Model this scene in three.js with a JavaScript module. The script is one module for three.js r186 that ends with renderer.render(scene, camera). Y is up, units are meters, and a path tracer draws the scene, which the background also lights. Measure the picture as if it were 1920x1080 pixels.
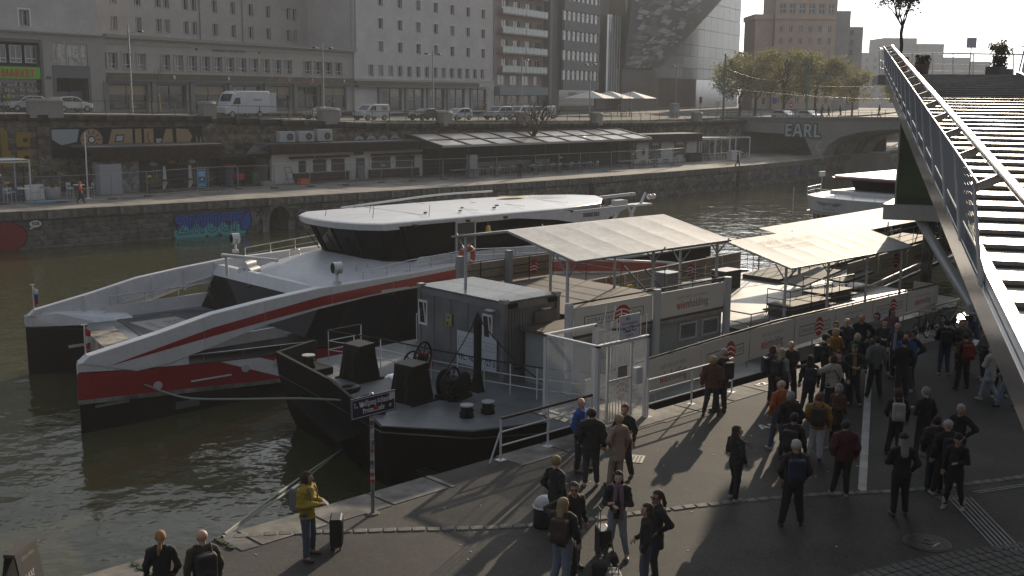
import * as THREE from 'three';
import { mergeGeometries } from 'three/addons/utils/BufferGeometryUtils.js';

// ---------------------------------------------------------------- camera, sky, sun, exposure
const scene = new THREE.Scene();
const renderer = new THREE.WebGLRenderer();
renderer.toneMapping = THREE.LinearToneMapping;
renderer.toneMappingExposure = 1.12;
renderer.shadowMap.enabled = true;

const CAM = { f: 2100, yh: 172, H: 8.7, roll: 0.53 * Math.PI / 180, psi: 46.6 * Math.PI / 180 };
const camera = new THREE.PerspectiveCamera(2 * Math.atan(540 / CAM.f) * 180 / Math.PI, 16 / 9, 0.3, 3000);
{
  const t = Math.atan((540 - CAM.yh) / CAM.f);
  const F = new THREE.Vector3(Math.cos(CAM.psi), 0, -Math.sin(CAM.psi)), U = new THREE.Vector3(0, 1, 0);
  const R = F.clone().cross(U);
  const fw = F.clone().multiplyScalar(Math.cos(t)).addScaledVector(U, -Math.sin(t));
  const up = U.clone().multiplyScalar(Math.cos(t)).addScaledVector(F, Math.sin(t));
  const up2 = up.multiplyScalar(Math.cos(CAM.roll)).addScaledVector(R, -Math.sin(CAM.roll));
  camera.position.set(0, CAM.H, 0);
  camera.up.copy(up2);
  camera.lookAt(fw.clone().add(camera.position));
}

// low sun in the south-east, ahead of the camera and to its right
const SUN = new THREE.Vector3(0.91, 0, -0.415).normalize().multiplyScalar(Math.cos(0.272)).setY(Math.sin(0.272));
const sun = new THREE.DirectionalLight(new THREE.Color(1, 0.83, 0.62), 5);
sun.position.copy(SUN).multiplyScalar(400);
sun.castShadow = true;
sun.shadow.mapSize.set(2048, 2048);
Object.assign(sun.shadow.camera, { left: -160, right: 160, top: 120, bottom: -120, near: 1, far: 900 });
scene.add(sun, sun.target);

// hazy spring sky: pale blue, white towards the sun and the horizon
{
  const W = 512, H = 256, d = new Float32Array(W * H * 4), v = new THREE.Vector3();
  for (let j = 0; j < H; j++) for (let i = 0; i < W; i++) {
    const el = (j + 0.5) / H * Math.PI - Math.PI / 2, az = (i + 0.5) / W * 2 * Math.PI - Math.PI;
    v.set(Math.cos(el) * Math.cos(az), Math.sin(el), Math.cos(el) * Math.sin(az));
    const c = v.dot(SUN), e = Math.max(0, Math.sin(el));
    const hz = Math.exp(-e * 4.5), a = Math.acos(Math.min(1, c));
    const glow = 2.4 * Math.exp(-a * a / 0.09) + 1.5 * Math.exp(-a * a / 0.24) + 0.2 * Math.exp(-a / 1.0);
    let r = 0.165 + 0.13 * hz + glow * 0.98, g = 0.195 + 0.13 * hz + glow * 0.97, b = 0.25 + 0.125 * hz + glow * 0.95;
    if (el < 0) { r *= 0.35; g *= 0.35; b *= 0.35; }
    const k = (j * W + i) * 4; d[k] = r; d[k + 1] = g; d[k + 2] = b; d[k + 3] = 1;
  }
  const sky = new THREE.DataTexture(d, W, H, THREE.RGBAFormat, THREE.FloatType);
  sky.mapping = THREE.EquirectangularReflectionMapping; sky.magFilter = THREE.LinearFilter; sky.minFilter = THREE.LinearFilter; sky.needsUpdate = true;
  scene.background = sky; scene.environment = sky;
}
scene.fog = new THREE.FogExp2(new THREE.Color(0.93, 0.95, 0.97), 0.0005);

// ---------------------------------------------------------------- random, noise, textures
function rng(seed) { let s = seed >>> 0; return () => { s = (s + 0x6D2B79F5) >>> 0; let t = s; t = Math.imul(t ^ (t >>> 15), t | 1); t ^= t + Math.imul(t ^ (t >>> 7), t | 61); return ((t ^ (t >>> 14)) >>> 0) / 4294967296; }; }
const R = rng(7);
const rr = (a, b, f = R) => a + (b - a) * f();
function tileNoise(n, cells, seed) { // value noise that tiles, n pixels a side
  const f = rng(seed), g = new Float32Array(cells * cells).map(() => f()), o = new Float32Array(n * n);
  for (let y = 0; y < n; y++) for (let x = 0; x < n; x++) {
    const u = x / n * cells, w = y / n * cells, i = Math.floor(u), j = Math.floor(w);
    let a = u - i, b = w - j; a = a * a * (3 - 2 * a); b = b * b * (3 - 2 * b);
    const G = (p, q) => g[(q % cells) * cells + (p % cells)];
    o[y * n + x] = (G(i, j) * (1 - a) + G(i + 1, j) * a) * (1 - b) + (G(i, j + 1) * (1 - a) + G(i + 1, j + 1) * a) * b;
  }
  return o;
}
function layered(n, list, seed) { // list of [cells, weight], result roughly -0.5..0.5
  const o = new Float32Array(n * n); let w = 0;
  list.forEach(([c, k], q) => { const t = tileNoise(n, c, seed + q * 13); w += k; for (let i = 0; i < o.length; i++) o[i] += (t[i] - 0.5) * k; });
  for (let i = 0; i < o.length; i++) o[i] /= w;
  return o;
}
function greyTex(field, n, mean, amp, opt = {}) {
  const d = new Uint8Array(n * n * 4);
  for (let i = 0; i < n * n; i++) {
    const v = Math.max(0, Math.min(1, mean + field[i] * amp)) * 255, t = opt.tint ? field[(i * 7 + 3) % (n * n)] * opt.tint * 255 : 0;
    d[4 * i] = Math.min(255, Math.max(0, v + t)); d[4 * i + 1] = v; d[4 * i + 2] = Math.min(255, Math.max(0, v - t)); d[4 * i + 3] = 255;
  }
  const t = new THREE.DataTexture(d, n, n); t.wrapS = t.wrapT = THREE.RepeatWrapping; t.magFilter = THREE.LinearFilter; t.minFilter = THREE.LinearMipmapLinearFilter;
  if (!opt.data) t.colorSpace = THREE.SRGBColorSpace;
  t.needsUpdate = true; return t;
}
const NF = {
  fine: layered(512, [[6, 2], [16, 1.6], [48, 1], [128, 1.4], [256, 1.6]], 11),
  blot: layered(512, [[3, 3], [7, 2.4], [15, 1.6], [40, 1], [128, .5]], 23),
  grit: layered(512, [[128, 1], [256, 1.6], [512, 2]], 31),
  asph: layered(512, [[3, 2.2], [8, 1.6], [24, .9], [128, 1.2], [256, 2], [512, 1.8]], 47),
};
const scaled = (t, m) => { const c = t.clone(); c.repeat.set(1 / m, 1 / m); c.needsUpdate = true; return c; };
const TX = {
  fine: scaled(greyTex(NF.fine, 512, 0.86, 0.5), 2.5), blot: scaled(greyTex(NF.blot, 512, 0.84, 0.55), 5), bigblot: scaled(greyTex(NF.blot, 512, 0.82, 0.8), 14),
  asph: scaled(greyTex(NF.asph, 512, 0.78, 1.5, { tint: 0.06 }), 7), grit: scaled(greyTex(NF.grit, 512, 0.5, 0.9, { data: true }), 1.2),
  stone: scaled(greyTex(NF.blot, 512, 0.76, 1.1, { tint: 0.06 }), 3.3), gritc: scaled(greyTex(NF.grit, 512, 0.85, 0.5), 0.5),
  rough: scaled(greyTex(NF.blot, 512, 0.72, 0.6, { data: true }), 3), plaster: scaled(greyTex(NF.fine, 512, 0.9, 0.22), 9),
};
function wood(seed, m = 1) {
  const n = 256, d = new Float32Array(n * n), a = tileNoise(n, 64, seed), b = tileNoise(n, 4, seed + 1);
  for (let y = 0; y < n; y++) for (let x = 0; x < n; x++) d[y * n + x] = (a[((y) * n + Math.floor(x / 10)) % (n * n)] - .5) * .8 + (b[y * n + x] - .5) * .5;
  return scaled(greyTex(d, n, 0.8, 0.6), m);
}
TX.wood = wood(5, 1.4);

// ---------------------------------------------------------------- materials
const L = (r, g, b) => new THREE.Color().setRGB(r, g, b);
function mat(c, rough = 0.8, o = {}) {
  const { metal = 0, map, bump, bumpScale = 0.004, phys, ...rest } = o;
  const M = (phys || o.transmission || o.clearcoat || o.sheen) ? THREE.MeshPhysicalMaterial : THREE.MeshStandardMaterial;
  const m = new M({ color: c.isColor ? c : Array.isArray(c) ? L(...c) : new THREE.Color(c), roughness: rough, metalness: metal, ...rest });
  if (map) m.map = map;
  if (bump) { m.bumpMap = bump; m.bumpScale = bumpScale; }
  m.userData.uv = !!(map || bump || rest.roughnessMap);
  return m;
}
const M = {
  white: mat([.72, .73, .74], .45, { map: TX.plaster }), whiteGloss: mat([.76, .77, .79], .38, { map: TX.plaster }),
  red: mat([.36, .012, .02], .3, { clearcoat: .5, map: TX.plaster }), blackPaint: mat([.010, .010, .011], .5, { map: TX.blot, phys: true, specularIntensity: .35 }), hullBlack: mat([.007, .007, .008], .6, { map: TX.blot, bump: TX.fine, bumpScale: .004, phys: true, specularIntensity: .22 }),
  darkGlass: mat([.005, .006, .007], .08, { phys: true, specularIntensity: .28 }), glass: mat([.9, .93, .95], .02, { transmission: 1, ior: 1.45 }),
  steel: mat([.52, .53, .54], .32, { metal: .9, roughnessMap: TX.rough }), galv: mat([.42, .43, .44], .45, { metal: .7, map: TX.fine }), railWhite: mat([.62, .63, .64], .4), greyPaint: mat([.33, .34, .35], .5, { map: TX.plaster }),
  darkSteel: mat([.05, .052, .055], .45, { metal: .5 }), chrome: mat([.7, .7, .7], .15, { metal: 1 }),
  rubber: mat([.012, .012, .012], .8), tyre: mat([.014, .014, .014], .85), rope: mat([.28, .30, .26], .9, { map: TX.gritc }), orange: mat([.62, .085, .03], .55, { map: TX.fine }),
  asphalt: mat([.047, .043, .038], .88, { map: TX.asph, bump: TX.grit, bumpScale: .006 }), concrete: mat([.27, .255, .225], .85, { map: TX.stone, bump: TX.fine, bumpScale: .004 }),
  tarp: mat([.62, .61, .58], .7, { map: TX.fine }), deckGrey: mat([.20, .215, .225], .6, { map: TX.blot }), deckDark: mat([.10, .098, .095], .75, { map: TX.blot, bump: TX.fine }),
};
const greenRail = mat([.052, .085, .055], .55, { metal: .2 });

// ---------------------------------------------------------------- geometry
const V = (x, y, z) => new THREE.Vector3(x, y, z);
const Y1 = V(0, 1, 0);
function norm(g) { // same attributes everywhere so that pieces can be merged
  let o = g.index ? g.toNonIndexed() : g;
  for (const k of Object.keys(o.attributes)) if (!['position', 'normal', 'uv'].includes(k)) o.deleteAttribute(k);
  if (!o.attributes.normal) o.computeVertexNormals();
  if (!o.attributes.uv) o.setAttribute('uv', new THREE.BufferAttribute(new Float32Array(o.attributes.position.count * 2), 2));
  o.morphAttributes = {}; return o;
}
const merge = (a) => { const l = a.flat(Infinity).filter(Boolean).map(norm); return l.length === 1 ? l[0] : mergeGeometries(l, false); };
function boxUV(g) { // texture coordinates in metres, by the way each face points
  const p = g.attributes.position, n = g.attributes.normal, uv = new Float32Array(p.count * 2);
  for (let i = 0; i < p.count; i++) {
    const x = Math.abs(n.getX(i)), y = Math.abs(n.getY(i)), z = Math.abs(n.getZ(i));
    if (y >= x && y >= z) { uv[2 * i] = p.getX(i); uv[2 * i + 1] = p.getZ(i); }
    else if (x > z) { uv[2 * i] = p.getZ(i); uv[2 * i + 1] = p.getY(i); }
    else { uv[2 * i] = p.getX(i); uv[2 * i + 1] = p.getY(i); }
  }
  g.setAttribute('uv', new THREE.BufferAttribute(uv, 2)); return g;
}
const bx = (x0, x1, y0, y1, z0, z1) => new THREE.BoxGeometry(Math.abs(x1 - x0), Math.abs(y1 - y0), Math.abs(z1 - z0)).translate((x0 + x1) / 2, (y0 + y1) / 2, (z0 + z1) / 2);
const cb = (w, h, d, x, y, z, ry = 0, rx = 0, rz = 0) => { const g = new THREE.BoxGeometry(w, h, d); if (rx) g.rotateX(rx); if (rz) g.rotateZ(rz); if (ry) g.rotateY(ry); return g.translate(x, y, z); };
const _q = new THREE.Quaternion(), _m = new THREE.Matrix4();
function along(g, a, b) { // geometry built along +y from 0 to 1 goes from a to b
  const d = b.clone().sub(a), l = d.length(); g.scale(1, l, 1); _q.setFromUnitVectors(Y1, d.normalize()); g.applyQuaternion(_q); return g.translate(a.x, a.y, a.z);
}
const rod = (a, b, r = 0.02, s = 6, r2 = r) => along(new THREE.CylinderGeometry(r2, r, 1, s, 1).translate(0, .5, 0), a, b);
function bar(a, b, w = 0.05, h = w) { // box beam, h measured upwards
  const d = b.clone().sub(a), l = d.length(), g = new THREE.BoxGeometry(l, h, w);
  const ry = Math.atan2(-d.z, d.x), rz = Math.asin(d.y / l); g.rotateZ(rz).rotateY(ry); const c = a.clone().add(b).multiplyScalar(.5); return g.translate(c.x, c.y, c.z);
}
const tube = (pts, r = 0.02, n = 24, s = 6, closed = false) => new THREE.TubeGeometry(new THREE.CatmullRomCurve3(pts, closed, 'catmullrom', 0.4), n, r, s, closed);
const path = (pts, r = 0.02, s = 6) => { const o = []; for (let i = 0; i + 1 < pts.length; i++) { o.push(rod(pts[i], pts[i + 1], r, s)); } return o; };
function sag(a, b, drop, r = 0.015, n = 12) { const p = []; for (let i = 0; i <= n; i++) { const t = i / n; p.push(a.clone().lerp(b, t).setY(a.y + (b.y - a.y) * t - drop * 4 * t * (1 - t))); } return tube(p, r, n * 2, 5); }
function poly(pts, z0, z1, bevel = 0) { // outline in x,y pushed from z0 to z1
  const s = new THREE.Shape(pts.map((p) => new THREE.Vector2(p[0], p[1]))), g = new THREE.ExtrudeGeometry(s, { depth: z1 - z0 - 2 * bevel, bevelEnabled: bevel > 0, bevelThickness: bevel, bevelSize: bevel, bevelOffset: -bevel, bevelSegments: 2, steps: 1, curveSegments: 12 });
  return g.translate(0, 0, z0 + bevel);
}
const plan = (pts, y0, y1, bevel = 0) => poly(pts.map((p) => [p[0], -p[1]]), y0, y1, bevel).rotateX(-Math.PI / 2); // outline in x,z raised from y0 to y1
const lathe = (pts, s = 20) => new THREE.LatheGeometry(pts.map((p) => new THREE.Vector2(p[0], p[1])), s);
function quads(list) { // list of 4-point faces
  const p = []; for (const [a, b, c, d] of list) { for (const v of d ? [a, b, c, a, c, d] : [a, b, c]) p.push(v.x, v.y, v.z); }
  const g = new THREE.BufferGeometry(); g.setAttribute('position', new THREE.Float32BufferAttribute(p, 3)); g.computeVertexNormals(); return g;
}
function loft(rings, closed = true, caps = true) { // skin over rings of equal length
  const n = rings[0].length, f = [], m = closed ? n : n - 1;
  for (let i = 0; i + 1 < rings.length; i++) for (let j = 0; j < m; j++) { const k = (j + 1) % n; f.push([rings[i][j], rings[i][k], rings[i + 1][k], rings[i + 1][j]]); }
  if (caps && closed) for (const r of [rings[0].slice().reverse(), rings[rings.length - 1]]) { const c = r.reduce((a, v) => a.add(v), V(0, 0, 0)).multiplyScalar(1 / n); for (let j = 0; j < n; j++) f.push([c, r[j], r[(j + 1) % n]]); }
  return quads(f);
}
function smoothLoft(rings, closed = true) { // smooth shaded skin, no caps
  const n = rings[0].length, p = rings.flat().flatMap((v) => [v.x, v.y, v.z]), ix = [], m = closed ? n : n - 1;
  for (let i = 0; i + 1 < rings.length; i++) for (let j = 0; j < m; j++) { const k = (j + 1) % n, a = i * n + j, b = i * n + k; ix.push(a, b, b + n, a, b + n, a + n); }
  const g = new THREE.BufferGeometry(); g.setAttribute('position', new THREE.Float32BufferAttribute(p, 3)); g.setIndex(ix); g.computeVertexNormals(); return g;
}
function sheet(pts, th) { // flat polygon of 3D points with a thickness
  const n = pts[1].clone().sub(pts[0]).cross(pts[2].clone().sub(pts[0])).normalize().multiplyScalar(th / 2);
  return loft([pts.map((p) => p.clone().sub(n)), pts.map((p) => p.clone().add(n))]);
}

// ---------------------------------------------------------------- things and parts
const taken = {};
function numbered(name) { const n = taken[name] = (taken[name] ?? -1) + 1; return n ? name + '_' + String(n).padStart(3, '0') : name; }
function obj(name, geos, m, parent = scene) {
  const g = geos.isBufferGeometry ? geos : merge([geos]);
  if (m.userData.uv && !g.userData.keepUV) boxUV(g.attributes.normal ? g : norm(g));
  const o = new THREE.Mesh(g, m); o.name = parent === scene ? numbered(name) : name; o.castShadow = o.receiveShadow = true; parent.add(o); return o;
}
function tag(o, label, category, group) { o.userData.label = label; o.userData.category = category; if (group) o.userData.group = group; return o; }
function thing(name, label, category, [x, y, z] = [0, 0, 0], turn = 0, group) {
  const o = new THREE.Group(); o.name = numbered(name); scene.add(o); o.position.set(x, y, z); o.rotation.y = turn; return tag(o, label, category, group);
}
function struct(name, geos, m) { const o = obj(name, geos, m); o.userData.kind = 'structure'; return o; }
function stuff(o) { o.userData.kind = 'stuff'; return o; }
function dup(src, [x, y, z], turn = 0, label) { const r = src.clone(); r.name = numbered(src.name.replace(/_\d{3}$/, '')); scene.add(r); r.position.set(x, y, z); r.rotation.y = turn; r.userData = { ...src.userData }; if (label) r.userData.label = label; return r; }
function grp(name, parent, x = 0, y = 0, z = 0, ry = 0) { const o = new THREE.Group(); o.name = name; parent.add(o); o.position.set(x, y, z); o.rotation.y = ry; return o; }

// a flat print (lettering, sign, poster) drawn on a canvas; w, h in metres, draw(ctx, W, H) in pixels
function printTex(w, h, draw, px = 256) {
  const k = px / Math.max(w, h), W = Math.max(8, Math.round(w * k)), H = Math.max(8, Math.round(h * k)), c = document.createElement('canvas'); c.width = W; c.height = H;
  draw(c.getContext('2d'), W, H); const t = new THREE.CanvasTexture(c); t.colorSpace = THREE.SRGBColorSpace; t.magFilter = THREE.LinearFilter; return t;
}
function printMat(w, h, draw, px, o = {}) { return new THREE.MeshStandardMaterial({ map: printTex(w, h, draw, px), roughness: .7, ...o }); }
function keep(g) { g.userData.keepUV = true; return g; }
function text(x, s, W, H, size, cx = .5, cy = .5, color = '#222', font = 'bold', fam = 'sans-serif', wmax = .96) {
  x.fillStyle = color; x.textAlign = 'center'; x.textBaseline = 'middle'; let f = size * H; x.font = `${font} ${f}px ${fam}`;
  const w = x.measureText(s).width; if (w > W * wmax) { x.save(); x.translate(W * cx, H * cy); x.scale(W * wmax / w, 1); x.fillText(s, 0, 0); x.restore(); } else x.fillText(s, W * cx, H * cy);
}
// ================================================================ the setting: water, quays, walls, street
const WATER = -2.75;
const zq = (x) => -79.2 - 3.13 * ((x - 75) / 50) ** 2;          // edge of the far quay
const dq = (x) => Math.atan(-3.13 * 2 * (x - 75) / 2500) * -1;  // its turn about y
function street(x) { const p = [[-60, 7.2], [36, 6.55], [50, 6.35], [58, 5.95], [68, 5.5], [90, 5.2], [117, 4.95], [150, 4.9], [400, 4.9]]; for (let i = 0; i + 1 < p.length; i++) if (x <= p[i + 1][0]) { const t = (x - p[i][0]) / (p[i + 1][0] - p[i][0]); return p[i][1] + t * (p[i + 1][1] - p[i][1]); } return 4.9; }
const far = (x, off, y = 0) => V(x, y, zq(x) - off);

{ // canal water
  const n = 512, a = layered(n, [[5, 1.3], [11, 1.4], [23, 1.1], [47, .6], [95, .3], [190, .15]], 91), d = new Uint8Array(n * n * 4);
  for (let y = 0; y < n; y++) for (let x = 0; x < n; x++) {
    const h = (i, j) => a[((j + n) % n) * n + ((i + n) % n)], sx = (h(x + 1, y) - h(x - 1, y)) * 14, sy = (h(x, y + 1) - h(x, y - 1)) * 14, l = Math.hypot(sx, sy, 1), k = 4 * (y * n + x);
    d[k] = (-sx / l * .5 + .5) * 255; d[k + 1] = (-sy / l * .5 + .5) * 255; d[k + 2] = (1 / l * .5 + .5) * 255; d[k + 3] = 255;
  }
  const t = new THREE.DataTexture(d, n, n); t.wrapS = t.wrapT = THREE.RepeatWrapping; t.magFilter = THREE.LinearFilter; t.minFilter = THREE.LinearMipmapLinearFilter; t.repeat.set(1 / 15, 1 / 15); t.needsUpdate = true;
  const m = mat([.050, .050, .021], .08, { phys: true, ior: 1.33 }); m.normalMap = t; m.normalScale = new THREE.Vector2(.1, .1); m.userData.uv = true;
  struct('canal_water', [bx(-260, 520, WATER - .3, WATER, -130, -18.4)], m);
}
{ // near quay: asphalt promenade with a hole-free edge, then coping slabs, cobble strip, markings
  const q = struct('quay_promenade', [bx(-120, 160, -3.4, 0, -19.1, 160)], M.asphalt);
  const slabs = [[5.0, 8.35], [8.42, 8.75], [10.15, 10.55], [10.6, 12.15], [12.2, 13.75], [13.8, 15.35], [15.4, 15.55], [17.6, 19.1], [19.15, 20.5], [22.9, 24.4], [24.45, 26.0], [26.05, 27.6], [27.65, 29.2], [29.25, 30.8], [30.85, 32.4], [32.45, 34], [34.05, 35.6], [35.65, 37.2], [37.25, 38.8], [38.85, 40.4], [40.45, 42], [42.05, 44], [44.1, 46]];
  const tones = [0, 1, 2].map((i) => mat([.30 - .04 * i, .28 - .035 * i, .235 - .02 * i], .85, { map: TX.stone, bump: TX.fine, bumpScale: .006 }));
  slabs.forEach(([a, b], i) => obj('coping_slab', poly([[a, -19.13], [b, -19.13], [b - .02, -18.18 - .03 * (i % 2)], [a + .02, -18.2]].map(p => [p[0], -p[1]]), 0, .014, .004).rotateX(-Math.PI / 2).translate(0, .0, 0), tones[i % 3], q));
  const mossy = mat([.05, .075, .02], .95, { map: TX.gritc });
  for (const x of [8.385, 10.1]) { const f = rng(x * 100); for (let i = 0; i < 14; i++) obj('moss_tuft', [cb(.05 + f() * .04, .03 + f() * .02, .09, x + (f() - .5) * .04, .015, -18.3 - f() * .75, f() * 3)], mossy, q); }
  // row of granite setts across the asphalt
  const pts = [[10.4, -18.95], [11.3, -18.37], [12.64, -17.35], [15.22, -15.4], [18.5, -13.86], [20.77, -12.68], [22.85, -11.27], [24.62, -10.37], [29, -8.6]];
  const c = new THREE.CatmullRomCurve3(pts.map(p => V(p[0], 0, p[1]))), len = c.getLength(), n = Math.floor(len / .29), st = [0, 1, 2, 3].map((i) => mat([.30 - .035 * i, .275 - .03 * i, .23 - .022 * i], .85, { map: TX.stone })), f = rng(5);
  for (let i = 0; i < n; i++) { const p = c.getPointAt((i + .5) / n), t = c.getTangentAt((i + .5) / n), o = obj('granite_sett', [new THREE.CylinderGeometry(.155, .18, .03, 4, 1).rotateY(Math.PI / 4).scale(1.08, 1, .78)], st[i % 4], q); o.position.set(p.x, .003 + f() * .006, p.z + (f() - .5) * .02); o.rotation.y = Math.atan2(-t.z, t.x) + (f() - .5) * .08; o.scale.x = .93 + f() * .1; }
  // cobbled corner at lower right
  const cm = [0, 1, 2].map((i) => mat([.11 + .02 * i, .105 + .018 * i, .098 + .015 * i], .8, { map: TX.stone }));
  for (let r = 0; r < 9; r++) for (let k = 0; k < 34; k++) { const t = k / 33, x = 16.6 + t * 6.2 + r * .05, z = -9.95 + t * 2.35 - .35 * Math.sin(t * 3) + r * .17 + (r > 5 ? 0 : 0); if (z > -7.4) continue; const o = obj('cobble', [new THREE.CylinderGeometry(.105, .12, .03, 4, 1).rotateY(Math.PI / 4)], cm[(r * 7 + k * 3) % 3], q); o.position.set(x + (r % 2) * .09, .002 + f() * .007, z); o.rotation.y = -.36 + (f() - .5) * .1; o.scale.set(1.1, 1, .95); }
  // paint on the ground
  const paint = mat([.42, .42, .40], .75, { map: TX.fine });
  obj('painted_line', [sheet([V(21.92, .008, -11.8), V(22.22, .008, -12.02), V(33.2, .008, -17.75), V(33.05, .008, -17.95)].map((v, i) => [V(21.95, .008, -11.75), V(22.12, .008, -12.05), V(33.1, .008, -18.02), V(32.95, .008, -17.72)][i]), .004)], paint, q);
  const tp = mat([.33, .33, .32], .8, { map: TX.fine });
  for (let i = 0; i < 6; i++) { const a = i * .075; obj('guide_rib', [bar(V(23.1 + a, .010, -10.42 + a * .85), V(21.02 + a, .010, -8.44 + a * .85), .032, .012)], tp, q); }
  for (let i = 0; i < 2; i++) obj('guide_rib', [bar(V(23.86, .010, -10.22 + i * .1), V(25.6, .010, -9.5 + i * .1), .032, .012)], tp, q);
  for (let i = 0; i < 2; i++) obj('guide_rib', [bar(V(19.9 + i * .1, .010, -7.62 + i * .08), V(21.6 + i * .1, .010, -7.0 + i * .08), .032, .012)], tp, q);
  for (let i = 0; i < 7; i++) for (let j = 0; j < 4; j++) obj('guide_stud', [new THREE.CylinderGeometry(.02, .026, .008, 8).translate(22.95 + i * .08 - j * .03, .009, -10.62 + i * .05 + j * .07)], tp, q);
  const an = keep(new THREE.PlaneGeometry(1.15, .55)); an.rotateX(-Math.PI / 2); an.rotateY(-Math.PI / 2 + 1.15);
  obj('painted_letters', an.translate(24.75, .006, -16.15), printMat(1.15, .55, (x, W, H) => { x.clearRect(0, 0, W, H); text(x, 'AN', W, H, .95, .5, .55, '#b9b8b2', 'bold'); }, 128, { transparent: true, roughness: .85 }), q);
  // litter on the asphalt
  const lit = mat([.5, .5, .47], .8); for (let i = 0; i < 46; i++) { const x = rr(9, 24, f), z = rr(-18, -10, f); obj('litter_scrap', [cb(.03 + f() * .04, .006, .015 + f() * .02, x, .006, z, f() * 3)], lit, q); }
  obj('quay_wall_face', [bx(-60, 150, -3.3, -.25, -19.16, -19.102)], M.concrete, q);
}
// the embankment and the row of town houses on this bank, behind the camera
struct('near_embankment', [bx(-160, 30, -.1, 5.2, 16, 62), bx(30, 220, -.1, 5.2, 24, 62)], M.concrete);
struct('near_bank_house_row', [[-160, -96, 26], [-95.8, -52, 29], [-51.8, -12, 25], [-11.8, 34, 28], [34.2, 80, 24], [80.2, 130, 27], [130.2, 200, 25]].map(([a, b, h]) => bx(a, b, 5.2, h, 36, 54)), mat([.24, .22, .19], .9, { map: TX.plaster }));
struct('near_station_block', [bx(-46, 7, -.1, 13.2, 5, 15), bx(7.2, 33, -.1, 8.2, 7.5, 15)], mat([.12, .12, .12], .6, { map: TX.plaster }));  // unseen blocks added behind the camera to keep sky light off the near quay
// ------------------------------------------------------------- far bank
function blockWall(parent, x0, x1, off, y0, yTop, hRow, wBlk, xPick, tones, seed, jut = .05, hole) {
  const f = rng(seed), unit = new THREE.BoxGeometry(1, 1, 1), rest = tones.map(() => []);
  boxUV(unit);
  for (let r = 0, y = y0; r < 60; r++) {
    const h = hRow * (.85 + .3 * f()); let x = x0 - f() * wBlk; if (y > Math.max(yTop(x0), yTop(x1))) break;
    while (x < x1) {
      const w = wBlk * (.55 + .9 * f()), xc = x + w / 2, top = Math.min(y + h, yTop(xc)), t = Math.floor(f() * tones.length), dp = .12 + f() * jut;
      if (top - y > .12 && xc > x0 && xc < x1 && !(hole && x < hole[1] && x + w > hole[0] && y < hole[2])) {
        const p = far(xc, off - dp / 2 + .06, (y + top) / 2), sx = w - .025, sy = top - y - .025, sz = dp;
        if (xc < xPick) { const o = new THREE.Mesh(unit, tones[t]); o.name = 'stone_block'; o.position.copy(p); o.scale.set(sx, sy, sz); o.rotation.y = dq(xc); o.castShadow = o.receiveShadow = true; parent.add(o); }
        else { const g = new THREE.BoxGeometry(sx, sy, sz); g.rotateY(dq(xc)); rest[t].push(g.translate(p.x, p.y, p.z)); }
      }
      x += w;
    }
    y += h;
  }
  tones.forEach((m, i) => rest[i].length && stuff(obj('far_stone_blocks', rest[i], m, parent)));
}
function strip(x0, x1, off0, off1, y, step = 3, yf) { // ground sheet that follows the bank
  const a = []; for (let x = x0; x < x1 + .01; x += step) { const h = yf ? yf(x) : y; a.push([far(x, off0, h), far(x, off1, h)]); }
  const f = []; for (let i = 0; i + 1 < a.length; i++) f.push([a[i][0], a[i + 1][0], a[i + 1][1], a[i][1]]); return quads(f);
}
function curveBox(x0, x1, offA, offB, ya, yb, step = 4) { // a long block that follows the bank; ya, yb numbers or functions
  const F = (v, x) => typeof v === 'function' ? v(x) : v, r = []; const n = Math.max(1, Math.round((x1 - x0) / step));
  for (let i = 0; i <= n; i++) { const x = x0 + (x1 - x0) * i / n; r.push([far(x, offA, F(ya, x)), far(x, offA, F(yb, x)), far(x, offB, F(yb, x)), far(x, offB, F(ya, x))]); }
  return loft(r);
}
const paveM = mat([.30, .275, .24], .88, { map: TX.asph });
struct('far_promenade', [curveBox(-60, 48.1, 0, 16, -3.4, -.02), curveBox(50.1, 230, 0, 16, -3.4, -.02), curveBox(48.1, 50.1, 0, 16, -.75, -.02), curveBox(48.1, 50.1, 6, 16, -3.4, -.75)], paveM);
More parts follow.
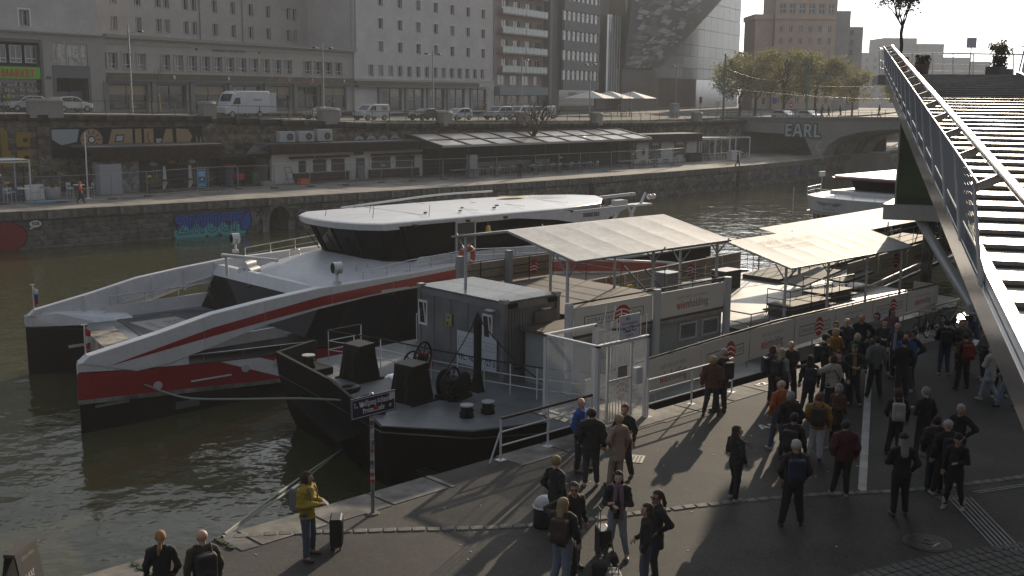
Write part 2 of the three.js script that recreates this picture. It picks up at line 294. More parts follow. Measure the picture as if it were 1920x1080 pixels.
{
  const w = struct('far_quay_wall', [curveBox(-20, 48.1, -.02, .4, -3.3, -.3), curveBox(50.1, 230, -.02, .4, -3.3, -.3), curveBox(48.1, 50.1, -.02, .4, -.78, -.3)], mat([.06, .056, .05], .95, { map: TX.stone }));
  const tones = [[.27, .255, .225], [.22, .21, .185], [.32, .30, .262], [.18, .172, .155]].map((c) => mat(c, .9, { map: TX.stone, bump: TX.fine, bumpScale: .02 }));
  blockWall(w, 24, 190, -.04, -2.95, () => -.62, .36, .95, 57, tones, 71, .05, [47.9, 50.3, -.85]);
  const cp = tones.slice(0, 3); const f = rng(3);
  for (let x = 24; x < 150; x += 1.72) { const p = far(x + .85, -.06, -.29), o = obj('coping_block', [new THREE.BoxGeometry(1.69, .62, .6)], cp[Math.floor(f() * 3)], w); o.position.copy(p); o.rotation.y = dq(x); }
  // drain arch, and ladder recesses whose shade is a flat near-black plate
  const sh = new THREE.Shape([[-1.5, -1.25], [1.5, -1.25], [1.5, .95], [-1.5, .95]].map((p) => new THREE.Vector2(...p))), hp = new THREE.Path(); hp.moveTo(-.9, -1.2); hp.lineTo(-.9, 0); hp.absarc(0, 0, .9, Math.PI, 0, true); hp.lineTo(.9, -1.2); sh.holes.push(hp);
  const o = obj('drain_mouth', [new THREE.ExtrudeGeometry(sh, { depth: .22, bevelEnabled: false }).translate(0, 0, -.2)], cp[1], w); o.position.copy(far(49.1, -.1, -1.7));
  const ring = []; for (let i = 0; i < 9; i++) { const t = Math.PI * (i + .5) / 9; const s = obj('arch_stone', [new THREE.BoxGeometry(.36, .3, .2)], cp[i % 3], w); const p = far(49.1, -.2, -1.7); s.position.set(p.x + Math.cos(t) * 1.12, p.y + Math.sin(t) * 1.12, p.z); s.rotation.z = t + Math.PI / 2; }
  for (const x of [86.1, 114.5]) { const l = grp('ladder_recess', w); obj('recess_shade_plate', [bx(-.3, .3, -2.4, .05, -.06, .06)], mat([.02, .02, .02], .9), l); for (let k = 0; k < 7; k++) obj('rung', [rod(V(-.22, -2.2 + k * .33, .09), V(.22, -2.2 + k * .33, .09), .02)], M.darkSteel, l); const p = far(x, -.2, -.2); l.position.copy(p); l.rotation.y = dq(x); }
}
{ // street retaining wall
  const base = mat([.07, .06, .05], .95, { map: TX.stone });
  const w = struct('street_retaining_wall', [curveBox(10, 141, 14.95, 16.6, -.1, (x) => street(x) - .35)], base);
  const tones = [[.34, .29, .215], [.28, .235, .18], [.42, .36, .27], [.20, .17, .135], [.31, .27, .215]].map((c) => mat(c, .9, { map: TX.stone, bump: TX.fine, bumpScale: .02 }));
  blockWall(w, 20, 141, 14.95, 0, (x) => street(x) - .62, .48, 1.0, 51, tones, 19, .07);
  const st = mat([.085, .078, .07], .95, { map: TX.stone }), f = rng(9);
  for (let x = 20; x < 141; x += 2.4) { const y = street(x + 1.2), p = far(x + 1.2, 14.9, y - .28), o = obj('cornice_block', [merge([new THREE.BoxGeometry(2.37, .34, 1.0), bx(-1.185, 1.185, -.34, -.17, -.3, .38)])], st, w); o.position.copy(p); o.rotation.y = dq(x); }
  for (const x of [36.7, 51, 63.9, 78.8, 90.9, 104.2, 127.6]) { const y = street(x), g = grp('pilaster', w); g.position.copy(far(x, 14.75, 0)); g.rotation.y = dq(x); for (let k = 0; k < 7; k++) { const y0 = k * (y - 1.1) / 7; obj('pilaster_block', [bx(-.85 + (k % 2) * .06, .85 - (k % 2) * .06, y0 + .012, y0 + (y - 1.1) / 7 - .012, -.35, .12)], tones[Math.floor(f() * 5)], g); } }
}
// street surface, pavements and a strip of grass along the railing
const streetFn = (x) => street(x);
struct('street', [quads((() => { const f = []; for (let x = -40; x < 320; x += 6) f.push([V(x, street(x) - .12, zq(x) - 15.6), V(x + 6, street(x + 6) - .12, zq(x + 6) - 15.6), V(x + 6, street(x + 6) - .12, -420), V(x, street(x) - .12, -420)]); return f; })())], mat([.10, .10, .10], .9, { map: TX.asph }));
struct('riverside_pavement', [curveBox(-40, 150, 15.15, 19.5, (x) => street(x) - .3, (x) => street(x) - .02)], mat([.24, .225, .2], .9, { map: TX.asph }));
{
  const f = rng(77), g = [], gm = mat([.10, .145, .028], .95, { map: TX.gritc });
  for (let i = 0; i < 5200; i++) { const x = 71.5 + f() * 62, o = 15.6 + f() * 3, p = far(x, o, street(x)), h = .08 + f() * .12, a = f() * 6.3; g.push([V(p.x - Math.cos(a) * .07, p.y - .03, p.z - Math.sin(a) * .07), V(p.x + Math.cos(a) * .07, p.y - .03, p.z + Math.sin(a) * .07), V(p.x + (f() - .5) * .1, p.y + h, p.z)]); }
  const o = stuff(obj('verge_grass', [quads(g), curveBox(71.5, 133.5, 15.5, 18.8, (x) => street(x) - .1, (x) => street(x) + .02)], gm)); tag(o, 'strip of bright green grass along the street railing', 'grass');
}
// ================================================================ buildings across the street
const FP = [52.84, 0, -122.04], FT = 19 * Math.PI / 180;
const plasterM = (c) => mat(c, .92, { map: TX.plaster, bump: TX.fine, bumpScale: .006 });
const GL = { dark: mat([.02, .023, .026], .06, { clearcoat: 1, clearcoatRoughness: .04 }), mid: mat([.055, .06, .065], .08, { clearcoat: 1, clearcoatRoughness: .05 }), curtain: mat([.20, .20, .19], .25, { clearcoat: 1, clearcoatRoughness: .05 }), sky: mat([.10, .12, .13], .05, { clearcoat: 1, clearcoatRoughness: .03 }) };
const frameW = mat([.62, .62, .60], .6), frameD = mat([.10, .105, .11], .6);
function facade(parent, name, x0, x1, y0, y1, z, depth, holes, m) { // wall with real openings
  const s = new THREE.Shape([[x0, y0], [x1, y0], [x1, y1], [x0, y1]].map((p) => new THREE.Vector2(...p)));
  for (const [a, b, c, d] of holes) s.holes.push(new THREE.Path([[a, c], [a, d], [b, d], [b, c]].map((p) => new THREE.Vector2(...p))));
  return obj(name, new THREE.ExtrudeGeometry(s, { depth, bevelEnabled: false }).translate(0, 0, z - depth), m, parent);
}
const wf = rng(404);
function windowAt(parent, x0, x1, y0, y1, z, o = {}) { // casement window set in an opening
  const t = o.t ?? .07, mx = o.mull ?? .5, fm = o.frame ?? frameW, g = [bx(x0, x1, y0, y0 + t, z - .1, z), bx(x0, x1, y1 - t, y1, z - .1, z), bx(x0, x0 + t, y0 + t, y1 - t, z - .1, z), bx(x1 - t, x1, y0 + t, y1 - t, z - .1, z)];
  if (mx) g.push(bx(x0 + (x1 - x0) * mx - t / 2, x0 + (x1 - x0) * mx + t / 2, y0 + t, y1 - t, z - .1, z + .003));
  if (o.cross) g.push(bx(x0 + t, x1 - t, y0 + (y1 - y0) * o.cross - t / 2, y0 + (y1 - y0) * o.cross + t / 2, z - .09, z - .002));
  const w = obj('window', g, fm, parent), r = wf();
  obj('pane', [bx(x0 + .02, x1 - .02, y0 + .02, y1 - .02, z - .08, z - .05)], o.glass ?? (r < .5 ? GL.dark : r < .78 ? GL.mid : GL.curtain), w);
  if (o.sill !== false) obj('sill', [bx(x0 - .08, x1 + .08, y0 - .07, y0, z - .05, z + .34)], o.sillM ?? M.greyPaint, w);
  if (o.trim) obj('surround', [bx(x0 - .16, x0 - .003, y0 - .1, y1 + .16, z + .2, z + .335), bx(x1 + .003, x1 + .16, y0 - .1, y1 + .16, z + .2, z + .335), bx(x0, x1, y1 + .003, y1 + .16, z + .2, z + .335)], o.trim, w);
  return w;
}
const lettersMat = (w, h, s, col, px = 256, font = 'bold') => printMat(w, h, (x, W, H) => { x.clearRect(0, 0, W, H); text(x, s, W, H, .95, .5, .54, col, font); }, px, { transparent: true });
const signFace = (parent, name, w, h, x, y, z, m) => obj(name, keep(new THREE.PlaneGeometry(w, h).translate(x, y, z)), m, parent);

{ // corner building with the supermarket and the stone relief
  const b = thing('corner_apartment_building', 'grey plaster building with stone relief panel above a dark gateway', 'building', FP, FT);
  const wm = plasterM([.50, .495, .475]), lo = plasterM([.39, .37, .345]), holes = [];
  const wins = [[-9.55, -8.3, 14.9, 16.5], [-15.5, -14.2, 14.9, 16.5], [-9.55, -8.3, 18.2, 19.8], [-15.5, -14.2, 18.2, 19.8]];
  facade(b, 'upper_wall', -34, 0.1, 14.55, 26, -.5, .4, wins, wm); wins.forEach((w) => windowAt(b, ...w, -.82, { trim: frameW, cross: 0 }));
  obj('cornice', [bx(-34, .3, 14.3, 14.55, -.6, .45), bx(-34, .2, 14.15, 14.3, -.6, .25)], wm, b);
  facade(b, 'ground_wall', -34, 0.9, 5.6, 14.15, 0, .5, [[-12.9, -7.55, 5.8, 13.4], [-6.0, -1.5, 5.8, 13.3]], lo);
  obj('side_wall', [bx(.1, .6, 5.6, 26, -9, -.52)], wm, b);
  obj('shop_surround', [bx(-13.1, -12.75, 5.8, 13.55, -.3, .06), bx(-7.75, -7.4, 5.8, 13.55, -.3, .06), bx(-12.7, -7.8, 13.2, 13.55, -.3, .05)], mat([.09, .095, .10], .6), b);
  obj('shop_back', [bx(-12.9, -7.5, 5.6, 13.3, -1.2, -.9)], mat([.05, .05, .05], .9), b);
  for (let i = 0; i < 3; i++) windowAt(b, -12.55 + i * 1.85 - .35, -11.15 + i * 1.85 - .35, 11.15, 12.9, -.4, { sill: false, frame: frameW, cross: .25, glass: GL.mid });
  obj('shop_sign', [bx(-12.75, -7.8, 9.55, 10.75, -.2, .02)], mat([.13, .38, .03], .6), b);
  signFace(b, 'sign_letters', 4.9, 1.1, -10.85, 10.13, .035, lettersMat(4.9, 1.1, 'RMARKET', '#b81f12', 256));
  obj('shop_window', [bx(-12.75, -7.8, 6.4, 9.5, -.35, -.3)], GL.dark, b);
  { const f = rng(8); for (let r = 0; r < 3; r++) for (let i = 0; i < 16; i++) obj('display_item', [bx(-12.6 + i * .3, -12.38 + i * .3, 7.6 + r * .6, 7.6 + r * .6 + .2 + f() * .25, -.28, -.22)], [mat([.3, .28, .25], .8), mat([.12, .1, .09], .8), mat([.35, .33, .3], .8)][Math.floor(f() * 3)], b); }
  obj('gateway_frame', [bx(-6.25, -5.85, 5.8, 9.7, -.2, .08), bx(-1.65, -1.3, 5.8, 9.7, -.2, .08), bx(-6.25, -1.3, 9.7, 11.0, -.2, .07)], mat([.10, .105, .11], .6), b);
  obj('gateway', [bx(-6.3, -1.2, 5.5, 9.9, -9.4, -9)], lo, b);
  obj('gate_bars', Array.from({ length: 12 }, (_, i) => bx(-5.7 + i * .36, -5.66 + i * .36, 8.4, 9.65, -.6, -.56)), M.darkSteel, b);
  for (const x of [-5.5, -3.7]) obj('gate_door', [bx(x, x + 1.7, 5.8, 8.3, -.62, -.55)], frameD, b);
  // relief of four figures
  const rel = mat([.60, .58, .54], .9, { map: TX.plaster }); const rp = grp('relief_panel', b, -3.72, 12.2, -.28); obj('relief_slab', [new THREE.BoxGeometry(4.6, 2.35, .3)], rel, rp);
  const f = rng(66); for (const [x, k] of [[-1.6, 1], [-.35, 1], [1.45, 1], [.75, .45]]) { obj('relief_figure', [new THREE.SphereGeometry(.17, 10, 8).scale(1, 1.1, .6).translate(x, .88 * k - (1 - k) * .35, .2), new THREE.CylinderGeometry(.24 * (k + .2), .36, 1.05 * k, 8).scale(1, 1, .5).translate(x, .2 * k - (1 - k) * .5, .18), new THREE.CylinderGeometry(.12, .1, .75 * k, 7).scale(1, 1, .6).translate(x - .13, -.68, .18), new THREE.CylinderGeometry(.12, .1, .75 * k, 7).scale(1, 1, .6).translate(x + .14, -.68, .18), cb(.55, .13, .14, x + .35, .35 * k - .1, .2, 0, 0, .5)], rel, rp); }
  stuff(obj('relief_ornament', Array.from({ length: 14 }, () => new THREE.SphereGeometry(.12 + f() * .13, 7, 5).scale(1, 1, .5).translate(rr(-2, 2, f), rr(-.9, .9, f), .15)), rel, rp));
  obj('house_number', [bx(-7.1, -6.5, 9.55, 9.85, 0, .05)], mat([.02, .03, .12], .5), b);
  obj('notice_board', [bx(-7.0, -6.35, 6.6, 7.5, 0, .05)], mat([.5, .5, .48], .6), b);
  obj('body', [bx(-34, -6.3, 5.6, 25.9, -12, -1.3), bx(-1.2, .08, 5.6, 25.9, -12, -1.3), bx(-6.3, -1.2, 9.9, 25.9, -12, -1.3), bx(-6.3, -1.2, 5.6, 9.9, -12, -9.4)], lo, b);
}
{ // kindergarten: long low wing with a shop arcade
  const b = thing('kindergarten_wing', 'long low beige wing with a row of paired windows and lettering', 'building', FP, FT);
  const wm = plasterM([.49, .46, .42]), xs = [[-.5, .8], [1.63, 2.9], [3.71, 4.95], [5.85, 7.1], [9.6, 10.95], [11.75, 13.1], [14.0, 15.4], [16.2, 17.65], [18.4, 19.85], [20.6, 22.05], [22.85, 24.35], [25.2, 26.65], [27.5, 28.95], [29.85, 31.3], [32.1, 33.55], [36.3, 37.8], [38.7, 40.15], [41.05, 42.55], [43.5, 44.95]].slice(1);
  xs.unshift([.95, 1.3]);
  const shops = [[1.2, 7.4, 5.8, 9.2], [8.4, 13.6, 5.8, 9.2], [14.6, 20.5, 5.8, 9.2], [21.4, 27.3, 5.8, 9.2], [28.2, 33.4, 5.8, 9.2], [34.3, 39.4, 5.8, 9.2], [40.3, 46, 5.8, 9.2]];
  facade(b, 'wall', .92, 47.6, 5.6, 14.25, -.3, .45, [...xs.map(([a, c]) => [a, c, 10.85, 12.6]), ...shops], wm);
  xs.forEach(([a, c]) => windowAt(b, a, c, 10.85, 12.6, -.56, { cross: .28, trim: wm, frame: frameW }));
  obj('cornice', [bx(.92, 47.9, 14.25, 14.45, -.8, .35), bx(.92, 47.8, 14.1, 14.25, -.8, 0), bx(.92, 47.7, 13.55, 13.65, -.8, -.2)], wm, b);
  obj('roof_edge', [bx(.92, 48, 14.45, 14.56, -.8, .42)], mat([.22, .24, .25], .5, { metal: .4 }), b);
  signFace(b, 'wall_lettering', 10.6, .42, 21.2, 13.42, -.28, lettersMat(10.6, .42, 'KINDERGARTEN DER STADT WIEN', '#2a1c1c', 512));
  for (const x of [15.45, 26.95]) obj('wall_emblem', [poly([[x - .16, 13.62], [x + .16, 13.62], [x + .16, 13.38], [x, 13.2], [x - .16, 13.38]].reverse(), -.296, -.26)], mat([.05, .02, .02], .7), b);
  obj('shop_band', [bx(.92, 47.5, 9.68, 10.38, -.28, .02)], mat([.075, .078, .045], .7), b);
  for (const [s, x, w] of [['AUGENWEIDE', 3.25, 5.1], ['STEAK', 14.95, 2.3], ['PASTA', 28.55, 2.6], ['SUSHI', 42.0, 2.6]]) signFace(b, 'band_lettering', w, .3, x, 10.02, .026, lettersMat(w, .3, s.split('').join(' '), '#a8a68a', 256, 'normal'));
  for (const x of [11.2, 20.6, 32.5, 37.6, 45.0]) obj('band_lamp', [new THREE.SphereGeometry(.22, 12, 8).scale(.8, 1.2, .4).translate(x, 9.98, .06)], mat([.6, .6, .56], .5), b);
  obj('band_gutter', [bx(.92, 47.5, 9.45, 9.66, -.28, .25)], mat([.09, .10, .12], .4, { metal: .4 }), b);
  shops.forEach(([a, c], i) => {
    const lit = [.25, .1, 0, .35, .05, .3, .4][i], w = obj('shop_window', [bx(a, c, 9.0, 9.2, -.75, -.55), bx(a, a + .15, 5.7, 9, -.75, -.55), bx(c - .15, c, 5.7, 9, -.75, -.55), bx((a + c) / 2 - .05, (a + c) / 2 + .05, 5.7, 9, -.74, -.56), bx(a + .15, c - .15, 7.85, 7.95, -.73, -.57), bx(a + .15, c - .15, 5.7, 6.3, -.73, -.57)], mat([.11, .12, .135], .55), b);
    obj('pane', [bx(a, c, 5.7, 9.1, -.7, -.66)], GL.dark, w);
    if (i % 2 === 0) obj('blind', [bx(a + .2, c - .2, 8.0, 8.95, -.655, -.63)], mat([.34, .28, .2], .8), w);
    obj('pillar', [bx(a - .75, a - .08, 5.6, 9.4, -.29, .06)], mat([.14, .15, .16], .6), b);
  });
  signFace(b, 'window_lettering', 2.3, .45, 3.1, 6.75, -.55, lettersMat(2.3, .45, 'BREAK', '#9a9a96', 128)); signFace(b, 'window_lettering', 2.0, .4, 43.0, 7.2, -.55, lettersMat(2, .4, 'LUNCH', '#9a9a96', 128));
  obj('body', [bx(.92, 47.4, 5.5, 14.2, -11, -.8)], wm, b);
}
{ // tall plaster block
  const b = thing('tall_plaster_block', 'tall pale plaster block with rows of single square windows', 'building', FP, FT);
  const wm = plasterM([.66, .63, .60]), W = []; const low = [], shops = [[54.4, 60.3, 5.6, 9.1], [61.8, 66.8, 5.6, 9.1], [68.3, 73.4, 5.6, 9.1], [74.6, 80, 5.6, 9.1], [82.4, 87.6, 5.4, 9.1]];
  for (let r = 0; r < 5; r++) for (let c = 0; c < 7; c++) W.push([54.5 + 5.3 * c - .72, 54.5 + 5.3 * c + .72, 14.55 + 3.38 * r, 16.08 + 3.38 * r]);
  for (let c = 0; c < 14; c++) low.push([51.85 + 2.63 * c - .68, 51.85 + 2.63 * c + .68, 10.9, 12.5]);
  facade(b, 'wall', 47.6, 90.4, 5.2, 31, .0, .45, [...W, ...low, ...shops], wm);
  W.forEach((w) => windowAt(b, ...w, -.3, { trim: frameW, cross: 0 })); low.forEach((w, i) => i === 1 || i === 2 ? obj('boarded_window', [bx(w[0], w[1], w[2], w[3], -.3, -.2)], M.greyPaint, b) : windowAt(b, ...w, -.28, { frame: frameW }));
  obj('string_course', [bx(47.7, 90.5, 10.38, 10.5, 0, .12)], wm, b);
  obj('shop_band', [bx(47.6, 84.5, 9.45, 10.12, .01, .3)], mat([.075, .078, .045], .7), b); signFace(b, 'band_lettering', 14, .3, 66.8, 9.8, .31, lettersMat(14, .3, 'D U   B I S T   A   E C H T E   A U G E N W E I D E', '#a8a68a', 512, 'normal'));
  obj('shop_awning', [bx(47.6, 86, 9.2, 9.42, .01, .75)], mat([.09, .10, .12], .4, { metal: .4 }), b);
  shops.forEach(([a, c, y0, y1], i) => { const w = obj('shop_window', [bx(a, c, y1 - .15, y1, -.4, -.2), bx(a, a + .15, y0, y1, -.4, -.2), bx(c - .15, c, y0, y1, -.4, -.2), bx(a, c, 7.3, 7.42, -.39, -.21), bx((a + c) / 2 - .06, (a + c) / 2 + .06, y0, y1, -.38, -.22)], mat([.16, .17, .19], .55), b); obj('pane', [bx(a, c, y0, y1, -.36, -.32)], i > 3 ? GL.dark : GL.mid, w); obj('pillar', [bx(a - .9, a - .1, 5.2, 9.2, .01, .3)], mat([.17, .18, .19], .6), b); });
  obj('drainpipe', [rod(V(47.9, 14.6, .1), V(47.9, 31, .1), .09), rod(V(90.1, 10.6, .1), V(90.1, 31, .1), .09)], M.galv, b);
  obj('body', [bx(47.62, 90.3, 5.2, 31, -15, -.55)], wm, b);
}
{ // back block rising behind the wing
  const b = thing('rear_apartment_block', 'beige apartment block rising behind the low wing', 'building', FP, FT);
  const wm = plasterM([.52, .48, .44]), H = [], H2 = [];
  for (let r = 0; r < 4; r++) { for (const x of [2.2, 5.6, 9.0]) H.push([x - .55, x + .55, 15.6 + 3 * r, 17.1 + 3 * r]); for (const x of [14.2, 17.6, 19.0, 22.4, 23.9, 27.8, 31.4, 35, 38.7, 43.2, 44.6, 48.6]) H2.push([x - .5, x + .5, 15.7 + 3.05 * r, 17.3 + 3.05 * r]); }
  facade(b, 'wall', .6, 11.6, 13.8, 29, -7, .4, H, wm); H.forEach((w) => windowAt(b, ...w, -7.28, { frame: frameW }));
  facade(b, 'recessed_wall', 11.6, 52, 13.8, 29, -8.4, .4, H2, wm); H2.forEach((w) => windowAt(b, ...w, -8.7, { frame: frameW }));
  obj('return_wall', [bx(11.3, 11.6, 13.8, 29, -8.4, -7.01)], wm, b); obj('drainpipe', [rod(V(24.9, 14, -8.3), V(24.9, 29, -8.3), .09), rod(V(33.2, 14, -8.3), V(33.2, 29, -8.3), .09)], M.galv, b);
  obj('body', [bx(.6, 47.5, 13.8, 29, -18, -9)], wm, b);
}
{ // pink block with balconies
  const b = thing('balcony_apartment_block', 'dusty pink apartment block with green glass balconies', 'building', FP, FT);
  const wm = plasterM([.40, .31, .285]), bal = mat([.20, .27, .25], .2, { clearcoat: .6 });
  const holes = []; for (let r = 0; r < 6; r++) for (const x of [94.6, 99.2, 104.2, 108.4]) holes.push([x, x + 2.6, 12.9 + 3.5 * r, 14.7 + 3.5 * r]);
  facade(b, 'wall', 90.42, 112, 5, 34, -.8, .4, holes, wm); holes.forEach((w) => windowAt(b, ...w, -1.05, { sill: false, glass: wf() < .5 ? GL.curtain : GL.mid }));
  for (let r = 0; r < 6; r++) for (let k = 0; k < 2; k++) { const x0 = 92.8 + k * 9.4, y = 12.2 + 3.5 * r, g = obj('balcony', [bx(x0, x0 + 9.2, y - .2, y, -.8, .5)], wm, b); for (let i = 0; i < 6; i++) obj('balcony_panel', [bx(x0 + i * 1.53, x0 + i * 1.53 + 1.47, y + .05, y + 1.15, .42, .46)], bal, g); obj('balcony_rail', [bx(x0, x0 + 9.2, y + 1.17, y + 1.24, .4, .48)], M.galv, g); }
  obj('shop_canopy', [bx(91, 111, 8.1, 9.6, -.75, .9)], mat([.13, .18, .2], .5), b); for (let i = 0; i < 4; i++) windowAt(b, 92 + i * 4.9, 95.8 + i * 4.9, 5.4, 8, -.72, { sill: false, glass: GL.mid }); for (let i = 0; i < 4; i++) windowAt(b, 93 + i * 4.9, 95.6 + i * 4.9, 9.9, 11.7, -.72, { sill: false, glass: GL.curtain });
  obj('fin', [bx(112, 113.2, 5, 34, -4, .6)], mat([.16, .155, .15], .8), b); obj('body', [bx(90.5, 111.9, 5, 34, -14, -1.3)], wm, b);
}
{ // grey office with ribbon windows, dark slot and glass strip
  const b = thing('ribbon_window_office', 'grey office building with continuous ribbon windows and louvred panels', 'building', FP, FT);
  const sp = mat([.20, .20, .205], .7, { map: TX.plaster });
  for (let r = 0; r < 7; r++) { const y = 9.2 + 3.95 * r; obj('spandrel', [bx(119.8, 138, y, y + 2.0, -.6, 0)], sp, b); const w = obj('ribbon_window', [bx(119.8, 138, y + 2.0, y + 3.95, -.5, -.45)], r % 2 ? GL.sky : GL.mid, b); for (let i = 0; i <= 8; i++) obj('mullion', [bx(119.8 + i * 2.25, 119.95 + i * 2.25, y + 2, y + 3.95, -.44, -.2)], frameW, w); obj('transom', [bx(119.8, 138, y + 3.25, y + 3.36, -.43, -.25)], frameW, w); }
  obj('stair_tower', [bx(113.4, 119.7, 5, 40, -3, -.9)], mat([.075, .078, .08], .6, { map: TX.plaster }), b);
  obj('ground_floor', [bx(113.3, 138, 5, 9.15, -1.6, -1.1)], GL.dark, b); signFace(b, 'shop_lettering', 6, .9, 127, 8.4, -1.05, lettersMat(6, .9, 'SPARUNKEL', '#b0a8a6', 256));
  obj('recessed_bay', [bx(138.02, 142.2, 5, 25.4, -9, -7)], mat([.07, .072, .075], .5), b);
  for (let i = 0; i < 5; i++) { const w = obj('glass_strip', [bx(142.3 + i * 1.5, 143.72 + i * 1.5, 8.6, 25.6, -.5, -.2)], GL.sky, b); obj('strip_mullion', [bx(143.72 + i * 1.5, 143.8 + i * 1.5, 8.6, 25.6, -.6, -.1)], frameW, w); }
  obj('tower_top', [bx(113.4, 150, 25.7, 40, -14, -3.1)], sp, b); obj('body', [bx(119.8, 138, 5, 25.6, -14, -2.5), bx(142.2, 150, 5, 25.6, -14, -2.5)], mat([.10, .10, .102], .6), b);
  obj('steel_ribbon', [tube([V(148.6, 40, .8), V(151, 34, 1), V(149.6, 29, 1), V(150.4, 25.8, .8)], .16, 24, 6), tube([V(153, 40, .8), V(151.4, 33, 1), V(150.2, 27, 1)], .16, 24, 6)], M.steel, b);
}
{ // hotel with the slanted tiled belly
  const b = thing('slanted_glass_hotel', 'dark glass hotel with slanting belly of grey rhombic tiles', 'building', FP, FT);
  const A = V(150.3, 14.15, .6), B = V(172.8, 14.6, .6), C = V(222, 37, 2.72), D = V(150.3, 40, 3);
  const bc = B.clone().lerp(C, .55), back = mat([.03, .034, .04], .6, { map: TX.plaster });
  obj('belly', [sheet([A, B, C, V(205, 40, 3), D], .3)], back, b);
  const f = rng(12), tm = [[.03, .035, .042], [.09, .1, .115], [.17, .19, .21], [.28, .31, .34], [.05, .057, .066]].map((c) => mat(c, .4));
  const n = new THREE.Vector3().subVectors(B, A).cross(new THREE.Vector3().subVectors(D, A)).normalize();
  for (let i = 0; i < 290; i++) { // tiles run parallel to the slanting edge
    const t = f(), s = f(), e = A.clone().lerp(D, s), r = B.clone().lerp(V(214, 38.8, 3), s), p = e.lerp(r, t * .94 + .02).addScaledVector(n, .2 + f() * .06), l = .8 + f() * 1.9, h = 1.4 + f() * 4.2;
    const dx = V(1, 0, 0), dy = V(.9, .43, .04).normalize(); const q = [p, p.clone().addScaledVector(dx, h), p.clone().addScaledVector(dx, h).addScaledVector(dy, l), p.clone().addScaledVector(dy, l)];
    if (q[2].y > 40 || q[2].x > B.x + (q[2].y - 14.4) * 1.78) continue; obj('facade_tile', [sheet(q, .06)], tm[Math.floor(f() * 5)], b);
  }
  obj('dark_base', [bx(150.4, 172.8, 4.5, 14.1, -4, .2)], mat([.016, .017, .019], .35), b);
  // glass front to the right of the belly
  const gm = [mat([.09, .115, .125], .2), mat([.13, .16, .17], .2), mat([.17, .205, .215], .25)];
  for (let r = 0; r < 8; r++) for (let c = 0; c < 13; c++) { const y0 = [4.8, 12.6, 15.4, 18.4, 21.4, 25.8, 29.6, 33.2][r], y1 = [12.4, 15.3, 18.3, 21.3, 25.7, 29.5, 33.1, 36.4][r], x0 = 173.2 + c * 5.6; if (x0 < 173 + (y0 - 14.6) * 1.5) continue; obj('glass_panel', [bx(x0, x0 + 5.5, y0, y1, -1.2, -1.05)], r === 0 ? GL.dark : gm[(r * 5 + c * 3 + (c >> 2)) % 3], b); }
  obj('floor_band', [12.5, 15.35, 25.75, 33.15].map((y) => bx(173.2, 246, y - .06, y + .06, -1.3, -1.0)), frameD, b);
  obj('body', [bx(150.4, 246, 4.8, 36.3, -24, -4.2)], mat([.06, .065, .07], .5), b); obj('glass_side', [bx(173, 246, 4.8, 36.35, -4, -1.4)], GL.dark, b);
}
{ // beige tower beyond the trees and its neighbours in the haze
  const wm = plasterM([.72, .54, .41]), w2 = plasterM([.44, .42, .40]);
  const b = thing('beige_tower_block', 'tall beige tower with regular windows and a columned top storey', 'building', [262, 0, -176], 43.4 * Math.PI / 180 - Math.PI / 2 + Math.PI / 2);
  // local x runs across the view, local z towards the camera
  const holes = []; for (let r = 0; r < 7; r++) for (let c = 0; c < 6; c++) holes.push([1.2 + c * 2.6, 2.2 + c * 2.6, 6.2 + r * 3.15, 7.9 + r * 3.15]); const top = []; for (let c = 0; c < 6; c++) top.push([1 + c * 2.6, 2.8 + c * 2.6, 29.9, 32.6]);
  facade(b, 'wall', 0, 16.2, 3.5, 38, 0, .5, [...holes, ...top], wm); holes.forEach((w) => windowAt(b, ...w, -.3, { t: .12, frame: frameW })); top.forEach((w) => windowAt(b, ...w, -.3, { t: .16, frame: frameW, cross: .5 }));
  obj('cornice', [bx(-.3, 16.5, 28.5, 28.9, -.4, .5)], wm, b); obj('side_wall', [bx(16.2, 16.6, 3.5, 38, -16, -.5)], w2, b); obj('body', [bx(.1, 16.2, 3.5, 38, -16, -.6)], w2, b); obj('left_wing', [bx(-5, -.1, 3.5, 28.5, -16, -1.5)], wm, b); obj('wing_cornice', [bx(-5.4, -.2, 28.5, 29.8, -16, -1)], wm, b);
  obj('right_wing', [bx(16.7, 21, 3.5, 31, -20, -3)], w2, b); obj('right_wing_tail', [bx(21.1, 25.5, 3.5, 27, -24, -6)], w2, b); for (let r = 0; r < 8; r++) obj('balcony', [bx(21.2, 22.6, 6 + r * 2.7, 7.2 + r * 2.7, -6, -4.9)], frameD, b);
  b.rotation.y = -(Math.PI / 2 - CAM.psi) + 0; b.position.set(262, 0, -175.5);
  const g = thing('glass_office_tower', 'pale glass office tower half hidden behind the beige tower', 'building', [262, 0, -215], b.rotation.y);
  for (let r = 0; r < 14; r++) obj('floor_band', [bx(-14, 14, 4 + r * 3.8, 7.5 + r * 3.8, -12, 0)], r % 2 ? GL.sky : mat([.15, .19, .2], .08, { clearcoat: 1 }), g); obj('core', [bx(-13.6, 13.6, 3.5, 57, -11.6, -.4)], mat([.3, .33, .34], .5), g);
  const hz = (name, label, px, list) => { const t = thing(name, label, 'building', px, b.rotation.y); list.forEach(([x0, x1, y1, z]) => obj('wall', [bx(x0, x1, 0, y1, z - 25, z)], w2, t)); for (let r = 0; r < 6; r++) for (let c = 0; c < 9; c++) obj('window', [bx(2 + c * 4.3, 3.8 + c * 4.3, 6 + r * 4, 8.2 + r * 4, .02, .12)], GL.mid, t); return t; };
  hz('far_stepped_building', 'faint stepped building in the haze beside the stair top', [556, 0, -317], [[-2, 12, 31, 0], [12.2, 30, 39, -3], [30.2, 44, 36, -1], [44.2, 58, 29, 0], [58.2, 70, 27, -2]]);
}
